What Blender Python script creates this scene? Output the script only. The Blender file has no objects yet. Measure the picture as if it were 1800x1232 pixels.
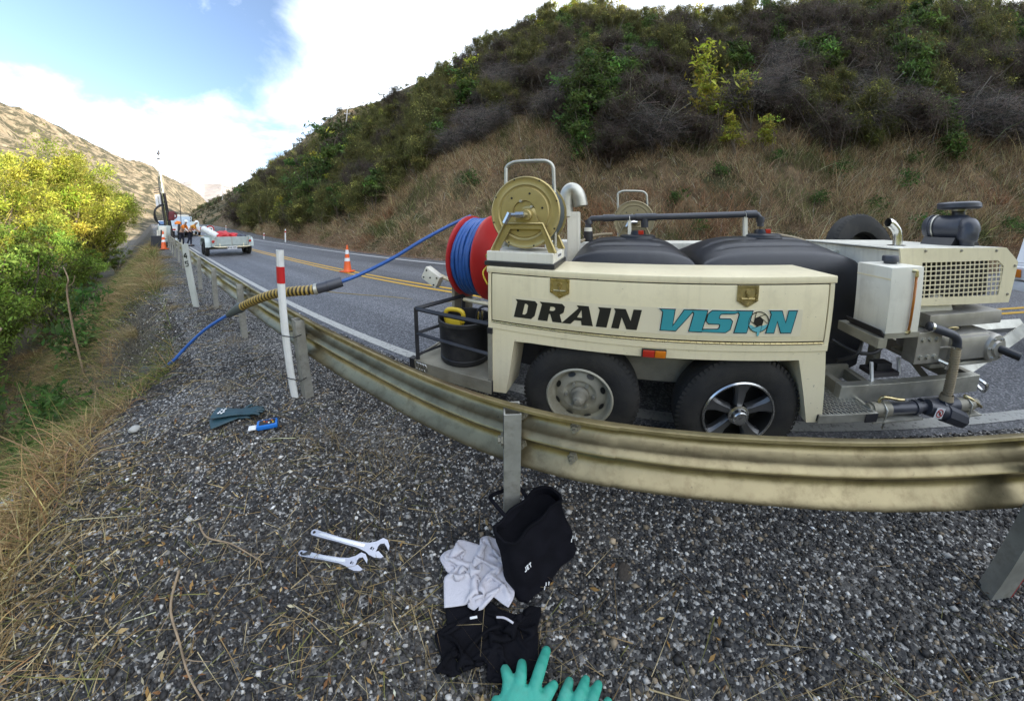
import bpy, bmesh, math, random
import numpy as np
from mathutils import Vector, Matrix
from mathutils.geometry import tessellate_polygon

random.seed(7)
RNG = np.random.default_rng(7)
SC = bpy.context.scene
COL = SC.collection
PI = math.pi

# ------------------------------------------------------------------ camera
CAM_H = 1.5
cam_data = bpy.data.cameras.new("camera")
cam = bpy.data.objects.new("camera", cam_data)
COL.objects.link(cam)
# wide phone lens: the view is a smooth fisheye, so straight rails bow in the picture
cam_data.type = 'PANO'
cam_data.panorama_type = 'FISHEYE_LENS_POLYNOMIAL'
cam_data.sensor_width = 36.0
cam_data.fisheye_fov = math.radians(260)
_r = np.linspace(0, 1.3, 400)
_t = np.arctan(2.1297 * _r * 0.601) / 0.601
_B = np.stack([(_r * 20.0) ** k for k in (1, 2, 3, 4)], 1)
_k = np.linalg.lstsq(_B, _t, rcond=None)[0]
cam_data.fisheye_polynomial_k0 = 0.0
cam_data.fisheye_polynomial_k1 = -float(_k[0])
cam_data.fisheye_polynomial_k2 = -float(_k[1])
cam_data.fisheye_polynomial_k3 = -float(_k[2])
cam_data.fisheye_polynomial_k4 = -float(_k[3])
cam_data.shift_x = 17.0 / 1800.0
cam_data.shift_y = -234.7 / 1232.0
cam_data.clip_start = 0.02
cam_data.clip_end = 6000.0
_az, _p = -1.115, 0.024
_right = Vector((math.cos(0.4558), math.sin(0.4558), 0))
_fwd0 = Vector((-math.sin(0.4558), math.cos(0.4558), 0))
_fwd = (_fwd0 * math.cos(_p) + Vector((0, 0, 1)) * math.sin(_p)).normalized()
_up = _right.cross(_fwd).normalized()
cam.matrix_world = Matrix(((_right.x, _up.x, -_fwd.x, 0), (_right.y, _up.y, -_fwd.y, 0),
                           (_right.z, _up.z, -_fwd.z, CAM_H), (0, 0, 0, 1)))
SC.camera = cam

# ------------------------------------------------------------------ sun, sky, exposure
SUN_EL = math.radians(24.0)
SUN_AZ = math.atan2(0.528, 0.733)
SUN_DIR = Vector((math.cos(SUN_AZ) * math.cos(SUN_EL), math.sin(SUN_AZ) * math.cos(SUN_EL), math.sin(SUN_EL)))
sun_data = bpy.data.lights.new("sun", 'SUN')
sun_data.energy = 4.8
sun_data.angle = math.radians(0.5)
sun_data.color = (1.0, 0.90, 0.72)
sun = bpy.data.objects.new("sun", sun_data)
COL.objects.link(sun)
sun.rotation_euler = SUN_DIR.to_track_quat('Z', 'Y').to_euler()

world = bpy.data.worlds.new("World")
SC.world = world
world.use_nodes = True
wn, wl = world.node_tree.nodes, world.node_tree.links
wn.clear()
def wnode(t, **kw):
    n = wn.new(t)
    for k, v in kw.items():
        setattr(n, k, v)
    return n
w_out = wnode('ShaderNodeOutputWorld')
w_bg = wnode('ShaderNodeBackground')
w_bg.inputs['Strength'].default_value = 0.13
sky = wnode('ShaderNodeTexSky', sky_type='NISHITA', sun_disc=False)
sky.sun_elevation = SUN_EL
sky.sun_rotation = PI / 2 - SUN_AZ
sky.air_density = 1.0
sky.dust_density = 1.2
sky.ozone_density = 1.9
w_tc = wnode('ShaderNodeTexCoord')
w_sep = wnode('ShaderNodeSeparateXYZ')
wl.new(w_tc.outputs['Generated'], w_sep.inputs[0])
def wmath(op, a, b=None, clamp=False):
    n = wnode('ShaderNodeMath', operation=op, use_clamp=clamp)
    for i, v in enumerate((a, b)):
        if v is None:
            continue
        if isinstance(v, (int, float)):
            n.inputs[i].default_value = v
        else:
            wl.new(v, n.inputs[i])
    return n.outputs[0]
# thin high cloud: noise on a flat layer overhead, denser towards the sun and the horizon
den = wmath('MAXIMUM', wmath('ADD', w_sep.outputs[2], 0.14), 0.05)
px_ = wmath('DIVIDE', w_sep.outputs[0], den)
py_ = wmath('DIVIDE', w_sep.outputs[1], den)
w_comb = wnode('ShaderNodeCombineXYZ')
wl.new(wmath('MULTIPLY', px_, 0.8), w_comb.inputs[0])
wl.new(py_, w_comb.inputs[1])
w_noise = wnode('ShaderNodeTexNoise')
w_noise.inputs['Scale'].default_value = 1.15
w_noise.inputs['Detail'].default_value = 7
w_noise.inputs['Roughness'].default_value = 0.60
w_noise.inputs['Distortion'].default_value = 0.25
wl.new(w_comb.outputs[0], w_noise.inputs['Vector'])
w_dot = wnode('ShaderNodeVectorMath', operation='DOT_PRODUCT')
w_flat = wnode('ShaderNodeVectorMath', operation='MULTIPLY'); wl.new(w_tc.outputs['Generated'], w_flat.inputs[0]); w_flat.inputs[1].default_value = (1, 1, 0)
w_norm = wnode('ShaderNodeVectorMath', operation='NORMALIZE'); wl.new(w_flat.outputs[0], w_norm.inputs[0])
wl.new(w_norm.outputs[0], w_dot.inputs[0]); w_dot.inputs[1].default_value = (math.cos(SUN_AZ), math.sin(SUN_AZ), 0)
def wstep(v, lo, hi):
    n = wnode('ShaderNodeMapRange', interpolation_type='SMOOTHSTEP')
    n.inputs['From Min'].default_value = lo; n.inputs['From Max'].default_value = hi
    wl.new(v, n.inputs['Value']); return n.outputs[0]
nz = wmath('SUBTRACT', w_noise.outputs[0], 0.5)
veil = wstep(wmath('ADD', w_dot.outputs['Value'], wmath('MULTIPLY', nz, 0.75)), -0.66, -0.32)      # bright veil on the sun's side
hor = wstep(wmath('ADD', wmath('MULTIPLY', w_sep.outputs[2], -1.0), wmath('MULTIPLY', nz, 0.75)), -0.35, -0.06)   # haze low down
wisp = wstep(nz, 0.06, 0.26)
cov = wmath('MAXIMUM', wmath('MAXIMUM', wmath('MAXIMUM', veil, hor), wmath('MULTIPLY', wisp, 0.75)), 0.03)
w_mix = wnode('ShaderNodeMixRGB')
w_mix.inputs[2].default_value = (7.2, 7.8, 8.7, 1)
wl.new(wmath('MULTIPLY', cov, 0.95), w_mix.inputs[0])
wl.new(sky.outputs[0], w_mix.inputs[1])
wl.new(w_mix.outputs[0], w_bg.inputs['Color'])
wl.new(w_bg.outputs[0], w_out.inputs[0])

SC.view_settings.view_transform = 'Standard'
SC.view_settings.look = 'None'
SC.view_settings.gamma = 1.0
SC.view_settings.use_curve_mapping = False
SC.view_settings.exposure = 1.35
SC.render.engine = 'CYCLES'
SC.cycles.use_denoising = True
SC.cycles.max_bounces = 6
SC.cycles.diffuse_bounces = 3
SC.cycles.glossy_bounces = 3
SC.cycles.transmission_bounces = 3
SC.cycles.transparent_max_bounces = 4

# ------------------------------------------------------------------ materials
def new_mat(name):
    m = bpy.data.materials.new(name)
    m.use_nodes = True
    nt = m.node_tree
    b = nt.nodes['Principled BSDF']
    return m, nt, b

def mat(name, col, rough=0.5, metal=0.0, var=0.12, scale=6.0, bump=0.0, bscale=60.0, dirt=None, dirt_amt=0.0, dirt_scale=3.0, coat=0.0, dirt_thr=(0.5, 0.75), specks=0.0, runs=0.0):
    """paint-like surface: base colour with mottling, patches of dirt, fine relief"""
    m, nt, b = new_mat(name)
    N, L = nt.nodes, nt.links
    tc = N.new('ShaderNodeTexCoord')
    no = N.new('ShaderNodeTexNoise')
    no.inputs['Scale'].default_value = scale
    no.inputs['Detail'].default_value = 6
    L.new(tc.outputs['Object'], no.inputs['Vector'])
    mr = N.new('ShaderNodeMapRange')
    mr.inputs['From Min'].default_value = 0.3
    mr.inputs['From Max'].default_value = 0.7
    mr.inputs['To Min'].default_value = 1 - var
    mr.inputs['To Max'].default_value = 1 + var
    L.new(no.outputs[0], mr.inputs['Value'])
    mul = N.new('ShaderNodeMixRGB'); mul.blend_type = 'MULTIPLY'; mul.inputs[0].default_value = 1
    mul.inputs[1].default_value = (*col, 1)
    L.new(mr.outputs[0], mul.inputs[2])
    out = mul.outputs[0]
    if dirt is not None:
        n2 = N.new('ShaderNodeTexNoise')
        n2.inputs['Scale'].default_value = dirt_scale
        n2.inputs['Detail'].default_value = 9
        n2.inputs['Roughness'].default_value = 0.68
        L.new(tc.outputs['Object'], n2.inputs['Vector'])
        r2 = N.new('ShaderNodeMapRange')
        r2.inputs['From Min'].default_value = dirt_thr[0]
        r2.inputs['From Max'].default_value = dirt_thr[1]
        r2.inputs['To Max'].default_value = dirt_amt
        L.new(n2.outputs[0], r2.inputs['Value'])
        mx = N.new('ShaderNodeMixRGB')
        mx.inputs[2].default_value = (*dirt, 1)
        L.new(r2.outputs[0], mx.inputs[0])
        L.new(out, mx.inputs[1])
        out = mx.outputs[0]
    def wear(out, sc, thr, amt, colr, seed):
        mp = N.new('ShaderNodeMapping'); mp.inputs['Scale'].default_value = sc; mp.inputs['Location'].default_value = (seed, seed * .7, 0)
        L.new(tc.outputs['Object'], mp.inputs['Vector'])
        nn = N.new('ShaderNodeTexNoise'); nn.inputs['Scale'].default_value = 1.0; nn.inputs['Detail'].default_value = 4
        L.new(mp.outputs[0], nn.inputs['Vector'])
        r_ = N.new('ShaderNodeMapRange'); r_.inputs['From Min'].default_value = thr[0]; r_.inputs['From Max'].default_value = thr[1]; r_.inputs['To Max'].default_value = amt
        L.new(nn.outputs[0], r_.inputs['Value'])
        m_ = N.new('ShaderNodeMixRGB'); m_.inputs[2].default_value = (*colr, 1)
        L.new(r_.outputs[0], m_.inputs[0]); L.new(out, m_.inputs[1])
        return m_.outputs[0]
    if specks:
        out = wear(out, (42, 42, 70), (0.70, 0.76), specks, (0.10, 0.085, 0.06), 3.1)
        out = wear(out, (9, 9, 160), (0.735, 0.77), specks * .7, (0.16, 0.14, 0.11), 8.3)
    if runs:
        out = wear(out, (26, 26, 1.3), (0.54, 0.74), runs, (0.20, 0.155, 0.09), 5.7)
    L.new(out, b.inputs['Base Color'])
    b.inputs['Roughness'].default_value = rough
    b.inputs['Metallic'].default_value = metal
    if coat:
        b.inputs['Coat Weight'].default_value = coat
        b.inputs['Coat Roughness'].default_value = 0.15
    rr = N.new('ShaderNodeMapRange')
    rr.inputs['To Min'].default_value = max(0.03, rough - 0.1)
    rr.inputs['To Max'].default_value = min(1, rough + 0.12)
    L.new(no.outputs[0], rr.inputs['Value'])
    L.new(rr.outputs[0], b.inputs['Roughness'])
    if bump:
        n3 = N.new('ShaderNodeTexNoise')
        n3.inputs['Scale'].default_value = bscale
        n3.inputs['Detail'].default_value = 4
        L.new(tc.outputs['Object'], n3.inputs['Vector'])
        bp = N.new('ShaderNodeBump')
        bp.inputs['Strength'].default_value = bump
        bp.inputs['Distance'].default_value = 0.01
        L.new(n3.outputs[0], bp.inputs['Height'])
        L.new(bp.outputs[0], b.inputs['Normal'])
    return m

def col_mat(name, rough=0.7, transl=0.0, spec=0.3, gain=1.0):
    """surface whose own colour is stored per piece (leaf, stone, blade)"""
    m, nt, b = new_mat(name)
    N, L = nt.nodes, nt.links
    at = N.new('ShaderNodeAttribute'); at.attribute_name = 'Col'
    b.inputs['Roughness'].default_value = rough
    b.inputs['Specular IOR Level'].default_value = spec
    L.new(at.outputs['Color'], b.inputs['Base Color'])
    if transl:
        t = N.new('ShaderNodeBsdfTranslucent')
        L.new(at.outputs['Color'], t.inputs['Color'])
        mx = N.new('ShaderNodeMixShader'); mx.inputs[0].default_value = transl
        L.new(b.outputs[0], mx.inputs[1]); L.new(t.outputs[0], mx.inputs[2])
        L.new(mx.outputs[0], N['Material Output'].inputs['Surface'])
    return m

M = {}
M['cream'] = mat('cream_paint', (0.79, 0.70, 0.475), 0.36, var=0.05, scale=2.5, dirt=(0.34, 0.28, 0.17), dirt_amt=0.35, dirt_scale=5, coat=0.2, dirt_thr=(0.52, 0.8), specks=0.75, runs=0.10)
M['white'] = mat('white_paint', (0.74, 0.71, 0.61), 0.4, var=0.05, dirt=(0.34, 0.29, 0.2), dirt_amt=0.4, dirt_scale=4, specks=0.6, runs=0.22)
M['tank'] = mat('black_plastic', (0.012, 0.013, 0.018), 0.40, var=0.25, scale=5, bump=0.1, bscale=90, dirt=(0.05, 0.05, 0.055), dirt_amt=0.45, dirt_scale=3)
M['rubber'] = mat('tyre_rubber', (0.015, 0.0145, 0.014), 0.78, var=0.3, scale=14, bump=0.3, bscale=160, dirt=(0.062, 0.054, 0.042), dirt_amt=0.6, dirt_scale=4, dirt_thr=(0.42, 0.75))
M['galv'] = mat('galvanised_steel', (0.50, 0.49, 0.43), 0.45, 0.75, var=0.2, scale=9, bump=0.12, bscale=50, dirt=(0.20, 0.17, 0.11), dirt_amt=0.5, dirt_scale=6)
M['frame'] = mat('dirty_frame_steel', (0.30, 0.28, 0.22), 0.6, 0.35, var=0.2, scale=7, bump=0.15, dirt=(0.13, 0.105, 0.065), dirt_amt=0.6, dirt_scale=5)
M['rail'] = mat('weathered_rail_zinc_reflection_tint', (0.285, 0.24, 0.14), 0.33, 0.88, var=0.22, scale=5, bump=0.12, bscale=18, dirt=(0.13, 0.10, 0.055), dirt_amt=0.8, dirt_scale=9, specks=0.6, runs=0.6)  # golden base tint is painted-in reflection of sunlit trees, under real dirt
M['post'] = mat('weathered_post_zinc', (0.34, 0.335, 0.30), 0.6, 0.55, var=0.22, scale=8, bump=0.25, bscale=45, dirt=(0.13, 0.11, 0.075), dirt_amt=0.7, dirt_scale=9)
M['gold'] = mat('gold_reel_paint', (0.44, 0.35, 0.15), 0.36, 0.6, var=0.1, scale=5, dirt=(0.16, 0.12, 0.06), dirt_amt=0.4)
M['bronze'] = mat('dull_bronze_reel_paint', (0.30, 0.25, 0.15), 0.42, 0.5, var=0.1, scale=5)
M['chrome'] = mat('bright_steel', (0.66, 0.66, 0.64), 0.24, 1.0, var=0.08)
M['brass'] = mat('passivated_latch_metal', (0.60, 0.50, 0.27), 0.28, 0.95, var=0.25, scale=30)
M['alu'] = mat('cast_aluminium', (0.44, 0.42, 0.38), 0.45, 0.7, var=0.15, scale=10, bump=0.1, dirt=(0.16, 0.13, 0.09), dirt_amt=0.5)
M['red'] = mat('red_drum_paint', (0.42, 0.022, 0.022), 0.4, var=0.12, dirt=(0.2, 0.03, 0.03), dirt_amt=0.4)
M['blue_hose'] = mat('blue_hose_rubber', (0.022, 0.090, 0.32), 0.42, var=0.15, scale=20, dirt=(0.05, 0.09, 0.2), dirt_amt=0.5)
M['grey_hose'] = mat('grey_hose_rubber', (0.07, 0.082, 0.08), 0.5, var=0.15)
M['tan_hose'] = mat('tan_hose', (0.30, 0.24, 0.15), 0.55, var=0.15, dirt=(0.16, 0.12, 0.08), dirt_amt=0.4)
M['black'] = mat('black_paint', (0.018, 0.018, 0.021), 0.45, var=0.2, dirt=(0.07, 0.065, 0.06), dirt_amt=0.4)
M['black_rub'] = mat('black_bin_rubber', (0.014, 0.014, 0.016), 0.5, var=0.3, bump=0.2, bscale=30, dirt=(0.07, 0.065, 0.055), dirt_amt=0.45, dirt_scale=6)
M['pvc'] = mat('dark_grey_pvc', (0.042, 0.045, 0.058), 0.38, var=0.15, dirt=(0.16, 0.15, 0.13), dirt_amt=0.3)
M['yellow'] = mat('yellow_plastic', (0.62, 0.44, 0.03), 0.45, var=0.1)
M['ink'] = mat('black_vinyl', (0.014, 0.014, 0.013), 0.4, var=0.05)
M['teal'] = mat('teal_vinyl', (0.040, 0.30, 0.345), 0.4, var=0.05)
M['teal_light'] = mat('light_teal_vinyl', (0.13, 0.42, 0.46), 0.4, var=0.05)
M['decal'] = mat('clear_decal', (0.73, 0.655, 0.475), 0.3, var=0.03)
M['red_lens'] = mat('red_lens', (0.42, 0.025, 0.015), 0.15, var=0.05, coat=0.5)
M['amber_lens'] = mat('amber_lens', (0.60, 0.17, 0.01), 0.15, var=0.05, coat=0.5)
M['clod'] = mat('dark_clod', (0.045, 0.036, 0.028), 0.9, var=0.3, scale=20, bump=0.6, bscale=50)
M['post_paint'] = mat('grey_white_post_paint', (0.46, 0.48, 0.45), 0.55, var=0.1, dirt=(0.25, 0.24, 0.2), dirt_amt=0.5, dirt_scale=6)
M['orange'] = mat('orange_cone_plastic', (0.72, 0.115, 0.02), 0.5, var=0.1, dirt=(0.35, 0.1, 0.05), dirt_amt=0.4)
M['reflect'] = mat('white_reflective', (0.72, 0.72, 0.72), 0.35, var=0.08)
M['marker_white'] = mat('white_marker_plastic', (0.70, 0.70, 0.68), 0.45, var=0.06, dirt=(0.32, 0.30, 0.25), dirt_amt=0.35, dirt_scale=7)
M['marker_red'] = mat('red_marker_band', (0.50, 0.018, 0.022), 0.4, var=0.06)
M['steel_tool'] = mat('satin_chrome_tool', (0.44, 0.45, 0.50), 0.32, 0.9, var=0.06, scale=20)
M['bag'] = mat('black_bag_fabric', (0.007, 0.007, 0.010), 0.85, var=0.25, scale=14, bump=0.3, bscale=300)
M['cloth_white'] = mat('grubby_white_cloth', (0.50, 0.485, 0.52), 0.9, var=0.14, scale=9, bump=0.25, bscale=120, dirt=(0.26, 0.24, 0.27), dirt_amt=0.7, dirt_scale=9)
M['cloth_black'] = mat('black_cloth', (0.006, 0.006, 0.008), 0.95, var=0.3, scale=10, bump=0.3, bscale=200)
for _m in ('bag', 'cloth_black', 'cloth_white'): M[_m].node_tree.nodes['Principled BSDF'].inputs['Specular IOR Level'].default_value = 0.08
M['glove_dark'] = mat('dark_teal_rubber', (0.014, 0.044, 0.058), 0.5, var=0.2, scale=14)
M['glove_green'] = mat('green_rubber', (0.030, 0.29, 0.215), 0.6, var=0.12, scale=12, bump=0.15, bscale=140, dirt=(0.06, 0.19, 0.14), dirt_amt=0.6, dirt_scale=14)
M['meter_blue'] = mat('blue_plastic', (0.015, 0.15, 0.52), 0.35, var=0.08)
M['hivis'] = mat('orange_hivis_cloth', (0.75, 0.20, 0.02), 0.8, var=0.12)
M['hivis2'] = mat('amber_hivis_cloth', (0.60, 0.26, 0.035), 0.8, var=0.12)
M['skin'] = mat('skin', (0.38, 0.22, 0.15), 0.6, var=0.08)
M['navy'] = mat('navy_work_trousers', (0.02, 0.022, 0.035), 0.9, var=0.2)
M['helmet'] = mat('white_helmet', (0.75, 0.75, 0.72), 0.35, var=0.03)
M['tarp_red'] = mat('red_tarp', (0.50, 0.025, 0.03), 0.6, var=0.2, scale=8)
M['tarp_blue'] = mat('dark_blue_tarp', (0.03, 0.035, 0.06), 0.6, var=0.2)
M['utility'] = mat('pale_galvanised_sheet', (0.42, 0.47, 0.45), 0.5, 0.4, var=0.1)
M['wood_pole'] = mat('bleached_pole', (0.55, 0.54, 0.52), 0.8, var=0.1)
M['rig_red'] = mat('dark_red_rig', (0.13, 0.02, 0.025), 0.6, var=0.2)
M['rig_dark'] = mat('dark_steel', (0.05, 0.045, 0.05), 0.5, 0.4, var=0.2)
M['glass'] = mat('dark_window_glass', (0.05, 0.13, 0.28), 0.1, var=0.05)
M['crate'] = mat('blue_white_crate', (0.50, 0.60, 0.70), 0.5, var=0.12)
M['bark'] = mat('tree_bark', (0.13, 0.105, 0.08), 0.9, var=0.3, scale=10, bump=0.5, bscale=20)
M['stick'] = mat('dry_stick', (0.26, 0.19, 0.12), 0.85, var=0.3, scale=14, bump=0.4, bscale=60)
M['rope'] = mat('dirty_yellow_rope', (0.28, 0.22, 0.11), 0.9, var=0.2)
M['gauge'] = mat('amber_sight_tube', (0.42, 0.14, 0.02), 0.2, var=0.1)
M['board'] = mat('dark_grey_board', (0.05, 0.055, 0.065), 0.7, var=0.15)
M['slabstone'] = mat('pale_grey_stone', (0.34, 0.34, 0.32), 0.85, var=0.15, scale=12, bump=0.5, bscale=30)
M['leaf'] = col_mat('leaves', 0.6, 0.5, 0.2)
M['twig'] = col_mat('twigs', 0.85, 0.0, 0.15)
M['blade'] = col_mat('grass_blades', 0.7, 0.28, 0.2)
M['stones'] = col_mat('pebbles', 0.62, 0.0, 0.35)

# ------------------------------------------------------------------ objects and mesh helpers
def obj(name, me, parent=None, loc=None, rot=None):
    o = bpy.data.objects.new(name, me)
    COL.objects.link(o)
    if parent is not None:
        o.parent = parent
    if loc is not None:
        o.location = loc
    if rot is not None:
        o.rotation_euler = rot
    return o

def tag(o, label=None, cat=None, group=None, kind=None):
    if label: o['label'] = label
    if cat: o['category'] = cat
    if group: o['group'] = group
    if kind: o['kind'] = kind
    return o

def thing(name, label, cat, loc=(0, 0, 0), rz=0.0, group=None):
    o = bpy.data.objects.new(name, None)
    COL.objects.link(o)
    o.empty_display_size = 0.2
    o.location = loc
    o.rotation_euler = (0, 0, rz)
    return tag(o, label, cat, group)

def rotv(rx=0, ry=0, rz=0):
    return Matrix.Rotation(rz, 3, 'Z') @ Matrix.Rotation(ry, 3, 'Y') @ Matrix.Rotation(rx, 3, 'X')

class MB:
    """collects shapes that become one mesh object"""
    def __init__(s):
        s.v, s.f = [], []
    def add(s, verts, faces):
        n = len(s.v)
        s.v.extend([tuple(p) for p in verts])
        s.f.extend([tuple(i + n for i in f) for f in faces])
        return s
    def box(s, x0, x1, y0, y1, z0, z1, bev=0.0, R=None, c=None):
        if bev > 0:
            b = min(bev, (x1 - x0) * .45, (y1 - y0) * .45, (z1 - z0) * .45)
            bm = bmesh.new()
            vs = bmesh.ops.create_cube(bm, size=1)['verts']
            for q in vs:
                q.co = Vector((x0 if q.co.x < 0 else x1, y0 if q.co.y < 0 else y1, z0 if q.co.z < 0 else z1))
            bmesh.ops.bevel(bm, geom=bm.edges[:], offset=b, segments=2, profile=0.6, affect='EDGES')
            bm.verts.index_update()
            V = [q.co.copy() for q in bm.verts]
            F = [[q.index for q in f.verts] for f in bm.faces]
            bm.free()
        else:
            V = [Vector((x, y, z)) for z in (z0, z1) for y in (y0, y1) for x in (x0, x1)]
            F = [(0, 2, 3, 1), (4, 5, 7, 6), (0, 1, 5, 4), (2, 6, 7, 3), (0, 4, 6, 2), (1, 3, 7, 5)]
        if R is not None:
            cc = Vector(c) if c is not None else Vector(((x0 + x1) / 2, (y0 + y1) / 2, (z0 + z1) / 2))
            V = [R @ (p - cc) + cc for p in V]
        return s.add(V, F)
    def tube(s, pts, r, n=10, caps=True, closed=False):
        pts = [Vector(p) for p in pts]
        rs = r if hasattr(r, '__len__') else [r] * len(pts)
        m = len(pts)
        V, F = [], []
        prev = None
        for i, p in enumerate(pts):
            if closed:
                t = pts[(i + 1) % m] - pts[i - 1]
            else:
                t = pts[min(i + 1, m - 1)] - pts[max(i - 1, 0)]
            if t.length < 1e-9: t = Vector((0, 0, 1))
            t.normalize()
            if prev is None:
                a = Vector((0, 0, 1)) if abs(t.z) < 0.9 else Vector((1, 0, 0))
                u = t.cross(a).normalized()
            else:
                u = (prev - t * prev.dot(t))
                u = u.normalized() if u.length > 1e-6 else t.orthogonal().normalized()
            prev = u
            w = t.cross(u)
            for k in range(n):
                a = 2 * PI * k / n
                V.append(p + (u * math.cos(a) + w * math.sin(a)) * rs[i])
        for i in range(m if closed else m - 1):
            j = (i + 1) % m
            for k in range(n):
                F.append((i * n + k, i * n + (k + 1) % n, j * n + (k + 1) % n, j * n + k))
        if caps and not closed:
            F.append(tuple(range(n - 1, -1, -1)))
            F.append(tuple((m - 1) * n + k for k in range(n)))
        return s.add(V, F)
    def cyl(s, a, b, r0, r1=None, n=20):
        return s.tube([a, b], [r0, r1 if r1 is not None else r0], n)
    def lathe(s, prof, n=32, c=(0, 0, 0), axis='Y', closed=False):
        """profile of (radius, height along axis)"""
        V, F = [], []
        c = Vector(c)
        for (r, h) in prof:
            for k in range(n):
                a = 2 * PI * k / n
                x, z = r * math.cos(a), r * math.sin(a)
                if axis == 'Y': q = Vector((x, h, z))
                elif axis == 'X': q = Vector((h, x, z))
                else: q = Vector((x, z, h))
                V.append(c + q)
        m = len(prof)
        for i in range(m if closed else m - 1):
            j = (i + 1) % m
            for k in range(n):
                F.append((i * n + k, j * n + k, j * n + (k + 1) % n, i * n + (k + 1) % n))
        return s.add(V, F)
    def prism(s, loops, d0, d1, f):
        """2D outline(s) (first one outer, others holes) swept from depth d0 to d1; f(x, y, d) -> point"""
        if not hasattr(loops[0][0], '__len__'):
            loops = [loops]
        flat = [p for lp in loops for p in lp]
        tris = tessellate_polygon([[Vector((x, y, 0)) for x, y in lp] for lp in loops])
        n = len(flat)
        V = [Vector(f(x, y, d0)) for x, y in flat] + [Vector(f(x, y, d1)) for x, y in flat]
        F = [tuple(t) for t in tris] + [tuple(i + n for i in reversed(t)) for t in tris]
        o = 0
        for lp in loops:
            m = len(lp)
            for i in range(m):
                j = (i + 1) % m
                F.append((o + i, o + j, o + j + n, o + i + n))
            o += m
        return s.add(V, F)
    def build(s, name, material, parent=None, smooth=False, loc=None, rot=None, bevel=0.0, fix=True):
        me = bpy.data.meshes.new(name)
        me.from_pydata([tuple(p) for p in s.v], [], s.f)
        me.materials.append(material)
        if fix:
            bm = bmesh.new(); bm.from_mesh(me)
            bmesh.ops.recalc_face_normals(bm, faces=bm.faces)
            bm.to_mesh(me); bm.free()
        if smooth is True:
            me.polygons.foreach_set('use_smooth', [True] * len(me.polygons))
        elif smooth:
            me.polygons.foreach_set('use_smooth', [True] * len(me.polygons))
            me.set_sharp_from_angle(angle=math.radians(smooth))
        return obj(name, me, parent, loc, rot)

def np_mesh(name, V, F, material, C=None, smooth=False):
    """V (n,3); F (m,k) all faces of k corners"""
    me = bpy.data.meshes.new(name)
    V = np.asarray(V, np.float32); F = np.asarray(F, np.int32)
    m, k = F.shape
    me.vertices.add(len(V)); me.vertices.foreach_set('co', V.ravel())
    me.loops.add(m * k); me.loops.foreach_set('vertex_index', F.ravel())
    me.polygons.add(m)
    me.polygons.foreach_set('loop_start', np.arange(0, m * k, k, dtype=np.int32))
    me.polygons.foreach_set('loop_total', np.full(m, k, np.int32))
    if smooth:
        me.polygons.foreach_set('use_smooth', np.ones(m, bool))
    me.update(calc_edges=True)
    if C is not None:
        at = me.color_attributes.new('Col', 'FLOAT_COLOR', 'POINT')
        c4 = np.ones((len(V), 4), np.float32); c4[:, :3] = C
        at.data.foreach_set('color', c4.ravel())
    me.materials.append(material)
    return me

def copy_tree(o, parent=None):
    c = o.copy()
    COL.objects.link(c)
    if parent is not None:
        c.parent = parent
    for ch in list(o.children):
        copy_tree(ch, c)
    return c

def unit(a):
    return a / np.maximum(np.linalg.norm(a, axis=-1, keepdims=True), 1e-9)

def strands(P, D, Ln, W, droop, seg, C, rng):
    """flat tapering ribbons from P along D, bent down by droop; returns V, F, C"""
    n = len(P)
    t = np.linspace(0, 1, seg + 1)
    side = unit(np.cross(D, unit(rng.normal(size=(n, 3)))))
    h = D * np.array([1, 1, 0.0]); h = unit(h + 1e-6)
    pts = P[:, None] + D[:, None] * (Ln[:, None] * t)[..., None]
    bend = (droop * Ln)[:, None] * t ** 2
    pts = pts + h[:, None] * (bend * .7)[..., None]
    pts[..., 2] -= bend * 0.6
    w = W[:, None] * (1 - t * .85)
    V = np.stack([pts - side[:, None] * w[..., None] * .5, pts + side[:, None] * w[..., None] * .5], 2)
    V = V.reshape(-1, 3)
    base = (np.arange(n) * (seg + 1) * 2)[:, None] + (np.arange(seg) * 2)[None]
    F = np.stack([base, base + 1, base + 3, base + 2], -1).reshape(-1, 4)
    Cc = np.repeat(C, (seg + 1) * 2, 0)
    return V, F, Cc

def leaf_quads(P, size, C, rng, aspect=0.6, up=0.0):
    n = len(P)
    u = unit(rng.normal(size=(n, 3)))
    nn = unit(rng.normal(size=(n, 3)) + np.array([0, 0, up]))
    u = unit(np.cross(nn, u)); v = np.cross(nn, u)
    s = size[:, None]
    V = np.stack([P - u * s, P - v * s * aspect * .5 + nn * s * .12, P + u * s, P + v * s * aspect * .5 + nn * s * .12], 1).reshape(-1, 3)
    F = np.arange(n * 4).reshape(-1, 4)
    return V, F, np.repeat(C, 4, 0)

def cat(parts):
    V, F, C, o = [], [], [], 0
    for v, f, c in parts:
        V.append(v); F.append(f + o); C.append(c); o += len(v)
    return np.concatenate(V), np.concatenate(F), np.concatenate(C)

def tint(col, n, rng, var=0.3, hue=0.12):
    c = np.array(col)[None] * np.exp(rng.normal(0, var, (n, 1))) * np.exp(rng.normal(0, hue, (n, 3)))
    return np.clip(c, 0.003, 0.85)

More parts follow.
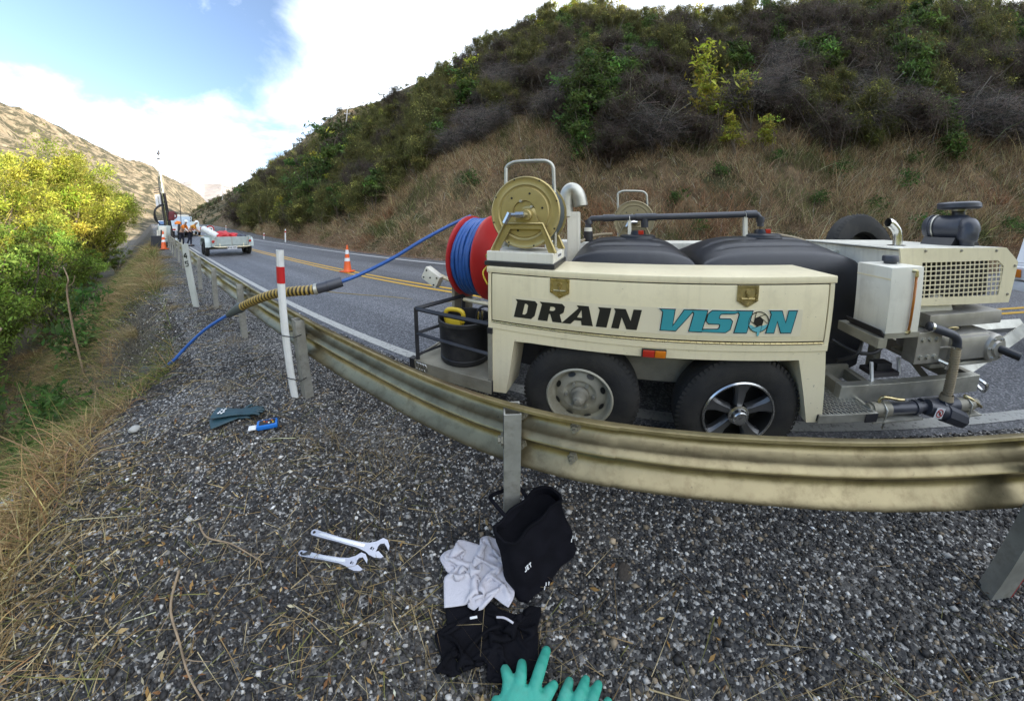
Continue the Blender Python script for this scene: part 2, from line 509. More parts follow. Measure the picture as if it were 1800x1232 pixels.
def fbm(x, y, seed=0, octv=4, f0=1.0):
    """cheap value noise, vectorised"""
    def h(ix, iy, s):
        n = (ix * 374761393 + iy * 668265263 + s * 974634777) & 0x7fffffff
        n = ((n ^ (n >> 13)) * 1274126177) & 0x7fffffff
        return ((n ^ (n >> 16)) & 0xffff) / 65535.0
    out = np.zeros_like(x, dtype=float); amp = 0.5; f = f0
    for o in range(octv):
        X, Y = x * f, y * f
        ix, iy = np.floor(X).astype(np.int64), np.floor(Y).astype(np.int64)
        fx, fy = X - ix, Y - iy
        fx = fx * fx * (3 - 2 * fx); fy = fy * fy * (3 - 2 * fy)
        s = seed * 17 + o
        out += amp * ((h(ix, iy, s) * (1 - fx) + h(ix + 1, iy, s) * fx) * (1 - fy) + (h(ix, iy + 1, s) * (1 - fx) + h(ix + 1, iy + 1, s) * fx) * fy - 0.5)
        amp *= 0.5; f *= 2.0
    return out
# ------------------------------------------------------------------ terrain materials
def ground_mat():
    m, nt, b = new_mat('shoulder_ground')
    N, L = nt.nodes, nt.links
    tc = N.new('ShaderNodeTexCoord')
    vo = N.new('ShaderNodeTexVoronoi'); vo.inputs['Scale'].default_value = 75
    L.new(tc.outputs['Object'], vo.inputs['Vector'])
    sep = N.new('ShaderNodeSeparateColor'); L.new(vo.outputs['Color'], sep.inputs[0])
    cr = N.new('ShaderNodeValToRGB')
    e = cr.color_ramp.elements
    e[0].color = (0.016, 0.016, 0.018, 1); e[0].position = 0.0
    e[1].color = (0.40, 0.39, 0.37, 1); e[1].position = 1.0
    for p, c in ((0.45, (0.034, 0.034, 0.035)), (0.72, (0.070, 0.067, 0.062)), (0.84, (0.2, 0.19, 0.175))):
        q = e.new(p); q.color = (*c, 1)
    L.new(sep.outputs[0], cr.inputs[0])
    no = N.new('ShaderNodeTexNoise'); no.inputs['Scale'].default_value = 1.7; no.inputs['Detail'].default_value = 6
    L.new(tc.outputs['Object'], no.inputs['Vector'])
    mr = N.new('ShaderNodeMapRange'); mr.inputs['From Min'].default_value = 0.48; mr.inputs['From Max'].default_value = 0.75
    mr.inputs['To Max'].default_value = 0.55
    L.new(no.outputs[0], mr.inputs['Value'])
    dust = N.new('ShaderNodeMixRGB'); dust.inputs[2].default_value = (0.13, 0.12, 0.105, 1)
    L.new(mr.outputs[0], dust.inputs[0]); L.new(cr.outputs[0], dust.inputs[1])
    # soil and litter of the bank below the shoulder
    n2 = N.new('ShaderNodeTexNoise'); n2.inputs['Scale'].default_value = 11; n2.inputs['Detail'].default_value = 9
    L.new(tc.outputs['Object'], n2.inputs['Vector'])
    c2 = N.new('ShaderNodeValToRGB')
    c2.color_ramp.elements[0].color = (0.030, 0.027, 0.021, 1); c2.color_ramp.elements[0].position = 0.3
    c2.color_ramp.elements[1].color = (0.12, 0.10, 0.065, 1); c2.color_ramp.elements[1].position = 0.72
    L.new(n2.outputs[0], c2.inputs[0])
    at = N.new('ShaderNodeAttribute'); at.attribute_name = 'Col'
    mx = N.new('ShaderNodeMixRGB')
    sp2 = N.new('ShaderNodeSeparateColor'); L.new(at.outputs['Color'], sp2.inputs[0])
    L.new(sp2.outputs[0], mx.inputs[0]); L.new(c2.outputs[0], mx.inputs[1]); L.new(dust.outputs[0], mx.inputs[2])
    L.new(mx.outputs[0], b.inputs['Base Color'])
    b.inputs['Roughness'].default_value = 0.8
    bp = N.new('ShaderNodeBump'); bp.inputs['Strength'].default_value = 0.9; bp.inputs['Distance'].default_value = 0.008
    inv = N.new('ShaderNodeMath'); inv.operation = 'SUBTRACT'; inv.inputs[0].default_value = 1
    L.new(vo.outputs['Distance'], inv.inputs[1])
    L.new(inv.outputs[0], bp.inputs['Height']); L.new(bp.outputs[0], b.inputs['Normal'])
    return m

def road_mat():
    m, nt, b = new_mat('chip_seal_road')
    N, L = nt.nodes, nt.links
    tc = N.new('ShaderNodeTexCoord')
    vo = N.new('ShaderNodeTexVoronoi'); vo.inputs['Scale'].default_value = 70
    L.new(tc.outputs['Object'], vo.inputs['Vector'])
    sep = N.new('ShaderNodeSeparateColor'); L.new(vo.outputs['Color'], sep.inputs[0])
    cr = N.new('ShaderNodeValToRGB')
    e = cr.color_ramp.elements
    e[0].color = (0.050, 0.052, 0.058, 1)
    e[1].color = (0.23, 0.23, 0.245, 1)
    q = e.new(0.6); q.color = (0.098, 0.101, 0.112, 1)
    L.new(sep.outputs[0], cr.inputs[0])
    mp = N.new('ShaderNodeMapping'); mp.inputs['Scale'].default_value = (0.06, 0.9, 1)
    L.new(tc.outputs['Object'], mp.inputs['Vector'])
    no = N.new('ShaderNodeTexNoise'); no.inputs['Scale'].default_value = 1.3; no.inputs['Detail'].default_value = 6
    L.new(mp.outputs[0], no.inputs['Vector'])
    mr = N.new('ShaderNodeMapRange'); mr.inputs['From Min'].default_value = 0.35; mr.inputs['From Max'].default_value = 0.65
    mr.inputs['To Min'].default_value = 0.72; mr.inputs['To Max'].default_value = 1.22
    L.new(no.outputs[0], mr.inputs['Value'])
    mul = N.new('ShaderNodeMixRGB'); mul.blend_type = 'MULTIPLY'; mul.inputs[0].default_value = 1
    L.new(cr.outputs[0], mul.inputs[1]); L.new(mr.outputs[0], mul.inputs[2])
    L.new(mul.outputs[0], b.inputs['Base Color'])
    b.inputs['Roughness'].default_value = 0.62
    bp = N.new('ShaderNodeBump'); bp.inputs['Strength'].default_value = 0.8; bp.inputs['Distance'].default_value = 0.006
    inv = N.new('ShaderNodeMath'); inv.operation = 'SUBTRACT'; inv.inputs[0].default_value = 1
    L.new(vo.outputs['Distance'], inv.inputs[1])
    L.new(inv.outputs[0], bp.inputs['Height']); L.new(bp.outputs[0], b.inputs['Normal'])
    return m

def line_mat(name, col, wear):
    m, nt, b = new_mat(name)
    N, L = nt.nodes, nt.links
    tc = N.new('ShaderNodeTexCoord')
    no = N.new('ShaderNodeTexNoise'); no.inputs['Scale'].default_value = 28; no.inputs['Detail'].default_value = 6
    no.inputs['Roughness'].default_value = 0.7
    L.new(tc.outputs['Object'], no.inputs['Vector'])
    mr = N.new('ShaderNodeMapRange'); mr.inputs['From Min'].default_value = 0.62 - wear; mr.inputs['From Max'].default_value = 0.78 - wear
    L.new(no.outputs[0], mr.inputs['Value'])
    mx = N.new('ShaderNodeMixRGB'); mx.inputs[1].default_value = (*col, 1); mx.inputs[2].default_value = (0.09, 0.09, 0.09, 1)
    L.new(mr.outputs[0], mx.inputs[0]); L.new(mx.outputs[0], b.inputs['Base Color'])
    b.inputs['Roughness'].default_value = 0.7
    return m

def hill_mat(name, lo, hi, rock, scale, thr=(0.52, 0.62), patch=0.02):
    m, nt, b = new_mat(name)
    N, L = nt.nodes, nt.links
    tc = N.new('ShaderNodeTexCoord')
    n1 = N.new('ShaderNodeTexNoise'); n1.inputs['Scale'].default_value = scale; n1.inputs['Detail'].default_value = 10
    n1.inputs['Roughness'].default_value = 0.65
    L.new(tc.outputs['Object'], n1.inputs['Vector'])
    c1 = N.new('ShaderNodeValToRGB')
    c1.color_ramp.elements[0].color = (*lo, 1); c1.color_ramp.elements[0].position = 0.36
    c1.color_ramp.elements[1].color = (*hi, 1); c1.color_ramp.elements[1].position = 0.64
    L.new(n1.outputs[0], c1.inputs[0])
    n2 = N.new('ShaderNodeTexNoise'); n2.inputs['Scale'].default_value = patch; n2.inputs['Detail'].default_value = 12
    n2.inputs['Roughness'].default_value = 0.72
    L.new(tc.outputs['Object'], n2.inputs['Vector'])
    mr = N.new('ShaderNodeMapRange'); mr.inputs['From Min'].default_value = thr[0]; mr.inputs['From Max'].default_value = thr[1]
    L.new(n2.outputs[0], mr.inputs['Value'])
    mx = N.new('ShaderNodeMixRGB'); mx.inputs[2].default_value = (*rock, 1)
    L.new(mr.outputs[0], mx.inputs[0]); L.new(c1.outputs[0], mx.inputs[1])
    L.new(mx.outputs[0], b.inputs['Base Color'])
    b.inputs['Roughness'].default_value = 0.95
    b.inputs['Specular IOR Level'].default_value = 0.1
    bp = N.new('ShaderNodeBump'); bp.inputs['Strength'].default_value = 0.8; bp.inputs['Distance'].default_value = 0.08 / scale
    L.new(n1.outputs[0], bp.inputs['Height']); L.new(bp.outputs[0], b.inputs['Normal'])
    return m

# ------------------------------------------------------------------ ground: shoulder, bank, valley floor
EX = [-300, -28, -20, -12, -9.3, -5.9, -4.4, -3.9, -3.4, -2.95, -2.3, -1.9, 0, 5, 100]
EY = [0.6, 0.5, 0.2, 0.1, 0.0, 0.10, 0.02, 0.0, -0.34, -0.62, -0.78, -0.92, -1.25, -1.5, -1.5]
def edge_y(X): return np.interp(X, EX, EY)
def toe_y(X): return 8.75 + np.maximum(0, -X - 12) * 0.11
def ground_z(X, Y):
    X = np.asarray(X, float); Y = np.asarray(Y, float)
    d = edge_y(X) + 0.08 * fbm(X, Y * 0 + 3, 5, 3, 2.2) * 2 - Y
    dd = np.maximum(d, 0)
    drop = np.where(dd < 0.4, dd * dd * 1.35, 0.216 + (dd - 0.4) * 1.08)
    drop = drop * (1 + 0.85 * np.exp(-((X + 6.8) / 2.8) ** 2) * np.exp(-(dd / 2.2) ** 2))
    drop = np.minimum(drop, 4.6 + 0 * dd)
    # little slump scoured out at the culvert mouth
    sl = np.exp(-(((X + 5.6) / 1.5) ** 2 + ((Y + 0.55) / 0.55) ** 2))
    z = -drop - 0.55 * sl
    z = z + fbm(X, Y, 2, 4, 0.5) * np.clip(dd, 0, 3) * 0.35 + fbm(X, Y, 4, 3, 3.0) * 0.03 * np.clip(dd * 2, 0, 1) * 3
    z = z + fbm(X, Y, 7, 3, 1.6) * 0.03 * np.clip(2.0 - Y, 0, 1)
    z = np.where(Y > 1.95, -0.04, z)
    z = np.where(Y > 8.2, 0.0, z)
    ty = 8.75 + np.maximum(0, -X - 12) * 0.11 + 0.3
    z = np.where(Y > ty, -np.minimum((Y - ty) * 0.3, 1.2), z)
    return z
def axis(lo, hi, mid0, mid1, step, grow):
    a = list(np.arange(mid0, mid1, step)); s = step; x = mid0
    left = []
    while x > lo:
        s *= grow; x -= s; left.append(max(x, lo))
    s = step; x = a[-1]; right = []
    while x < hi:
        s *= grow; x += s; right.append(min(x, hi))
    return np.array(left[::-1] + a + right)
def grid_mesh(name, xs, ys, zf, material, colf=None):
    X, Y = np.meshgrid(xs, ys, indexing='ij')
    Z = zf(X, Y)
    V = np.stack([X, Y, Z], -1).reshape(-1, 3)
    nx, ny = len(xs), len(ys)
    i = np.arange(nx - 1)[:, None] * ny + np.arange(ny - 1)[None]
    F = np.stack([i, i + ny, i + ny + 1, i + 1], -1).reshape(-1, 4)
    C = None
    if colf is not None:
        c = colf(X, Y).reshape(-1, 1); C = np.repeat(c, 3, 1)
    return np_mesh(name, V, F, material, C, smooth=True)
def gravel_mask(X, Y):
    d = Y - edge_y(X) + fbm(X, Y, 11, 4, 1.2) * 0.9
    return np.clip(0.5 + d * 2.5, 0, 1)
gm = grid_mesh('ground', axis(-1500, 900, -8, 3.2, 0.07, 1.09), axis(-1500, 900, -2.4, 2.2, 0.07, 1.10), ground_z, ground_mat(), gravel_mask)
tag(obj('ground', gm), kind='structure')

# ------------------------------------------------------------------ road and markings
def strip(name, x0, x1, y0, y1, z, material, n=120, kind='structure'):
    xs = np.linspace(x0, x1, n); ys = np.array([y0, y1])
    return tag(obj(name, grid_mesh(name, xs, ys, lambda X, Y: X * 0 + z, material)), kind=kind)
def road_edge_mesh():
    xs = np.concatenate([np.arange(-140, -12, 1.0), np.arange(-12, 10, 0.06), np.arange(10, 60, 1.0)])
    y0 = 1.93 + fbm(xs, xs * 0, 21, 4, 2.5) * 0.07
    y1 = 8.28 + fbm(xs, xs * 0 + 5, 22, 4, 1.0) * 0.2
    V = []
    for y, z in ((y0 - 0.03, -0.05), (y0, 0.0), (y0 * 0 + 4.0, 0.012), (y1, 0.0), (y1 + 0.05, -0.05)):
        V.append(np.stack([xs, y, xs * 0 + z], -1))
    V = np.stack(V, 1); n = len(xs); k = V.shape[1]
    i = np.arange(n - 1)[:, None] * k + np.arange(k - 1)[None]
    F = np.stack([i, i + k, i + k + 1, i + 1], -1).reshape(-1, 4)
    return np_mesh('road', V.reshape(-1, 3), F, road_mat())
tag(obj('road', road_edge_mesh()), kind='structure')
ylw = line_mat('yellow_road_paint', (0.52, 0.30, 0.025), 0.0)
wht = line_mat('white_road_paint', (0.55, 0.55, 0.53), 0.0)
wht2 = line_mat('worn_white_road_paint', (0.36, 0.36, 0.34), 0.09)
strip('yellow_centre_line', -140, 60, 4.52, 4.62, 0.016, ylw)
strip('yellow_centre_line', -140, 60, 4.76, 4.86, 0.016, ylw)
strip('white_edge_line', -140, 60, 7.62, 7.73, 0.006, wht)
strip('white_edge_line', -140, 60, 2.02, 2.14, 0.006, wht2)

# ------------------------------------------------------------------ cut slope beside the road
CX_ = [-170, -75, -45, -32, -25, -18, -11, -7, -2, 3, 7, 12, 17, 23, 30, 40, 60, 90]
CY_ = [31, 25, 22.8, 24.5, 28, 32, 36, 38, 35, 29, 26, 25, 25, 26, 27, 28, 30, 32]
SL = 1.15
def crest_y(X): return np.interp(X, CX_, CY_)
def hill_z(X, Y):
    X = np.asarray(X, float); Y = np.asarray(Y, float)
    t = toe_y(X); c = crest_y(X)
    d = Y - t
    toe_cut = np.where(d < 0.5, np.clip(d, -1, 0.5) * 0.9, 0.45 + (d - 0.5) * 0.75)
    up = np.where(d < 2.0, toe_cut, 1.575 + (d - 2.0) * 1.2)
    top = 1.575 + (c - t - 2.0) * 1.2
    over = np.maximum(Y - c, 0)
    z = np.where(Y < c, up, top + over * 0.45 - np.minimum(over, 10) ** 2 * 0.01)
    z = np.where(Y > c + 40, top + 16 - 1.0 - (Y - c - 40) * 0.5, z)
    return z + fbm(X, Y, 31, 4, 0.3) * np.clip(d, 0, 4) * 0.35 + fbm(X, Y, 33, 3, 1.7) * 0.22 * np.clip(d * 2, 0, 1)
def slope_mesh():
    xs = np.concatenate([np.arange(-170, -30, 2.0), np.arange(-30, 30, 0.4), np.arange(30, 91, 2.0)])
    t = np.concatenate([np.linspace(0, 0.25, 24), np.linspace(0.27, 1, 44), np.linspace(1.1, 4.0, 16)])
    X = np.repeat(xs[:, None], len(t), 1)
    t0 = toe_y(X) - 0.25; c = crest_y(X)
    Y = t0 + (c - t0) * np.minimum(t, 1)[None] + np.maximum(t - 1, 0)[None] * 18
    V = np.stack([X, Y, hill_z(X, Y)], -1)
    n, k = len(xs), len(t)
    i = np.arange(n - 1)[:, None] * k + np.arange(k - 1)[None]
    F = np.stack([i, i + k, i + k + 1, i + 1], -1).reshape(-1, 4)
    return np_mesh('hillside', V.reshape(-1, 3), F, hill_mat('hillside_soil', (0.065, 0.046, 0.028), (0.20, 0.14, 0.08), (0.055, 0.055, 0.026), 1.6, (0.5, 0.6), 0.35), smooth=True)
tag(obj('hillside', slope_mesh()), kind='structure')

# ------------------------------------------------------------------ far hills (bearing, elevation, distance) round the valley
def far_hill(name, rows, material, near=0.3, power=1.5, rough=0.10, seed=0, step=0.4, back=1.35, nr=60):
    az = np.arange(rows[0][0], rows[-1][0] + 1e-6, step)
    el = np.interp(az, [r[0] for r in rows], [r[1] for r in rows])
    D = np.interp(az, [r[0] for r in rows], [r[2] for r in rows])
    t = np.concatenate([np.linspace(near, 1, nr), np.linspace(1.02, back, 8)])
    A = np.radians(az)[:, None]
    R = D[:, None] * t[None]
    X, Y = np.cos(A) * R, np.sin(A) * R
    H = D * np.tan(np.radians(el)) + CAM_H
    s = np.clip((t - near) / (1 - near), 0, 1)[None]
    prof = s ** power
    Zc = -5 + (H[:, None] + 5) * prof
    Zc = np.where(t[None] > 1, H[:, None] * (1 - (t[None] - 1) * 1.2), Zc)
    f = 6.0 / D.mean()
    ridge = np.abs(fbm(X, Y, 41 + seed, 5, f)) * -2.2 + 0.4
    damp = np.where(t[None] > 0.97, 0.35, 1.0)
    Zc = Zc + ridge * H[:, None] * rough * np.clip(s * 3, 0, 1) * damp * 1.6
    V = np.stack([X, Y, Zc], -1)
    n, k = V.shape[:2]
    i = np.arange(n - 1)[:, None] * k + np.arange(k - 1)[None]
    F = np.stack([i, i + k, i + k + 1, i + 1], -1).reshape(-1, 4)
    return tag(obj(name, np_mesh(name, V.reshape(-1, 3), F, material, smooth=True)), kind='structure')
tan = hill_mat('dry_hill', (0.15, 0.118, 0.078), (0.27, 0.22, 0.15), (0.060, 0.056, 0.036), 0.16, (0.45, 0.54), 0.10)
tan2 = hill_mat('dry_hill_scrubby', (0.115, 0.085, 0.05), (0.25, 0.19, 0.11), (0.05, 0.052, 0.026), 0.12, (0.47, 0.57), 0.055)
far = hill_mat('far_mountain', (0.26, 0.23, 0.21), (0.36, 0.32, 0.29), (0.2, 0.2, 0.22), 0.01, (0.5, 0.6), 0.004)
far_hill('valley_hill', [(171.5, -.6, 760), (173.5, 2.2, 730), (176.0, 4.6, 700), (177.5, 5.6, 650), (180, 7.6, 620), (181.5, 8.1, 600), (183.5, 8.3, 560), (185, 8.6, 520), (188, 9.6, 480), (192, 11.3, 460),
         (198, 12.6, 440), (206, 13.5, 420), (220, 14, 400), (240, 13, 400), (260, 12, 420), (280, 11, 450), (300, 9, 480), (320, 6, 500), (340, 2, 520)], tan, 0.22, 1.25, 0.13, 1)
far_hill('far_mountain', [(164, 5.0, 2300), (170, 6.4, 2300), (172.5, 6.0, 2350), (174.5, 6.4, 2300), (177, 5.6, 2250), (179, 5.0, 2200), (186, 4.0, 2200)], far, 0.5, 1.2, 0.07, 2, 0.08, nr=120)
far_hill('hill_spur', [(169.0, -.6, 960), (171, 2.0, 930), (173, 4.0, 900), (174.5, 4.9, 850), (176.5, 5.9, 800), (178.5, 6.6, 780), (181, 7.4, 740), (186, 7.0, 700)], tan, 0.35, 1.1, 0.12, 4, 0.2)
far_hill('upper_hill', [(100, 29, 95), (115, 29, 95), (124, 30.6, 100), (129.6, 31.0, 110), (134, 28.6, 125), (139.4, 25.8, 140), (145, 23.4, 155), (150.5, 21.2, 170), (155, 17.0, 200),
         (160, 11.9, 250), (163, 9.3, 290), (166.4, 6.4, 330), (169, 4.7, 380), (172, 3.0, 430), (175.5, 0.9, 470)], tan2, 0.36, 0.85, 0.06, 3)
# ------------------------------------------------------------------ guard rail
RAIL_Y = 0.975
PROF = [(-0.016, 0.714), (-0.012, 0.724), (0.010, 0.7245), (0.022, 0.716), (0.034, 0.704), (0.062, 0.682), (0.080, 0.655), (0.081, 0.632), (0.066, 0.608), (0.035, 0.588), (0.006, 0.574), (0.0, 0.562),
        (0.006, 0.550), (0.035, 0.536), (0.066, 0.516), (0.081, 0.492), (0.080, 0.469), (0.062, 0.442), (0.03, 0.416), (0.008, 0.402), (-0.004, 0.400)]
rail = thing('guard_rail', 'long galvanised W-beam guard rail along the near edge of the road', 'guard rail', (0, RAIL_Y, 0))
BX = [-12, -6, -4, -2.4, -1.6, -1.0, -0.5, -0.2, 0.15, 0.6, 0.85, 1.6, 2.2, 4, 8]
BY = [0, 0, 0.03, 0.02, 0.01, -0.015, -0.02, -0.015, 0.005, 0.03, 0.028, -0.035, -0.07, -0.12, -0.2]
def rail_off(x): return float(np.interp(x, BX, np.convolve(np.pad(BY, 1, 'edge'), [.2, .6, .2], 'valid')))
def beam_mesh(x0, x1, off):
    mb = MB(); n = len(PROF)
    xs = [x0 + (x1 - x0) * i / 20 for i in range(21)]
    V = []
    for x in xs:
        wob = 0.004 * math.sin(x * 4.1 + 1) + rail_off(x)
        for sgn in (0, 1):
            for (y, z) in PROF:
                V.append((x, y + off + wob + (0.0032 if sgn else 0), z + 0.004 * math.sin(x * 0.9)))
    F = []
    m = 2 * n
    for i in range(20):
        for k in range(n - 1):
            F.append((i * m + k, i * m + k + 1, (i + 1) * m + k + 1, (i + 1) * m + k))
            F.append((i * m + n + k, (i + 1) * m + n + k, (i + 1) * m + n + k + 1, i * m + n + k + 1))
        for k in (0, n - 1):
            F.append((i * m + k, (i + 1) * m + k, (i + 1) * m + n + k, i * m + n + k))
    for i in (0, 20):
        for k in range(n - 1):
            F.append((i * m + k, i * m + n + k, i * m + n + k + 1, i * m + k + 1))
    mb.add(V, F)
    return mb
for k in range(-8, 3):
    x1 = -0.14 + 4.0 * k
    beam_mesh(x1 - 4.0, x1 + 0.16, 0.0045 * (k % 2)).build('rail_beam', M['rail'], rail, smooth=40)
    if -5 < k < 2:
        for (bx, bz) in ((-0.02, 0.628), (-0.02, 0.455), (-0.26, 0.628), (-0.26, 0.455)):
            b = MB()
            yb = 0.070
            b.lathe([(0.0, -0.034), (0.009, -0.034), (0.009, -0.020), (0.017, -0.020), (0.018, -0.004), (0.024, -0.003), (0.024, 0.012)], 6, (x1 + bx, yb + rail_off(x1 + bx), bz), 'Y')
            b.build('bolt', M['frame'], rail, smooth=30)
POSTS = [(-0.37, 0.0), (-2.34, 0.0), (-4.2, 0.0), (-6.0, 0.0), (-7.9, 0.0), (1.76, 0.0), (3.75, 0.0)] + [(-7.9 - 1.95 * i, 0) for i in range(1, 14)]
post_me = None
for i, (x, tilt) in enumerate(POSTS):
    if post_me is None:
        b = MB()
        # channel section: web facing the shoulder, flanges towards the rail, folded lips
        L = [(-0.05, -0.075), (0.05, -0.075), (0.05, -0.002), (0.036, -0.002), (0.036, -0.008), (0.044, -0.008), (0.044, -0.069), (-0.044, -0.069), (-0.044, -0.008), (-0.036, -0.008), (-0.036, -0.002), (-0.05, -0.002)]
        b.prism(L, -0.25, 0.705, lambda x, y, d: (x, y, d))
        o = b.build('post', M['post'], rail, loc=(x, rail_off(x), 0))
        post_me = o.data
    else:
        o = obj('post', post_me, rail, (x, rail_off(x), 0))
    if i == 0:
        o.rotation_euler = (0, math.radians(-3.5), math.radians(-62))
        o['label'] = 'twisted post behind the black bag'
        o.location = (x, -0.035, 0.0)
    elif i == 5:
        s = MB(); s.box(0.0505, 0.053, -0.076, -0.03, 0.0, 0.40)
        s.build('paint_patch', M['marker_red'], o)
    else:
        o.rotation_euler = (0, math.radians(random.uniform(-0.8, 0.8)), math.radians(random.uniform(-6, 6)))
# rusty bolt and slot on the twisted post
tw = [c for c in rail.children if c.name.startswith('post') and c.get('label')][0]
s = MB(); s.box(-0.012, 0.012, -0.0768, -0.0752, 0.50, 0.66); s.build('slot', M['black'], tw)
s = MB(); s.lathe([(0, -0.10), (0.017, -0.10), (0.017, -0.088), (0.03, -0.086), (0.03, -0.0765)], 6, (0, 0, 0.545), 'Y'); s.build('bolt', M['frame'], tw)

# ------------------------------------------------------------------ marker posts
def edge_marker(loc, rz, h, w, label, group=None, ties=False, lean=(0, 0)):
    t = thing('marker_post', label, 'marker post', loc, rz, group)
    t.rotation_euler = (lean[0], lean[1], rz)
    W = w / 2
    L = [(-W, -0.004), (-W * .35, -0.02), (W * .35, -0.02), (W, -0.004), (W, 0.004), (W * .3, -0.012), (-W * .3, -0.012), (-W, 0.004)]
    b = MB(); b.prism(L, -0.1, h, lambda x, y, d: (x, y, d)); b.build('post', M['marker_white'], t)
    R = [(x * 1.03, y - 0.0025 if y < 0.003 else y + 0.001) for x, y in L]
    b = MB(); b.prism(R, h - 0.27, h - 0.135, lambda x, y, d: (x, y, d)); b.build('red_band', M['marker_red'], t)
    if ties:
        for z in (0.19, 0.575):
            b = MB()
            pts = [(-0.062, -0.026, z), (0.0, -0.030, z), (0.14, -0.03, z + 0.008), (0.145, 0.03, z + 0.01), (0.14, 0.085, z + 0.006), (0.0, 0.085, z), (-0.06, 0.03, z)]
            b.tube(pts, 0.004, 6, closed=True); b.build('cable_tie', M['black'], t)
    return t
edge_marker((-2.42, 0.868, 0), math.radians(20), 1.28, 0.086, 'white marker post with red band, strapped to a rail post with black ties', ties=True)
edge_marker((-22.5, 8.5, 0), 0.5, 1.0, 0.12, 'white and red marker post at the far roadside, nearest to the orange cone', 'marker posts on the far roadside')
edge_marker((-28.0, 8.6, 0), 0.5, 0.55, 0.12, 'short white marker stub on the far roadside, between the marker post and the trailer', 'marker posts on the far roadside')
edge_marker((-46, 8.9, 0), 0.5, 1.0, 0.14, 'small white marker post at the far roadside above the trailer with red cover', 'marker posts on the far roadside')

def digit(mb, segs, x, z, s, y):
    """heavy block digit out of bars"""
    for (x0, z0, x1, z1) in segs:
        mb.box(x + x0 * s, x + x1 * s, y, y + 0.003, z + z0 * s, z + z1 * s)
t = thing('number_post', 'leaning pale grey post with the number 45 painted down it', 'marker post', (-6.35, 0.66, 0), math.radians(35))
t.rotation_euler = (math.radians(1), math.radians(-9), math.radians(35))
b = MB(); b.prism([(-0.06, -0.02), (0.06, -0.02), (0.06, 0.02), (-0.06, 0.02)], -0.15, 1.12, lambda x, y, d: (x, y, d)); b.build('post', M['post_paint'], t)
b = MB()
F4 = [(0.5, 0, 0.72, 1), (0, 0.28, 0.9, 0.48), (0.0, 0.28, 0.2, 0.62), (0.12, 0.5, 0.34, 0.8), (0.3, 0.72, 0.55, 1)]
F5 = [(0, 0.82, 0.85, 1), (0, 0.5, 0.22, 1), (0, 0.5, 0.75, 0.66), (0.62, 0.12, 0.85, 0.58), (0, 0, 0.7, 0.17)]
digit(b, F4, -0.045, 0.86, 0.10, -0.0235); digit(b, F5, -0.042, 0.72, 0.10, -0.0235)
b.build('number', M['ink'], t)['kind'] = 'stuff'

# ------------------------------------------------------------------ helper curves
def spline(pts, n=10):
    pts = [Vector(p) for p in pts]
    out = []
    for i in range(len(pts) - 1):
        p0 = pts[max(i - 1, 0)]; p1 = pts[i]; p2 = pts[i + 1]; p3 = pts[min(i + 2, len(pts) - 1)]
        for k in range(n):
            t = k / n
            out.append(0.5 * ((2 * p1) + (p2 - p0) * t + (2 * p0 - 5 * p1 + 4 * p2 - p3) * t * t + (3 * p1 - p0 - 3 * p2 + p3) * t ** 3))
    out.append(pts[-1])
    return out

# ------------------------------------------------------------------ blue hose from the drum over the rail to the culvert
HP = [(-1.48, 2.28, 1.575), (-1.62, 2.12, 1.48), (-1.80, 1.90, 1.33), (-1.95, 1.72, 1.19), (-2.12, 1.52, 1.06), (-2.22, 1.32, 0.985), (-2.34, 1.12, 0.93), (-2.50, 1.0, 0.905), (-2.72, 0.92, 0.86),
      (-3.02, 0.86, 0.765), (-3.30, 0.80, 0.66), (-3.55, 0.69, 0.53), (-3.78, 0.46, 0.345), (-3.93, 0.25, 0.14), (-3.98, 0.10, 0.0), (-4.1, -0.02, -0.10), (-4.28, -0.12, -0.20), (-4.6, -0.22, -0.28)]
HS = spline(HP, 8)
b = MB(); b.tube(HS, [0.017] * len(HS), 10)
tag(b.build('hose', M['blue_hose'], smooth=True), 'blue jetting hose from the red drum over the rail down into the bank', 'hose')
sl = HS[44:84]
t = thing('hose_sleeve', 'yellow and black ribbed hose sleeve lying over the guard rail', 'hose guard', (0, 0, 0))
b = MB()
k = 160
path = spline(sl, 4)
rad = [0.034 + (0.009 if (i % 6) in (0, 1, 2) else 0.0) for i in range(len(path))]
b.tube(path, rad, 14); sleeve = b.build('sleeve', None or M['black'], t, smooth=True)
m, nt, bs = new_mat('ribbed_yellow_black_hose')
tcn = nt.nodes.new('ShaderNodeAttribute'); tcn.attribute_name = 'Col'
nt.links.new(tcn.outputs['Color'], bs.inputs['Base Color']); bs.inputs['Roughness'].default_value = 0.5
at = sleeve.data.color_attributes.new('Col', 'FLOAT_COLOR', 'POINT')
cc = np.ones((len(sleeve.data.vertices), 4), np.float32)
for i in range(len(path)):
    cc[i * 14:(i + 1) * 14, :3] = (0.36, 0.245, 0.06) if (i % 6) in (0, 1, 2) else (0.012, 0.011, 0.010)
at.data.foreach_set('color', cc.ravel())
sleeve.data.materials[0] = m
def along(p, q, a, b_): return [p.lerp(q, a), p.lerp(q, b_)]
for (i0, i1, r0, r1) in ((40, 44, 0.047, 0.047), (44, 47, 0.05, 0.045)):
    b = MB(); b.tube(HS[i0:i1 + 1], [r0] * 1 + [r1] * (i1 - i0), 14); b.build('cuff', M['pvc'], t, smooth=30)
b = MB(); b.tube(HS[47:49], 0.048, 14); b.build('clamp_ring', M['galv'], t, smooth=30)
b = MB(); b.tube(HS[82:90], [0.048, 0.055, 0.055, 0.05, 0.046, 0.042, 0.036, 0.03], 14); b.build('end_boot', M['grey_hose'], t, smooth=30)

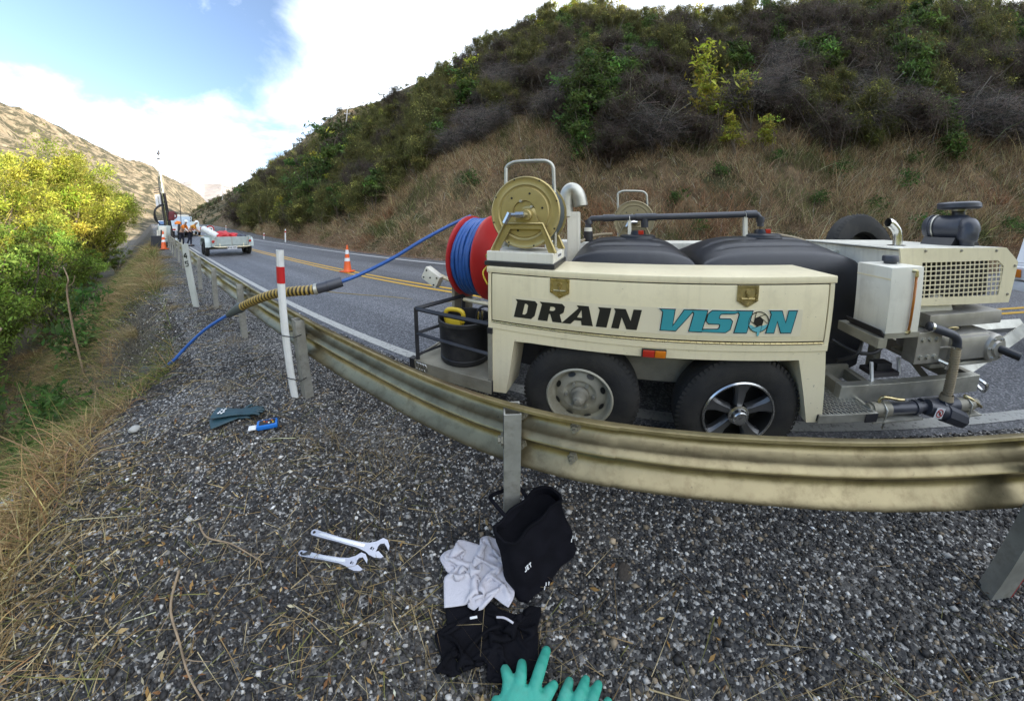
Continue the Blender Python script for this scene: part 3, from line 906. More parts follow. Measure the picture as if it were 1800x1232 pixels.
# buried culvert mouth the hose runs into
t = thing('culvert_pipe', 'dark round culvert mouth where the blue hose enters the gravel bank', 'culvert', (-4.42, -0.17, -0.33), 0)
b = MB(); b.lathe([(0.17, -0.6), (0.17, 0.06), (0.145, 0.06), (0.145, -0.6), (0.0, -0.6)], 28, (0, 0, 0), 'X')
o = b.build('pipe', M['black_rub'], t, smooth=40); o.rotation_euler = (0, 0, math.radians(-120))

# dirty rope lying across the road under the hose
b = MB(); b.tube(spline([(-6.3, 2.75, 0.016), (-5.2, 3.2, 0.016), (-4.2, 3.62, 0.016), (-3.2, 3.85, 0.02), (-1.9, 3.95, 0.3)], 8), 0.009, 6)
tag(b.build('rope', M['rope'], smooth=True), 'thin dirty yellow rope lying across the road behind the trailer', 'rope')
# ------------------------------------------------------------------ adjustable wrenches
def wrench(name, label, p0, p1, width, flip):
    p0, p1 = Vector((*p0, 0.012)), Vector((*p1, 0.014))
    d = (p1 - p0); Ln = d.length; ang = math.atan2(d.y, d.x)
    t = thing(name, label, 'wrench', p0, ang, 'adjustable wrenches on the gravel')
    w = width
    Lh = Ln * 0.70
    # handle with an eye, bowed waist
    out = []
    for i in range(9):
        a = PI / 2 + PI * i / 8
        out.append((0.0 + w * .52 * math.cos(a) + w * .5, w * .52 * math.sin(a)))
    out += [(Lh * .5, -w * .40), (Lh * .85, -w * .5), (Lh, -w * .8), (Lh + w * .9, -w * 1.25), (Lh + w * 1.5, -w * .35), (Lh + w * 1.55, w * .25), (Lh + w * 1.0, w * 1.1), (Lh, w * .62), (Lh * .85, w * .45), (Lh * .5, w * .40)]
    eye = [(w * .5 + w * .24 * math.cos(2 * PI * k / 12), w * .24 * math.sin(2 * PI * k / 12)) for k in range(12)]
    win = [(Lh + w * .45, -w * .25), (Lh + w * .95, -w * .45), (Lh + w * 1.1, -w * .05), (Lh + w * .6, w * .15)]
    s = -1 if flip else 1
    b = MB(); b.prism([out, eye, win], 0, 0.014, lambda x, y, dd: (x, y * s, dd)); b.build('handle', M['steel_tool'], t, bevel=0)
    b = MB()
    ins = [(w * 1.4, -w * .2), (Lh * .95, -w * .26), (Lh * .95, w * .26), (w * 1.4, w * .2)]
    b.prism(ins, 0.0142, 0.0152, lambda x, y, dd: (x, y * s, dd)); b.build('inset_panel', M['chrome'], t)
    fixed = [(Lh + w * .9, w * .9), (Lh + w * 1.5, w * .2), (Lh + w * 1.75, w * .75), (Lh + w * 2.3, w * .95), (Lh + w * 2.75, w * .55), (Lh + w * 3.3, w * .0), (Lh + w * 3.2, w * .7), (Lh + w * 2.6, w * 1.55), (Lh + w * 1.8, w * 1.75)]
    b = MB(); b.prism(fixed, 0.0005, 0.0175, lambda x, y, dd: (x, y * s, dd)); b.build('fixed_jaw', M['steel_tool'], t)
    mov = [(Lh + w * .85, -w * 1.2), (Lh + w * 1.35, -w * .55), (Lh + w * 1.9, -w * .35), (Lh + w * 2.9, -w * 1.0), (Lh + w * 2.6, -w * 1.3), (Lh + w * 1.6, -w * 1.4)]
    b = MB(); b.prism(mov, 0.001, 0.0165, lambda x, y, dd: (x, y * s, dd)); b.build('moving_jaw', M['steel_tool'], t)
    b = MB(); b.lathe([(w * .1, -w * .28), (w * .17, -w * .26), (w * .13, -w * .17), (w * .17, -w * .08), (w * .13, 0), (w * .17, w * .08), (w * .13, w * .17), (w * .17, w * .26), (w * .1, w * .28)], 10, (Lh + w * .78, -w * .15 * s, 0.008), 'Y')
    b.build('knurl_wheel', M['steel_tool'], t, smooth=True)
    return t
wrench('wrench', 'longer chrome adjustable wrench, lying behind the shorter one', (-1.175, 0.335), (-0.79, 0.512), 0.031, False)
wrench('wrench', 'shorter chrome adjustable wrench, in front of the longer one', (-1.125, 0.235), (-0.835, 0.408), 0.027, False)

# ------------------------------------------------------------------ crumpled cloths
def cloth(name, label, c, size, squeeze, seed, material, rot=0.0, n=52, steps=110):
    """a sheet pushed together and dropped: distance constraints relaxed under gravity until it buckles into folds"""
    rng = np.random.default_rng(seed)
    u = np.linspace(-.5, .5, n)
    A, B = np.meshgrid(u, u, indexing='ij')
    X = A * size[0] * squeeze; Y = B * size[1] * squeeze
    Zc = 0.07 + 0.09 * fbm(A * 3 + seed, B * 3, seed, 3, 1.3) + 0.05 * np.abs(fbm(A * 7, B * 7 + seed, seed + 2, 2, 1.0))
    P = np.stack([X + fbm(A * 4, B * 4, seed + 4, 2, 1) * .10, Y + fbm(A * 4, B * 4, seed + 5, 2, 1) * .10, Zc], -1)
    Q = P.copy()
    def ax(i0, i1, L): return (i0, i1, L)
    sx, sy = size[0] / (n - 1), size[1] / (n - 1)
    cons = [((slice(0, -1), slice(None)), (slice(1, None), slice(None)), sx, 1.0), ((slice(None), slice(0, -1)), (slice(None), slice(1, None)), sy, 1.0),
            ((slice(0, -1), slice(0, -1)), (slice(1, None), slice(1, None)), math.hypot(sx, sy), .7), ((slice(1, None), slice(0, -1)), (slice(0, -1), slice(1, None)), math.hypot(sx, sy), .7),
            ((slice(0, -3), slice(None)), (slice(3, None), slice(None)), 3 * sx, .28), ((slice(None), slice(0, -3)), (slice(None), slice(3, None)), 3 * sy, .28)]
    for st in range(steps):
        v = (P - Q) * .90
        Q = P.copy(); P = P + v; P[..., 2] -= .0007
        for it in range(5):
            for a, b_, L_, k in cons:
                d = P[b_] - P[a]; ln = np.linalg.norm(d, axis=-1, keepdims=True)
                cr = d * (1 - L_ / np.maximum(ln, 1e-6)) * .35 * k
                P[a] += cr; P[b_] -= cr
            fl = P[..., 2] < .006
            P[..., 2] = np.maximum(P[..., 2], .006)
            P[fl, :2] = P[fl, :2] * .4 + Q[fl, :2] * .6
    V = P.reshape(-1, 3)
    i = np.arange(n - 1)[:, None] * n + np.arange(n - 1)[None]
    F = np.stack([i, i + n, i + n + 1, i + 1], -1).reshape(-1, 4)
    me = np_mesh(name, V, F, material, smooth=True)
    o = obj(name, me, None, (c[0], c[1], 0.016 + (.012 if material is M['cloth_white'] else 0)), (0, 0, rot))
    so = o.modifiers.new('hem', 'SOLIDIFY'); so.thickness = .003; so.offset = 0
    return tag(o, label, 'cloth')
cloth('cloth', 'crumpled off-white cloth beside the black bag', (-0.425, 0.63), (0.42, 0.40), 0.52, 3, M['cloth_white'], 0.5)
o = cloth('cloth', 'crumpled black garment with pale trim in front of the black bag', (-0.262, 0.425), (0.46, 0.36), 0.58, 9, M['cloth_black'], 0.35)
b = MB(); b.tube(spline([(0.020, 0.070, 0.050), (0.05, 0.068, 0.056), (0.082, 0.056, 0.050)], 6), 0.0045, 6); b.build('trim', M['cloth_white'], o, smooth=True)
b = MB(); b.tube(spline([(-0.075, 0.055, 0.046), (-0.05, 0.062, 0.050)], 6), 0.005, 6); b.build('tag', M['reflect'], o, smooth=True)

# ------------------------------------------------------------------ black tool bag leaning on the twisted post
t = thing('tool_bag', 'black fabric tool bag leaning against the twisted rail post, its flap open', 'bag', (-0.20, 0.60, 0.0), math.radians(66))
W_, D_, H_ = 0.36, 0.13, 0.27
lean = math.radians(-22)
def bagp(x, y, z):
    # x along the bag, y through it, z up; leans over to the left side
    yy = y + z * math.tan(-lean) * 1.0
    return (x, yy, z)
def bag_panel(mb, pts):
    mb.add([bagp(*p) for p in pts], [(0, 1, 2, 3)])
b = MB()
nx, nz = 14, 10
V = []; F = []
for iz in range(nz + 1):
    for k in range(2 * nx + 8):
        pass
per = []
for i in range(nx + 1): per.append((i / nx * W_, 0.0))
for i in range(1, 5): per.append((W_, D_ * i / 4))
for i in range(nx - 1, -1, -1): per.append((i / nx * W_, D_))
for i in range(3, 0, -1): per.append((0, D_ * i / 4))
npz = len(per)
for iz in range(nz + 1):
    z = iz / nz * H_
    for (x, y) in per:
        cx, cy = x - W_ / 2, y - D_ / 2
        rnd = 1 - 0.10 * (abs(cx) / (W_ / 2)) ** 6 * (abs(cy) / (D_ / 2)) ** 6
        puff = 1 + 0.10 * math.sin(PI * iz / nz) * (1 - (cx / (W_ / 2)) ** 2)
        taper = 1 - 0.10 * iz / nz
        wv = 0.006 * math.sin(cx * 40 + iz) + 0.004 * math.sin(iz * 2.1 + cx * 17)
        V.append(bagp(W_ / 2 + cx * rnd * taper, D_ / 2 + cy * rnd * puff * (1 - 0.15 * iz / nz) + wv, z + (0.008 * math.sin(cx * 14) if iz == nz else 0)))
for iz in range(nz):
    for k in range(npz):
        F.append((iz * npz + k, iz * npz + (k + 1) % npz, (iz + 1) * npz + (k + 1) % npz, (iz + 1) * npz + k))
F.append(tuple(range(npz)))
b.add(V, F)
b.build('body', M['bag'], t, smooth=50)
b = MB()
rimp = [Vector(V[nz * npz + k]) for k in range(npz)]
b.tube(rimp, 0.008, 6, closed=True); b.build('zip_edge', M['cloth_black'], t, smooth=True)
b = MB(); cen = Vector(bagp(W_ / 2, D_ / 2, H_ - 0.045))
b.add([cen + (p - cen) * 0.93 - Vector((0, 0, 0.03)) for p in rimp] + [cen], [(k, (k + 1) % npz, npz) for k in range(npz)]); b.build('lining', M['cloth_black'], t)
b = MB(); b.tube(spline([bagp(0.10, D_ - 0.01, H_ - 0.01), bagp(0.09, D_ + 0.05, H_ + 0.02), bagp(0.11, D_ + 0.105, H_ + 0.0), bagp(0.18, D_ + 0.115, H_ - 0.02), bagp(0.23, D_ + 0.06, H_ + 0.015), bagp(0.23, D_ - 0.01, H_ - 0.01)], 8), 0.009, 8); b.build('handle', M['bag'], t, smooth=True)
b = MB()
def bar(mb, x0, z0, x1, z1, wd, yoff=-0.022):
    p, q = Vector((x0, z0)), Vector((x1, z1)); d = (q - p).normalized(); nrm = Vector((-d.y, d.x)) * wd / 2
    mb.prism([tuple(p + nrm), tuple(p - nrm), tuple(q - nrm), tuple(q + nrm)], 0, 0.002, lambda x, z, dd: bagp(x, yoff + 0.0 + dd, z))
# small white JET mark on the big face
for (x0, z0, x1, z1) in ((0.032, 0.15, 0.032, 0.185), (0.018, 0.152, 0.034, 0.152), (0.044, 0.15, 0.044, 0.185), (0.044, 0.183, 0.058, 0.183), (0.044, 0.168, 0.056, 0.168), (0.044, 0.152, 0.058, 0.152), (0.064, 0.183, 0.084, 0.183), (0.074, 0.15, 0.074, 0.185)):
    bar(b, .03 + x0 * .55, .085 + z0 * .5, .03 + x1 * .55, .085 + z1 * .5, 0.0032)
b.build('logo', M['reflect'], t)
b = MB()
for (x0, z0) in ((.30, .10), (.312, .108), (.325, .10), (.33, .085), (.10, .02), (.112, .03), (.125, .022)): bar(b, x0, z0, x0 + .006, z0 + .012, .004)
b.build('reflective_fleck', M['reflect'], t)['kind'] = 'stuff'

# ------------------------------------------------------------------ gloves
def glove(name, label, loc, rz, material, cuff, fingers, scale=1.0, thick=0.02, group=None, palm=(0.085, 0.09), pitch=0):
    """one skinned surface: cuff, palm, four fingers and a thumb (x across, y towards the fingertips)"""
    mb = MB(); pw, pl = palm; S = scale
    def finger(pts, rs):
        pts = [Vector(p) * S for p in pts]; sp = spline(pts, 9); n_ = len(sp)
        rr = list(np.interp(np.linspace(0, 1, n_), np.linspace(0, 1, len(rs)), rs) * S)
        # rounded tip
        d = (sp[-1] - sp[-2]).normalized(); r = rr[-1]
        for k in (.5, .85, 1.0):
            sp.append(sp[n_ - 1] + d * r * k); rr.append(r * math.sqrt(max(.02, 1 - k * k)))
        mb.tube(sp, rr, 12)
    h = thick * .5
    # palm and cuff: flattened rings along y
    ys = [(pl * 1.02, pw * .44), (pl * .8, pw * .50), (pl * .4, pw * .49), (0, pw * .44)] + [(y, r) for y, r in cuff]
    ring = []
    for y, r in ys:
        for k in range(20):
            a = 2 * PI * k / 20; c_, s_ = math.cos(a), math.sin(a)
            ring.append((r * math.copysign(abs(c_) ** .7, c_) * S, y * S, (.014 + h * math.copysign(abs(s_) ** .8, s_) * (1 if y >= 0 else 1.15)) * S))
    F_ = [(i * 20 + k, i * 20 + (k + 1) % 20, (i + 1) * 20 + (k + 1) % 20, (i + 1) * 20 + k) for i in range(len(ys) - 1) for k in range(20)]
    F_ += [tuple(range(19, -1, -1)), tuple((len(ys) - 1) * 20 + k for k in range(20))]
    mb.add(ring, F_)
    for (x, dx, ln, zc) in fingers['f']:
        finger([(x * .85, pl * .55, .013), (x, pl * .95, .014), (x + dx * .45, pl + ln * .45, .017 + zc), (x + dx, pl + ln, .011)], [.0118, .0126, .0120, .0100])
    x, dx, dy, ln = fingers['t']
    finger([(x * .5, pl * .05, .013), (x, pl * .25, .014), (x + dx * .55, pl * .25 + dy * .55, .018), (x + dx, pl * .25 + dy, .011)], [.013, .0125, .0115, .0095])
    o = mb.build(name, material, None, True, loc, (pitch, 0, rz))
    me_ = o.data; co_ = np.empty(len(me_.vertices) * 3, np.float32); me_.vertices.foreach_get('co', co_); co_ = co_.reshape(-1, 3)
    co_[:, 2] = co_[:, 2] * .8 + .0010 * S * np.sin(co_[:, 1] / S * 330 + co_[:, 0] / S * 120) * (co_[:, 2] > .01 * S)
    me_.vertices.foreach_set('co', co_.ravel())
    rm = o.modifiers.new('fuse', 'REMESH'); rm.mode = 'VOXEL'; rm.voxel_size = .0030 * S; rm.use_smooth_shade = True
    sm_ = o.modifiers.new('soften', 'SMOOTH'); sm_.iterations = 3; sm_.factor = .5
    tag(o, label, 'glove', group)
    return o
FG = {'f': [(-0.030, -0.012, 0.062, 0.003), (-0.010, -0.004, 0.078, 0.005), (0.011, 0.002, 0.074, 0.005), (0.031, 0.010, 0.058, 0.002)], 't': (-0.040, -0.045, 0.035, 0.06)}
FG2 = {'f': [(-0.030, -0.006, 0.064, 0.004), (-0.010, -0.002, 0.076, 0.006), (0.011, 0.003, 0.078, 0.006), (0.031, 0.007, 0.060, 0.003)], 't': (0.042, 0.03, 0.05, 0.06)}
glove('glove', 'green rubber glove on the gravel, with one finger pointing at the black garment', (-0.068, 0.200, 0.035), math.radians(4), M['glove_green'], [(-0.05, 0.05), (-0.12, 0.055)],
      {'f': [(-0.040, -0.016, 0.018, 0.0), (-0.018, -0.010, 0.040, 0.008), (0.008, 0.004, 0.080, 0.016), (0.032, 0.010, 0.024, -.002)], 't': (-0.040, -0.012, 0.03, 0.06)}, 1.62, 0.034, 'pair of green gloves')
glove('glove', 'green rubber glove on the gravel, with four fingers spread beside the pointing one', (0.060, 0.215, 0.026), math.radians(-9), M['glove_green'], [(-0.05, 0.05), (-0.12, 0.055)],
      {'f': [(-0.037, -0.004, 0.042, 0.004), (-0.012, 0.000, 0.062, 0.008), (0.013, 0.002, 0.066, 0.008), (0.038, 0.006, 0.046, 0.003)], 't': (0.038, 0.012, 0.03, 0.06)}, 1.50, 0.03, 'pair of green gloves')
g1 = glove('glove', 'dark teal long-cuff glove lying on top of its pair, white print on the cuff', (-2.43, 0.425, 0.04), math.radians(-36), M['glove_dark'], [(-0.06, 0.045), (-0.14, 0.062), (-0.20, 0.068)], FG, 1.05, 0.024, 'pair of dark teal gloves')
b = MB()
for i, (x, y) in enumerate(((-0.03, -0.13), (-0.012, -0.135), (0.008, -0.13), (0.026, -0.14), (-0.02, -0.155), (0.006, -0.16), (0.024, -0.165))):
    b.box(x, x + 0.012, y, y + 0.014, 0.0285, 0.0305)
b.build('cuff_print', M['reflect'], g1)
glove('glove', 'dark teal glove lying underneath its pair, beside the blue gas meter', (-2.44, 0.40, 0.012), math.radians(-8), M['glove_dark'], [(-0.06, 0.045), (-0.14, 0.06), (-0.19, 0.066)], FG2, 1.05, 0.018, 'pair of dark teal gloves')

# ------------------------------------------------------------------ blue hand meter
t = thing('gas_meter', 'small blue hand-held meter with coloured buttons beside the dark gloves', 'meter', (-2.165, 0.535, 0.012), math.radians(64))
b = MB(); b.box(-0.075, 0.075, -0.042, 0.042, 0, 0.035, bev=0.012); b.build('case', M['meter_blue'], t, smooth=40)
b = MB(); b.box(-0.055, 0.06, -0.028, 0.028, 0.0345, 0.037, bev=0.001); b.build('screen', M['ink'], t)
for (x, y, mm) in ((0.035, 0.012, 'amber_lens'), (0.045, -0.012, 'yellow'), (0.0, 0.0, 'red_lens'), (-0.02, 0.010, 'amber_lens'), (0.015, -0.012, 'reflect')):
    b = MB(); b.lathe([(0, 0.0395), (0.0065, 0.0395), (0.0065, 0.036)], 8, (x, y, 0), 'Z'); b.build('button', M[mm], t)
b = MB(); b.box(-0.135, -0.08, -0.025, 0.025, 0.002, 0.012, bev=0.003); b.build('clip', M['reflect'], t)

# ------------------------------------------------------------------ sticks, stones
for (lab, pts, r) in (('long dry stick with side twigs lying in the straw near the camera', [(-1.42, -0.20, 0.02), (-1.27, -0.265, 0.032), (-1.12, -0.275, 0.028), (-0.97, -0.282, 0.03), (-0.78, -0.262, 0.02)], 0.0052),
                      ('pale bent reed stalk lying above the long stick on the gravel', [(-1.62, -0.06, 0.02), (-1.50, -0.05, 0.03), (-1.38, 0.03, 0.03), (-1.2, 0.10, 0.02)], 0.0045)):
    b = MB(); s = spline(pts, 8); b.tube(s, [r * (1.2 - 0.7 * i / len(s)) for i in range(len(s))], 7)
    for i in (9, 15, 20):
        q = s[i]; b.tube([q, q + Vector((0.04, 0.03 * (-1) ** i, 0.012)), q + Vector((0.075, 0.07 * (-1) ** i, 0.006))], [r * .5, r * .35, r * .2], 5)
    tag(b.build('stick', M['stick'], smooth=True), lab, 'stick')
def rock(name, label, loc, size, seed, material, sub=3):
    bm = bmesh.new(); bmesh.ops.create_icosphere(bm, subdivisions=sub, radius=1)
    co = np.array([v.co for v in bm.verts])
    k = 1 + 0.35 * fbm(co[:, 0] * 1.3 + seed, co[:, 1] * 1.3 + co[:, 2] * .9, seed, 3, 1.0)
    for v, q in zip(bm.verts, k): v.co = Vector((v.co.x * size[0] * q, v.co.y * size[1] * q, v.co.z * size[2] * q))
    me = bpy.data.meshes.new(name); bm.to_mesh(me); bm.free()
    me.materials.append(material); me.polygons.foreach_set('use_smooth', [True] * len(me.polygons))
    return tag(obj(name, me, None, loc, (0, 0, seed)), label, 'stone')
rock('stone', 'flat pale grey stone half sunk in the grass of the bank', (-2.66, -0.93, -0.12), (0.17, 0.10, 0.03), 2, M['slabstone'])
rock('stone', 'light rounded stone at the gravel edge near the bank grass', (-2.78, -0.28, 0.015), (0.045, 0.035, 0.022), 5, M['slabstone'])
rock('stone', 'brown flat clod on the gravel behind the black bag', (0.15, 0.88, 0.0), (0.045, 0.03, 0.014), 8, M['clod'])
# ------------------------------------------------------------------ drain jetting trailer (local x along it, y away from the rail, z up)
TR = thing('jetting_trailer', 'cream twin-axle drain jetting trailer with black tanks and hose reels parked beside the guard rail', 'trailer', (-0.86, 1.53, 0), 0.05)
FX = lambda x, z, d: (x, d, z)      # outline in the side plane, depth across
TINY = {'piano_hinge', 'latch_handle', 'wheel_nut', 'screw', 'holes', 'bolt', 'manifold_plug', 'grille', 'mesh_tread', 'coiled_wire', 'tyre', 'logo_iris', 'clamp', 'inlet_clamp', 'u_bolt', 'gauge_fitting', 'prohibition_ring'}
def part(name, mb, m, parent=None, smooth=False, label=None):
    o = mb.build(name, M[m] if isinstance(m, str) else m, parent or TR, smooth=smooth)
    if name in TINY: o['kind'] = 'stuff'
    if label: o['label'] = label
    return o
def bx(*a, bev=0.0, R=None, c=None):
    return MB().box(*a, bev=bev, R=R, c=c)

# ---- side toolbox
box = part('side_box', bx(0.004, 2.022, 0.012, 0.43, 0.80, 1.172, bev=0.006), 'cream')
part('lid', bx(-0.006, 2.034, -0.004, 0.438, 1.174, 1.213, bev=0.007), 'cream', box, 30)
part('door', bx(0.034, 1.986, -0.002, 0.014, 0.856, 1.168, bev=0.004), 'cream', box, 30)
part('seal_gap', bx(0.022, 1.998, 0.0085, 0.0105, 0.846, 1.1735), 'ink', box)
part('frame_stile', bx(0.004, 0.026, 0.0, 0.012, 0.80, 1.172, bev=0.002), 'cream', box)
part('frame_stile', bx(1.994, 2.022, 0.0, 0.012, 0.80, 1.172, bev=0.002), 'cream', box)
part('lower_frame', bx(0.004, 2.022, -0.001, 0.012, 0.797, 0.836, bev=0.003), 'cream', box)
hb = MB()
for i in range(62):
    x0 = 0.034 + i * 1.952 / 62
    hb.tube([(x0 + 0.0012, -0.0035, 0.846), (x0 + 1.952 / 62 - 0.0012, -0.0035, 0.846)], 0.0052, 8)
part('piano_hinge', hb, M['brass'], box, 40)
# skirt with two tapering legs round the wheels
top = [(0.034, 0.797), (0.034, 0.315), (0.134, 0.328), (0.190, 0.728)]
arc = [(0.30 + 1.50 * i / 10, 0.735 + 0.010 * (i / 10)) for i in range(11)]
sk = top + arc + [(1.862, 0.746), (1.992, 0.352), (2.09, 0.350), (2.016, 0.797)]
part('wheel_skirt', MB().prism(sk, 0.004, 0.022, FX), 'cream')
part('leg_return', MB().prism([(0.128, 0.33), (0.134, 0.328), (0.190, 0.728), (0.184, 0.728)], 0.022, 0.26, FX), 'cream')
part('leg_return', MB().prism([(1.862, 0.746), (1.868, 0.746), (1.998, 0.352), (1.992, 0.352)], 0.022, 0.26, FX), 'cream')
part('wheel_arch_lining', bx(0.05, 2.01, 0.32, 0.33, 0.40, 0.80), 'black')
part('wheel_arch_lining', bx(0.05, 2.01, 0.024, 0.33, 0.770, 0.795), 'black')
part('inner_panel', bx(0.78, 1.42, 0.27, 0.315, 0.44, 0.72), 'frame')
# side light
lt = part('side_light', bx(0.968, 1.104, -0.010, 0.004, 0.742, 0.792, bev=0.004), 'ink')
part('red_lens', bx(0.973, 1.038, -0.020, -0.0105, 0.746, 0.788, bev=0.006), 'red_lens', lt, 30)
part('amber_lens', bx(1.040, 1.100, -0.020, -0.0105, 0.746, 0.788, bev=0.006), 'amber_lens', lt, 30)
# latches: pentagon plate, dished tray, T handle, lock
for (x, mm, lab) in ((0.483, 'brass', 'bright yellow-passivated latch'), (1.517, 'gold', 'browner worn latch')):
    w = 0.058
    L = [(x - w, 1.168), (x + w, 1.168), (x + w, 1.085), (x, 1.050), (x - w, 1.085)]
    lp = part('latch', MB().prism([[(px, pz) for px, pz in L], [(x - .043, 1.156), (x - .043, 1.088), (x + .043, 1.088), (x + .043, 1.156)]], -0.0085, -0.0022, FX), 'brass', box, label=lab)
    tr = MB(); tr.add([(x - .043, -.0035, 1.088), (x + .043, -.0035, 1.088), (x + .043, -.0035, 1.156), (x - .043, -.0035, 1.156)], [(0, 1, 2, 3)])
    part('tray', tr, 'gold', lp)
    h = MB(); h.tube([(x - .036, -.010, 1.098), (x + .036, -.010, 1.098)], 0.0055, 8); h.tube([(x, -.010, 1.098), (x, -.013, 1.125)], [0.005, 0.008], 8)
    h.lathe([(0, -.018), (.012, -.018), (.014, -.010), (.014, -.004)], 14, (x, 0, 1.132), 'Y'); h.lathe([(0, -.012), (.008, -.012), (.009, -.0086)], 10, (x, 0, 1.066), 'Y')
    for sx in (-.05, .05):
        for sz in (1.162, 1.09): h.lathe([(0, -.011), (.004, -.011), (.005, -.0086)], 8, (x + sx, 0, sz), 'Y')
    part('latch_handle', h, mm, lp, 40)

# ---- lettering on the door
dec = part('decal', bx(0.178, 1.84, -0.0030, -0.0024, 0.886, 1.036), 'decal', box)
def glyph(mb, loops, x, z0, wd, h, y0, y1, slant=0.19, gx=1.0):
    out = []
    for lp in loops:
        out.append([(x + px * wd + (pz - 0.0) * h * slant, z0 + pz * h) for px, pz in lp])
    mb.prism(out, y0, y1, FX)
gD = [[(-.09, 1), (.86, 1), (1, .86), (.98, .2), (.84, 0), (-.02, 0), (.02, .86)], [(.40, .80), (.38, .20), (.50, .20), (.58, .30), (.58, .72), (.50, .80)]]
gR = [[(-.09, 1), (.86, 1), (1, .86), (1, .56), (.86, .42), (1.02, 0), (.62, 0), (.46, .40), (.40, .40), (.40, 0), (-.02, 0), (.02, .86)], [(.40, .80), (.40, .58), (.55, .58), (.62, .64), (.62, .74), (.55, .80)]]
gA = [[(.30, 1), (.72, 1), (1.02, 0), (.62, 0), (.57, .22), (.34, .22), (.22, 0), (-.10, 0), (.38, .86)], [(.50, .78), (.40, .38), (.58, .38)]]
gI = [[(-.22, 1), (1, 1), (1, 0), (0, 0), (0, .86)]]
gN = [[(-.08, 1), (.38, 1), (.68, .42), (.68, 1), (1, 1), (1, 0), (.60, 0), (.30, .58), (.30, 0), (0, 0), (0, .86)]]
gV = [[(-.10, 1), (.42, 1), (.50, .18), (.78, 1), (1.12, 1), (.66, 0), (.10, 0), (.02, .88)]]
gS = [[(.30, 1), (1.18, 1), (1.02, .90), (.50, .88), (.44, .82), (.44, .66), (.50, .62), (.90, .62), (1.0, .52), (1.0, .14), (.86, 0), (-.16, 0), (0, .10), (.52, .12), (.58, .18), (.58, .34), (.52, .40), (.12, .40), (0, .52), (0, .84), (.12, 1)]]
lb = MB()
X0, Z0, HH = 0.193, 0.899, 0.118
for g, x, wd in ((gD, 0.192, 0.135), (gR, 0.352, 0.145), (gA, 0.515, 0.165), (gI, 0.700, 0.062), (gN, 0.788, 0.142)):
    lb = MB(); glyph(lb, g, x, Z0, wd, HH, -0.0056, -0.0034); part('letter', lb, 'ink', box)
def outset(lp, d):
    # offset an outline outwards by d (counter-clockwise sign found from its area)
    A = sum(lp[i][0] * lp[(i + 1) % len(lp)][1] - lp[(i + 1) % len(lp)][0] * lp[i][1] for i in range(len(lp)))
    s = 1 if A > 0 else -1
    out = []
    n = len(lp)
    for i in range(n):
        p, q, r = Vector(lp[i - 1]), Vector(lp[i]), Vector(lp[(i + 1) % n])
        a, c = (q - p).normalized(), (r - q).normalized()
        na, nc = Vector((a.y, -a.x)) * s, Vector((c.y, -c.x)) * s
        m_ = (na + nc); m_ = m_ / max(m_.length, .3); k = min(d / max(m_.dot(na), .35), d * 2.2)
        out.append(tuple(q + m_ * k))
    return out
vis, vo, vw = MB(), MB(), MB()
for g, x, wd in ((gV, 1.045, 0.145), (gI, 1.215, 0.066), (gS, 1.292, 0.140), (gI, 1.462, 0.066), (gN, 1.640, 0.140)):
    lp = [(x + px * wd + pz * HH * .19, 0.910 + pz * HH) for px, pz in g[0]]
    part('letter', MB().prism([lp], -0.0072, -0.0052, FX), 'teal', box); part('letter_outline', MB().prism([outset(lp, .0050)], -0.0058, -0.0040, FX), 'ink', box); part('letter_halo', MB().prism([outset(lp, .0095)], -0.0045, -0.0034, FX), 'white', box)
# the O: a lens iris over water, with a drip
oc = (1.590, 0.969); OR = 0.058
lg = MB(); ring = [(oc[0] + OR * math.cos(a), oc[1] + OR * math.sin(a)) for a in [2 * PI * i / 40 for i in range(40)]]
ring2 = [(oc[0] + OR * .95 * math.cos(a), oc[1] + OR * .95 * math.sin(a)) for a in [2 * PI * i / 40 for i in range(40)]]
lg.prism([ring, ring2], -0.0075, -0.0034, FX)
hexa = [(oc[0] + OR * .50 * math.cos(a + .35), oc[1] + .003 + OR * .50 * math.sin(a + .35)) for a in [2 * PI * i / 6 for i in range(6)]]
lg.prism([hexa], -0.0068, -0.0034, FX)
for i in range(6):
    a = 2 * PI * i / 6 + .35; p = Vector(hexa[i]); q = Vector(hexa[(i + 1) % 6]); d = (p - q).normalized(); e = p + d * OR * .62; nn = Vector((-d.y, d.x)) * .0011
    lg.prism([[tuple(p + nn), tuple(p - nn), tuple(e - nn), tuple(e + nn)]], -0.0062, -0.0034, FX)
part('logo_iris', lg, 'ink', box)
wv = MB()
arcp = [(oc[0] + OR * .94 * math.cos(a), oc[1] + OR * .94 * math.sin(a)) for a in [PI * (1.08 + .84 * i / 16) for i in range(17)]]
wv.prism([arcp + [(oc[0] + .02, oc[1] - .022), (oc[0] - .015, oc[1] - .03), (oc[0] - .035, oc[1] - .018)]], -0.0060, -0.0034, FX)
wv.prism([[(oc[0] - .004, oc[1] - .05), (oc[0] + .012, oc[1] - .05), (oc[0] + .010, oc[1] - .070), (oc[0] + .004, oc[1] - .080), (oc[0] - .003, oc[1] - .070)]], -0.0082, -0.0034, FX)
part('logo_water', wv, 'teal_light', box)

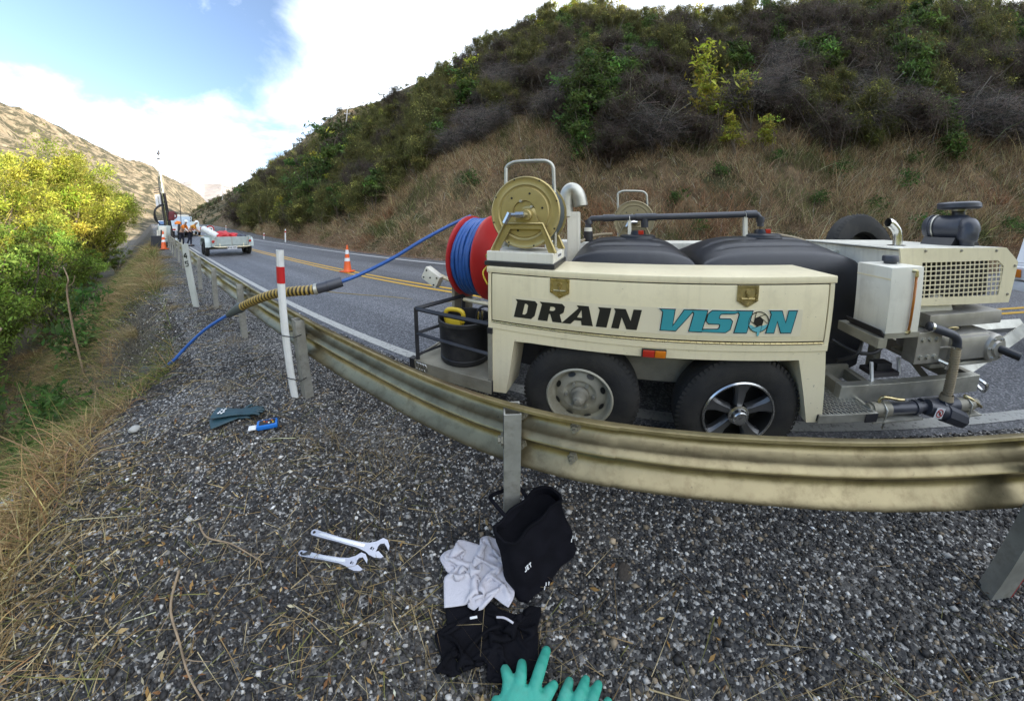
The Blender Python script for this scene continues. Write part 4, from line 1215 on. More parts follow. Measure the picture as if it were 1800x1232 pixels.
# ---- wheels
def make_wheel(x, alloy):
    z, r = 0.372, 0.378
    w = obj('wheel', None, TR, (x, 0.035, z))
    prof = []
    R = r
    prof = [(0.205, 0.045), (0.212, 0.018), (0.235, 0.006), (0.285, -0.004), (0.325, 0.000), (0.350, 0.010), (0.366, 0.022), (0.375, 0.036), (0.378, 0.055), (0.378, 0.15), (0.375, 0.172), (0.355, 0.188), (0.30, 0.196), (0.215, 0.19), (0.205, 0.17)]
    tb = MB(); tb.lathe(prof, 64, (0, 0, 0), 'Y')
    # flatten the contact patch
    tb.v = [(p[0], p[1], max(p[2], -0.370)) for p in tb.v]
    n = 72
    for k in range(n):
        a = 2 * PI * k / n
        ca, sa = math.cos(a), math.sin(a)
        da = PI / n * 0.62
        for (r0, r1, y0, y1) in ((0.353, 0.3795, 0.009, 0.034),):
            P = []
            for (rr, aa, yy) in ((r0, -da, y0 + .001), (r0, da, y0 + .001), (r1, da, y1), (r1, -da, y1), (r1 - .004, -da, y0 + .008), (r1 - .004, da, y0 + .008)):
                P.append((rr * math.cos(a + aa), yy, rr * math.sin(a + aa)))
            tb.add([P[0], P[1], P[5], P[4], P[3], P[2]], [(0, 1, 2, 3), (3, 2, 5, 4)])
    for (yy) in (0.075, 0.112, 0.148):
        pass
    ty = part('tyre', tb, 'rubber', w, 40)
    if not alloy:
        rb = MB()
        rb.lathe([(0.214, 0.020), (0.218, 0.010), (0.208, 0.004), (0.200, 0.010), (0.196, 0.030), (0.188, 0.062), (0.168, 0.072), (0.150, 0.058), (0.110, 0.050), (0.085, 0.066), (0.0, 0.066)], 48, (0, 0, 0), 'Y')
        part('rim', rb, M['rim_paint'], w, 30)
        for k in range(8):
            sb = MB()
            a = 2 * PI * (k + .5) / 8
            c, s_ = math.cos(a), math.sin(a); u = Vector((c, 0, s_)); v = Vector((-s_, 0, c))
            pts = []
            for i in range(12):
                q = 2 * PI * i / 12
                pts.append(u * (0.156 + 0.014 * math.cos(q)) + v * (0.026 * math.sin(q)) + Vector((0, 0.0535 + 0.008 * math.cos(q), 0)))
            sb.add(pts, [tuple(range(12))]); part('slot', sb, 'ink', w)
        hbm = MB(); hbm.lathe([(0.062, 0.066), (0.060, 0.045), (0.045, 0.038), (0.040, -0.002), (0.036, -0.020), (0.026, -0.026), (0.022, -0.045), (0.0, -0.048)], 24, (0, 0, 0), 'Y')
        part('hub', hbm, 'frame', w, 35)
        nb = MB()
        for k in range(6):
            a = 2 * PI * k / 6
            nb.lathe([(0, 0.036), (0.010, 0.036), (0.012, 0.062)], 6, (0.088 * math.cos(a), 0, 0.088 * math.sin(a)), 'Y')
        part('wheel_nut', nb, 'galv', w, 30)
    else:
        rb = MB(); rb.lathe([(0.214, 0.020), (0.219, 0.008), (0.207, 0.000), (0.202, 0.012), (0.190, 0.085), (0.175, 0.115), (0.0, 0.118)], 48, (0, 0, 0), 'Y')
        part('rim', rb, 'ink', w, 30)
        lip = MB(); lip.lathe([(0.2195, 0.0065), (0.213, -0.0015), (0.204, 0.0005), (0.202, 0.009)], 48, (0, 0, 0), 'Y'); part('rim_lip', lip, 'chrome', w, 30)
        for k in range(5):
            a = 2 * PI * k / 5 + PI / 2
            u = Vector((math.cos(a), 0, math.sin(a))); v = Vector((-math.sin(a), 0, math.cos(a)))
            sp = MB(); rows = []
            for (rr, hw, y) in ((0.050, 0.026, 0.020), (0.090, 0.028, 0.018), (0.13, 0.032, 0.020), (0.17, 0.045, 0.016), (0.204, 0.070, 0.008)):
                rows.append([u * rr - v * hw + Vector((0, y + .016, 0)), u * rr - v * hw * .62 + Vector((0, y, 0)), u * rr + v * hw * .62 + Vector((0, y, 0)), u * rr + v * hw + Vector((0, y + .016, 0)), u * rr + v * hw + Vector((0, y + .05, 0)), u * rr - v * hw + Vector((0, y + .05, 0))])
            V = [p for rw in rows for p in rw]
            F = [(i * 6 + j, i * 6 + (j + 1) % 6, (i + 1) * 6 + (j + 1) % 6, (i + 1) * 6 + j) for i in range(4) for j in range(6)]
            sp.add(V, F); part('spoke', sp, 'alloy', w, 35)
        cp = MB(); cp.lathe([(0.066, 0.03), (0.062, 0.006), (0.048, 0.000), (0.046, -0.028), (0.040, -0.036), (0.022, -0.038), (0.0, -0.036)], 30, (0, 0, 0), 'Y'); part('centre_cap', cp, 'chrome', w, 35)
    return w
M['rim_paint'] = mat('dull_cream_rim', (0.40, 0.375, 0.29), 0.5, 0.2, var=0.15, scale=8, dirt=(0.16, 0.13, 0.08), dirt_amt=0.6, dirt_scale=6)
M['alloy'] = mat('machined_alloy', (0.17, 0.168, 0.165), 0.42, 0.8, var=0.2)
make_wheel(0.622, False)['label'] = 'wheel with slotted cream steel rim'
make_wheel(1.590, True)['label'] = 'wheel with five-spoke alloy rim'
for x in (0.622, 1.59):
    wb = MB(); wb.lathe([(0.2, 0.0), (0.35, 0.0), (0.378, 0.04), (0.378, 0.16), (0.35, 0.19), (0.2, 0.19), (0.0, 0.12)], 40, (0, 0, 0), 'Y')
    o = part('far_wheel', wb, 'rubber', None, 40); o.location = (x, 1.62, 0.372)
part('axle', MB().tube([(0.622, 0.2, 0.372), (0.622, 1.65, 0.372)], 0.03, 10), 'frame'); part('axle', MB().tube([(1.59, 0.2, 0.372), (1.59, 1.65, 0.372)], 0.03, 10), 'frame')

# ---- chassis
for y in (0.42, 1.35):
    part('chassis_rail', bx(-0.64, 2.55, y, y + 0.05, 0.40, 0.50, bev=0.004), 'frame')
part('front_beam', bx(2.30, 3.42, 0.16, 0.22, 0.372, 0.488, bev=0.005), 'galv')
part('front_beam', bx(2.30, 3.42, 1.30, 1.36, 0.372, 0.488, bev=0.005), 'frame')
for x in (2.30, 3.37): part('cross_member', bx(x, x + 0.05, 0.22, 1.30, 0.375, 0.485), 'frame')
part('cross_member', bx(2.52, 2.57, 0.22, 1.30, 0.40, 0.47), 'frame')
for (a, b_) in (((3.36, 0.30), (5.0, 0.85)), ((3.36, 1.22), (5.0, 0.92))):
    d = MB(); A_, B_ = Vector((*a, 0.43)), Vector((*b_, 0.50)); d.tube([A_, B_], 0.062, 4); part('drawbar', d, 'galv')
part('brace', MB().tube([(3.05, 0.22, 0.44), (3.36, 0.75, 0.44)], 0.03, 4), 'frame')
part('chain', MB().tube(spline([(3.42, 0.19, 0.46), (3.47, 0.14, 0.42), (3.50, 0.17, 0.36), (3.47, 0.22, 0.40)], 5), 0.012, 5), 'chrome')
# ---- rear platform and cage
pf = part('rear_platform', bx(-0.655, 0.03, 0.0, 1.55, 0.392, 0.405), M['frame'])
part('side_board', bx(-0.69, 0.03, -0.016, 0.0, 0.300, 0.404, bev=0.003), 'frame', pf)
part('end_board', bx(-0.69, -0.672, 0.0, 1.55, 0.300, 0.404, bev=0.003), 'frame', pf)
part('corner_cap', bx(-0.705, -0.655, -0.02, 0.03, 0.296, 0.412, bev=0.003), 'black', pf)
part('corner_post', bx(0.0, 0.034, -0.004, 0.05, 0.335, 0.80, bev=0.003), 'frame', pf)
part('corner_cap', bx(-0.002, 0.036, -0.008, 0.05, 0.300, 0.405, bev=0.003), 'black', pf)
part('corner_cap', bx(-0.002, 0.036, -0.008, 0.05, 0.755, 0.797, bev=0.003), 'black', pf)
ch = MB()
for i in range(4): ch.tube([(-0.62 + i * .028 + .018 * math.cos(a), -0.022 - .002 * i, 0.365 + .030 * math.sin(a)) for a in [2 * PI * j / 10 for j in range(10)]], 0.0045, 5, closed=True)
part('coiled_wire', ch, 'chrome', pf, True)
cg = obj('cage', None, TR)
def rod(a, b_, s=0.013): return part('bar', MB().tube([a, b_], s * 1.35, 4), 'black', cg)
rod((-0.640, 0.012, 0.40), (-0.640, 0.012, 0.838), 0.016); rod((-0.640, 0.012, 0.828), (0.0, 0.012, 0.815)); rod((-0.640, 0.012, 0.625), (0.0, 0.012, 0.595), 0.011)
rod((-0.640, 0.012, 0.828), (-0.500, 0.50, 0.832)); rod((-0.500, 0.50, 0.835), (-0.500, 0.50, 0.66), 0.016); rod((-0.640, 0.012, 0.625), (-0.500, 0.50, 0.625), 0.010)
rod((-0.640, 0.012, 0.44), (-0.500, 0.50, 0.44), 0.009); rod((-0.500, 0.50, 0.66), (-0.500, 0.50, 0.40), 0.012)

# ---- red drum with blue hose
dr = obj('hose_drum', None, TR, (-0.40, 0.72, 1.175), (0, 0, math.radians(-5)))
def flange(x, s):
    f = MB(); f.lathe([(0.06, 0), (0.385, 0.0), (0.400, 0.012 * s), (0.400, 0.022 * s), (0.385, 0.03 * s), (0.06, 0.014 * s)], 56, (x, 0, 0), 'X', closed=True); return f
part('flange', flange(-0.155, 1), 'red', dr, 40); part('flange', flange(0.140, -1), 'red', dr, 40)
part('core', MB().lathe([(0.16, -0.135), (0.16, 0.12)], 30, (0, 0, 0), 'X'), 'red', dr, 40)
part('shaft', MB().tube([(-0.26, 0, 0), (0.30, 0, 0)], 0.028, 14), 'galv', dr, 40)
hc = MB(); pts = []
for layer, (rr, nn) in enumerate(((0.29, 7.0), (0.325, 7.0), (0.360, 6.0))):
    for i in range(int(nn * 26)):
        a = 2 * PI * i / 26; fx = i / (nn * 26); fx = fx if layer % 2 == 0 else 1 - fx
        pts.append((-0.120 + 0.235 * fx + 0.006 * math.sin(i * .9), (rr + 0.004 * math.sin(i * .37)) * math.sin(a), (rr + 0.004 * math.cos(i * .53)) * math.cos(a)))
hc.tube(pts, 0.0195, 8); part('hose_coil', hc, 'blue_hose', dr, True)
part('drum_bracket', bx(-0.06, 0.0, 0.50, 0.95, 0.80, 1.22), 'frame'); part('drum_bracket', bx(-0.66, -0.63, 0.55, 0.90, 0.40, 1.22), 'frame')
mt = MB(); mt.lathe([(0.0, 0.0), (0.075, 0.0), (0.085, 0.03), (0.085, 0.10), (0.07, 0.14), (0.0, 0.15)], 24, (0.0, 0.36, 1.36), 'Y'); part('drum_motor', mt, 'white', None, 40)
part('cable', MB().tube(spline([(-0.01, 0.05, 1.30), (-0.05, 0.08, 1.27), (-0.03, 0.10, 1.22), (-0.06, 0.05, 1.16), (-0.02, 0.04, 1.08)], 6), 0.006, 6), 'yellow', None, True)

# control box on its arm at the back
ab = obj('control_arm', None, TR)
part('arm', MB().tube([(-0.30, 0.75, 0.86), (-0.62, 0.62, 0.90), (-0.80, 0.56, 0.98)], 0.02, 6), 'cream', ab)
part('control_box', bx(-0.98, -0.78, 0.50, 0.58, 0.90, 1.03, bev=0.008, R=rotv(0, math.radians(28), 0)), 'white', ab, 30)
cs = MB()
for (dx, dz) in ((-.07, .04), (.07, .04), (-.07, -.04), (.07, -.04), (0, 0)):
    q = rotv(0, math.radians(28), 0) @ Vector((dx, -0.044, dz)); cs.lathe([(0, -.004), (.008, -.004), (.008, .006)], 8, (-0.88 + q.x, 0.54 + q.y, 0.965 + q.z), 'Y')
part('screw', cs, 'ink', ab)
part('arm_bar', MB().tube([(-0.50, 0.5, 0.80), (-0.18, 0.45, 0.80)], 0.018, 6), 'cream', ab); part('white_bracket', bx(-0.30, -0.15, 0.80, 0.85, 0.78, 0.90), 'white', ab)

# ---- hose reels on the boxes
def reel(loc, rz, metal, with_hose, scale=1.0, base=True):
    r = obj('hose_reel', None, TR, loc, (0, 0, rz)); r.scale = (scale,) * 3
    cz = 0.262
    fl = [(0.030, 0.0), (0.075, 0.0), (0.080, -0.012), (0.165, -0.012), (0.172, -0.004), (0.180, -0.004), (0.188, -0.010), (0.222, -0.006), (0.236, -0.012), (0.244, -0.006), (0.242, 0.003), (0.19, 0.004), (0.03, 0.006)]
    part('flange', MB().lathe(fl, 56, (0, 0.035, cz), 'Y'), metal, r, 40)
    part('flange', MB().lathe([(a, -h) for a, h in fl], 56, (0, 0.265, cz), 'Y'), metal, r, 40)
    hl = MB()
    for k in range(6):
        a = 2 * PI * k / 6 + 0.2
        hl.lathe([(0, 0.0195), (0.0075, 0.0195), (0.0075, 0.026)], 10, (0.13 * math.cos(a), 0, cz + 0.13 * math.sin(a)), 'Y')
    for k in range(8):
        a = 2 * PI * k / 8 + 0.3
        hl.lathe([(0, 0.0215), (0.006, 0.0215), (0.006, 0.032)], 8, (0.232 * math.cos(a), 0, cz + 0.232 * math.sin(a)), 'Y')
    part('holes', hl, 'ink', r)
    bl = MB()
    for (bx_, bz_) in ((-0.02, 0.075), (0.055, 0.035), (-0.05, -0.06)): bl.lathe([(0, 0.008), (0.009, 0.008), (0.011, 0.024)], 6, (bx_, 0, cz + bz_), 'Y')
    part('bolt', bl, 'galv', r, 30)
    hc = MB(); pts = []
    for layer, (rr, nn) in enumerate(((0.15, 7.0), (0.175, 7.0), (0.20, 7.0), (0.222, 6.5))):
        for i in range(int(nn * 22)):
            a = 2 * PI * i / 22; fx = i / (nn * 22); fx = fx if layer % 2 == 0 else 1 - fx
            pts.append((rr * math.sin(a), 0.055 + 0.19 * fx, cz + rr * math.cos(a)))
    hc.tube(pts, 0.0135, 7); part('hose_coil', hc, 'grey_hose', r, True)
    for y, nm in ((0.0, 'stand'), (0.30, 'stand')):
        L = [(-0.225, 0.0), (-0.170, 0.0), (-0.155, 0.03), (-0.085, 0.150), (0.125, 0.150), (0.165, 0.02), (0.175, 0.0), (0.225, 0.0), (0.14, 0.185), (0.11, 0.20), (-0.10, 0.20), (-0.125, 0.185)]
        part(nm, MB().prism(L, y - 0.006, y + 0.006, FX), metal, r, 0)
        fl_ = MB(); fl_.tube([(-0.222, y - .012, 0.004), (-0.124, y - .012, 0.186), (0.138, y - .012, 0.186), (0.222, y - .012, 0.004)], 0.009, 6)
        part('stand_edge', fl_, metal, r, 40)
    part('bearing', MB().lathe([(0.0, -0.035), (0.032, -0.035), (0.038, -0.028), (0.040, 0.018), (0.062, 0.024)], 24, (0.03, 0, cz - 0.02), 'Y'), metal, r, 40)
    part('bearing_plate', MB().prism([(-0.05, 0.195), (-0.03, 0.255), (0.0, 0.285), (0.05, 0.285), (0.085, 0.25), (0.11, 0.195)], -0.010, 0.004, FX), metal, r)
    ft = MB(); c0 = Vector((0.03, -0.03, cz - 0.02))
    ft.tube([c0, c0 + Vector((-0.01, -0.035, 0.0))], 0.018, 8); ft.tube([c0 + Vector((0, -0.035, 0)), c0 + Vector((-0.055, -0.04, 0.0))], [0.021, 0.021], 6); ft.tube([c0 + Vector((-0.055, -0.04, 0.0)), c0 + Vector((-0.10, -0.045, 0.0))], 0.015, 8)
    ft.tube([c0 + Vector((-0.09, -0.045, 0.012)), c0 + Vector((-0.125, -0.05, -0.055))], [0.020, 0.018], 6)
    part('swivel_fitting', ft, 'chrome', r, 30)
    hp = spline([(-0.185, 0.16, 0.02), (-0.185, 0.16, 0.30), (-0.185, 0.16, 0.56), (-0.178, 0.16, 0.61), (-0.135, 0.16, 0.635), (-0.08, 0.16, 0.640), (0.08, 0.16, 0.632), (0.135, 0.16, 0.62), (0.168, 0.16, 0.585), (0.175, 0.16, 0.52), (0.18, 0.16, 0.26), (0.18, 0.16, 0.02)], 6)
    part('guide_hoop', MB().tube(hp, 0.0135, 10), 'galv', r, True)
    return r
pl = part('reel_plinth', bx(-0.035, 0.445, 0.02, 0.43, 1.216, 1.246, bev=0.004), 'black')
pp = part('reel_plate', bx(-0.025, 0.435, 0.035, 0.42, 1.246, 1.312, bev=0.006), 'white')
part('warning_sticker', bx(0.4355, 0.4367, 0.16, 0.30, 1.268, 1.300), 'reflect', pp)
for i in range(4): part('sticker_print', bx(0.4368, 0.4374, 0.17 + i * .03, 0.19 + i * .03, 1.276, 1.292), 'ink', pp)
reel((0.222, 0.075, 1.312), 0.0, 'gold', True)['label'] = 'gold painted hose reel nearest the rail'
# far box and second reel
fb = part('far_box', bx(0.0, 3.05, 1.55, 1.98, 0.80, 1.285, bev=0.006), 'white')
rr_ = reel((1.02, 1.62, 1.285), 0.0, 'bronze', True, 0.93); rr_['label'] = 'dull bronze hose reel on the far side'
part('filler_neck', MB().lathe([(0.0, 0.06), (0.03, 0.06), (0.032, 0.045), (0.022, 0.04), (0.022, 0)], 16, (2.35, 1.6, 1.286), 'Z'), 'galv', fb, 30)
# white post and curved cowl behind the reel
part('duct_post', bx(0.40, 0.505, 0.76, 0.86, 0.90, 1.60, bev=0.006), 'white')
cw = spline([(0.385, 0.80, 1.56), (0.385, 0.80, 1.68), (0.395, 0.80, 1.76), (0.43, 0.80, 1.80), (0.47, 0.80, 1.785), (0.50, 0.80, 1.73), (0.515, 0.80, 1.65)], 7)
part('duct_cowl', MB().tube(cw, 0.062, 18, caps=False), 'galv', None, 40)

# ---- water tanks
def tank(u0, u1, v0, v1, w0, wt, dome, name='water_tank'):
    nu, nv = 56, 44
    U = np.linspace(-1, 1, nu); Vv = np.linspace(-1, 1, nv)
    A, B = np.meshgrid(U, Vv, indexing='ij')
    # rounded plan, domed top
    x = (u0 + u1) / 2 + (u1 - u0) / 2 * A; y = (v0 + v1) / 2 + (v1 - v0) / 2 * B
    z = wt + dome * (1 - np.abs(A) ** 4.0) * (0.36 + 0.64 * (1 - np.abs(B) ** 1.8))
    er = np.minimum((1 - np.abs(A)) * (u1 - u0) / 2, (1 - np.abs(B)) * (v1 - v0) / 2)
    z = z - 0.045 * np.clip(1 - er / 0.05, 0, 1) ** 2
    for vb, a0, a1 in ((-0.62, -0.75, 0.55), (-0.30, -0.85, 0.80), (0.10, -0.7, 0.75), (0.5, -0.8, 0.8)):
        g = np.exp(-((B - vb) / 0.028) ** 2) * np.clip((A - a0) * 8, 0, 1) * np.clip((a1 - A) * 8, 0, 1)
        z = z - 0.020 * g
    V = np.stack([x, y, z], -1).reshape(-1, 3)
    i = np.arange(nu - 1)[:, None] * nv + np.arange(nv - 1)[None]
    F = [tuple(q) for q in np.stack([i, i + nv, i + nv + 1, i + 1], -1).reshape(-1, 4)]
    ring = [k * nv for k in range(nu)] + [(nu - 1) * nv + k for k in range(1, nv)] + [k * nv + nv - 1 for k in range(nu - 2, -1, -1)] + [k for k in range(nv - 2, 0, -1)]
    V = [tuple(p) for p in V]
    n = len(ring); prev = ring
    for (dz, out) in ((0.06, 0.012), (0.30, 0.018), (0.36, 0.008), (0.42, 0.018), (wt - w0 - 0.05, 0.014), (wt - w0, -0.02)):
        cur = []
        for q in ring:
            p = V[q]; cx, cy = (u0 + u1) / 2, (v0 + v1) / 2
            ox = out * np.sign(p[0] - cx) if abs(abs(p[0] - cx) - (u1 - u0) / 2) < 1e-5 else 0
            oy = out * np.sign(p[1] - cy) if abs(abs(p[1] - cy) - (v1 - v0) / 2) < 1e-5 else 0
            V.append((p[0] + ox, p[1] + oy, wt - dz)); cur.append(len(V) - 1)
        for k in range(n):
            F.append((prev[k], prev[(k + 1) % n], cur[(k + 1) % n], cur[k]))
        prev = cur
    F.append(tuple(prev))
    mb = MB(); mb.add(V, F)
    return part(name, mb, 'tank', None, 50)
tk1 = tank(0.46, 1.385, 0.46, 1.46, 0.44, 1.215, 0.165); tk1['label'] = 'black domed tank behind the gold reel'
tk2 = tank(1.395, 2.62, 0.46, 1.46, 0.44, 1.20, 0.185); tk2['label'] = 'longer black domed tank next to the fuel tank'
for (u, zz, tk) in ((1.00, 1.365, tk1), (2.07, 1.372, tk2)):
    part('lid', MB().lathe([(0.0, 0.035), (0.13, 0.033), (0.15, 0.024), (0.155, 0.005), (0.165, 0.0), (0.165, -0.03)], 36, (u, 0.95, zz), 'Z'), 'tank', tk, 40)
    part('cap', MB().lathe([(0.0, 0.07), (0.05, 0.068), (0.062, 0.055), (0.066, 0.034)], 18, (u, 0.95, zz), 'Z'), 'tank', tk, 40)
    part('red_tab', bx(u + 0.0, u + 0.045, 0.885, 0.91, zz + 0.035, zz + 0.072, bev=0.004), 'red_lens', tk)
# overflow pipe over the tanks
P = [(0.565, 0.95, 1.35), (0.565, 0.95, 1.515), (0.60, 0.95, 1.542), (0.66, 0.95, 1.545), (1.30, 0.95, 1.555), (1.97, 0.95, 1.568), (2.03, 0.95, 1.562), (2.055, 0.95, 1.53), (2.055, 0.95, 1.465)]
mp_ = part('overflow_pipe', MB().tube(P, 0.027, 14), 'pvc', None, 40)
part('coupling', MB().tube([(0.575, 0.95, 1.49), (0.565, 0.95, 1.535)], 0.033, 14), 'pvc', mp_, 40)
part('coupling', MB().tube([(0.70, 0.95, 1.546), (0.80, 0.95, 1.548)], 0.033, 14), 'pvc', mp_, 40)
part('coupling', MB().tube([(0.98, 0.95, 1.55), (1.16, 0.95, 1.553)], 0.034, 14), 'pvc', mp_, 40)
part('coupling', MB().tube([(1.06, 0.95, 1.55), (1.06, 0.95, 1.46)], [0.034, 0.03], 14), 'pvc', mp_, 40)
part('coupling', MB().tube([(1.92, 0.95, 1.567), (2.02, 0.95, 1.568)], 0.034, 14), 'pvc', mp_, 40)
part('coupling', MB().tube([(2.055, 0.95, 1.545), (2.055, 0.95, 1.50)], 0.034, 14), 'pvc', mp_, 40)
part('white_collar', MB().tube([(0.565, 0.95, 1.425), (0.565, 0.95, 1.46)], 0.036, 14), 'white', mp_, 40); part('black_union', MB().tube([(0.565, 0.95, 1.33), (0.565, 0.95, 1.425)], 0.042, 14), 'black', mp_, 40)
for (u, z0, z1) in ((0.915, 1.36, 1.525), (1.905, 1.36, 1.545)):
    part('pipe_support', bx(u, u + 0.03, 0.93, 0.965, z0, z1, bev=0.002), 'white', mp_); part('cable_tie', MB().tube([(u + .015 + 0, 0.95 + .03 * math.cos(a), z1 + .015 + .032 * math.sin(a)) for a in [2 * PI * i / 12 for i in range(12)]], 0.003, 5, closed=True), 'white', mp_)
part('tank_hose', MB().tube(spline([(2.10, 1.05, 1.40), (2.30, 1.10, 1.385), (2.55, 1.15, 1.34), (2.72, 1.15, 1.27)], 8), 0.014, 8), 'tan_hose', None, True)
part('tank_hose', MB().tube(spline([(0.50, 0.9, 1.33), (0.62, 0.98, 1.385), (0.78, 1.02, 1.40)], 8), 0.014, 8), 'tan_hose', None, True)

# ---- fuel tank
ft_ = part('fuel_tank', bx(2.382, 2.612, 0.0, 0.262, 0.862, 1.248, bev=0.008), 'white', None, 30)
part('weld_seam', bx(2.3805, 2.383, 0.004, 0.258, 1.178, 1.186), 'cream', ft_); part('tray_edge', bx(2.376, 2.618, -0.006, 0.0, 0.855, 0.884), 'frame', ft_)
part('filler_cap', MB().lathe([(0.0, 0.045), (0.042, 0.045), (0.046, 0.038), (0.046, 0.012), (0.036, 0.010), (0.036, 0)], 24, (2.53, 0.16, 1.249), 'Z'), 'pvc', ft_, 40)
gg = part('sight_gauge', MB().tube([(2.530, -0.012, 0.90), (2.545, -0.012, 1.20)], 0.007, 8), 'gauge', ft_, True)
part('gauge_fitting', MB().tube([(2.545, -0.014, 1.195), (2.545, -0.014, 1.225), (2.53, 0.005, 1.228)], 0.010, 8).tube([(2.530, -0.014, 0.90), (2.530, -0.014, 0.885), (2.52, 0.005, 0.882)], 0.010, 8), 'brass', gg, 40)
part('tank_bracket', MB().prism([(2.345, 0.905), (2.352, 0.905), (2.388, 0.868), (2.60, 0.860), (2.60, 0.852), (2.378, 0.858)], 0.0, 0.28, FX), 'rig_dark')
part('tank_arm', bx(2.34, 2.40, -0.005, 0.34, 0.80, 0.858, bev=0.003), 'frame')
# ---- engine housing with grille
eh = obj('engine_housing', None, TR)
part('side_panel', MB().prism([[(2.60, 1.335), (3.52, 1.318), (3.64, 1.225), (3.575, 0.965), (2.66, 0.985)][::-1], [(2.78, 1.245), (2.78, 1.03), (3.465, 1.018), (3.50, 1.20), (3.44, 1.24)]], 0.160, 0.172, FX), 'cream', eh)
part('top_panel', MB().prism([(2.60, 1.335), (3.52, 1.318), (3.64, 1.225), (3.632, 1.218), (3.516, 1.310), (2.60, 1.327)], 0.172, 1.22, FX), 'white', eh)
part('dark_core', bx(2.70, 3.50, 0.26, 1.15, 1.0, 1.29), 'black', eh)
part('engine_block', bx(2.95, 3.25, 0.215, 0.27, 1.04, 1.20, bev=0.02), 'rig_dark', eh)
gr = MB()
for i in range(1, 18):
    x = 2.775 + i * 0.0415
    gr.box(x - .0035, x + .0035, 0.163, 0.168, 1.018, 1.246)
for i in range(1, 8):
    z = 1.02 + i * 0.0285
    gr.box(2.775, 3.50, 0.1625, 0.1675, z - .0035, z + .0035)
part('grille', gr, 'cream', eh)
sc = MB()
for (x, z) in ((2.80, 1.315), (3.10, 1.310), (3.42, 1.302), (3.605, 1.20), (3.55, 1.02)): sc.lathe([(0, 0.152), (0.007, 0.152), (0.009, 0.160)], 8, (x, 0, z), 'Y')
part('screw', sc, 'frame', eh)
part('rear_cover', bx(2.63, 2.76, 0.185, 1.20, 0.99, 1.318), 'white', eh); part('rear_cover', bx(2.42, 2.63, 0.75, 1.48, 0.95, 1.275, bev=0.006), 'white', eh, 30)
part('exhaust', MB().tube(spline([(2.84, 0.42, 1.27), (2.85, 0.42, 1.36), (2.845, 0.42, 1.43), (2.80, 0.42, 1.478), (2.77, 0.42, 1.488)], 6), 0.031, 14, caps=False), 'chrome', eh, True)
part('exhaust_slot', MB().lathe([(0, 0.001), (0.06, 0.001)], 20, (2.84, 0.42, 1.3335), 'Z'), 'ink', eh)
# air filter with mushroom cap
af = obj('air_filter', None, TR, (3.42, 0.42, 1.30))
part('mount', MB().prism([(-0.16, 0.0), (0.16, 0.0), (0.10, 0.075), (-0.10, 0.075)], -0.05, 0.20, FX), 'black', af)
part('canister', MB().lathe([(0.0, -0.11), (0.085, -0.11), (0.098, -0.09), (0.098, 0.14), (0.105, 0.145), (0.105, 0.165), (0.09, 0.20), (0.0, 0.20)], 32, (0.02, 0.05, 0.135), 'Y'), 'pvc', af, 40)
part('elbow', MB().tube(spline([(-0.03, -0.08, 0.005), (-0.035, -0.085, 0.06), (-0.02, -0.09, 0.12), (0.01, -0.06, 0.16)], 6), [0.045] * 6 + [0.062] * 7 + [0.07] * 6, 18), 'pvc', af, True)
part('stack', MB().tube([(0.06, 0.05, 0.20), (0.075, 0.05, 0.29)], 0.042, 18), 'pvc', af, 40)
part('rain_cap', MB().lathe([(0.0, 0.035), (0.125, 0.033), (0.140, 0.022), (0.143, -0.006), (0.128, -0.018), (0.05, -0.018)], 40, (0.075, 0.05, 0.293), 'Z'), 'pvc', af, 40)
part('clamp', MB().lathe([(0.047, 0.0), (0.047, 0.012)], 20, (0.072, 0.05, 0.262), 'Z').lathe([(0.107, 0.10), (0.107, 0.112)], 30, (0.02, 0.05, 0.135), 'Y').lathe([(0.05, 0), (0.05, .014)], 18, (-.03, -.08, .008), 'Z'), 'galv', af, 40)
# spare wheel on the far side
swm = MB(); swm.lathe([(0.20, -0.03), (0.215, -0.075), (0.29, -0.095), (0.345, -0.08), (0.365, -0.05), (0.368, 0.05), (0.345, 0.08), (0.29, 0.095), (0.215, 0.075), (0.20, 0.03)], 56, (0, 0, 0), 'Y')
for k in range(60):
    a = 2 * PI * k / 60; da = PI / 60 * .6
    swm.add([(rr * math.cos(a + s), y, rr * math.sin(a + s)) for (rr, s, y) in ((0.347, -da, -0.082), (0.347, da, -0.082), (0.371, da, -0.05), (0.371, -da, -0.05))], [(0, 1, 2, 3)])
sp_ = part('spare_tyre', swm, 'rubber', None, 40); sp_.scale = (1.16, 1.0, 1.16); sp_.location = (3.36, 1.36, 1.14); sp_.rotation_euler = (math.radians(-6), 0, math.radians(8))
part('spare_rim', MB().lathe([(0.205, 0.0), (0.18, 0.04), (0.0, 0.05)], 40, (0, 0, 0), 'Y'), 'ink', sp_, 30)

# ---- pump
pu = obj('pump', None, TR)
part('guard_disc', MB().prism([(2.84, 0.80)] + [(2.99 + 0.155 * math.cos(a), 0.90 + 0.125 * math.sin(a)) for a in [PI * (1 - i / 14) for i in range(15)]] + [(3.14, 0.80)], 0.22, 0.235, FX), 'white', pu)
part('belt_guard', bx(2.86, 3.49, 0.14, 0.50, 0.842, 0.925, bev=0.006), 'alu', pu, 30)
part('crankcase', bx(2.93, 3.42, 0.12, 0.46, 0.615, 0.805, bev=0.05), 'alu', pu, 40)
part('crankcase_cover', bx(3.02, 3.46, 0.10, 0.42, 0.63, 0.785, bev=0.03), 'alu', pu, 40)
part('rib', bx(2.93, 3.40, 0.108, 0.125, 0.715, 0.730, bev=0.004), 'alu', pu)
part('sump_foot', bx(2.90, 3.44, 0.12, 0.44, 0.590, 0.612, bev=0.004), 'galv', pu)
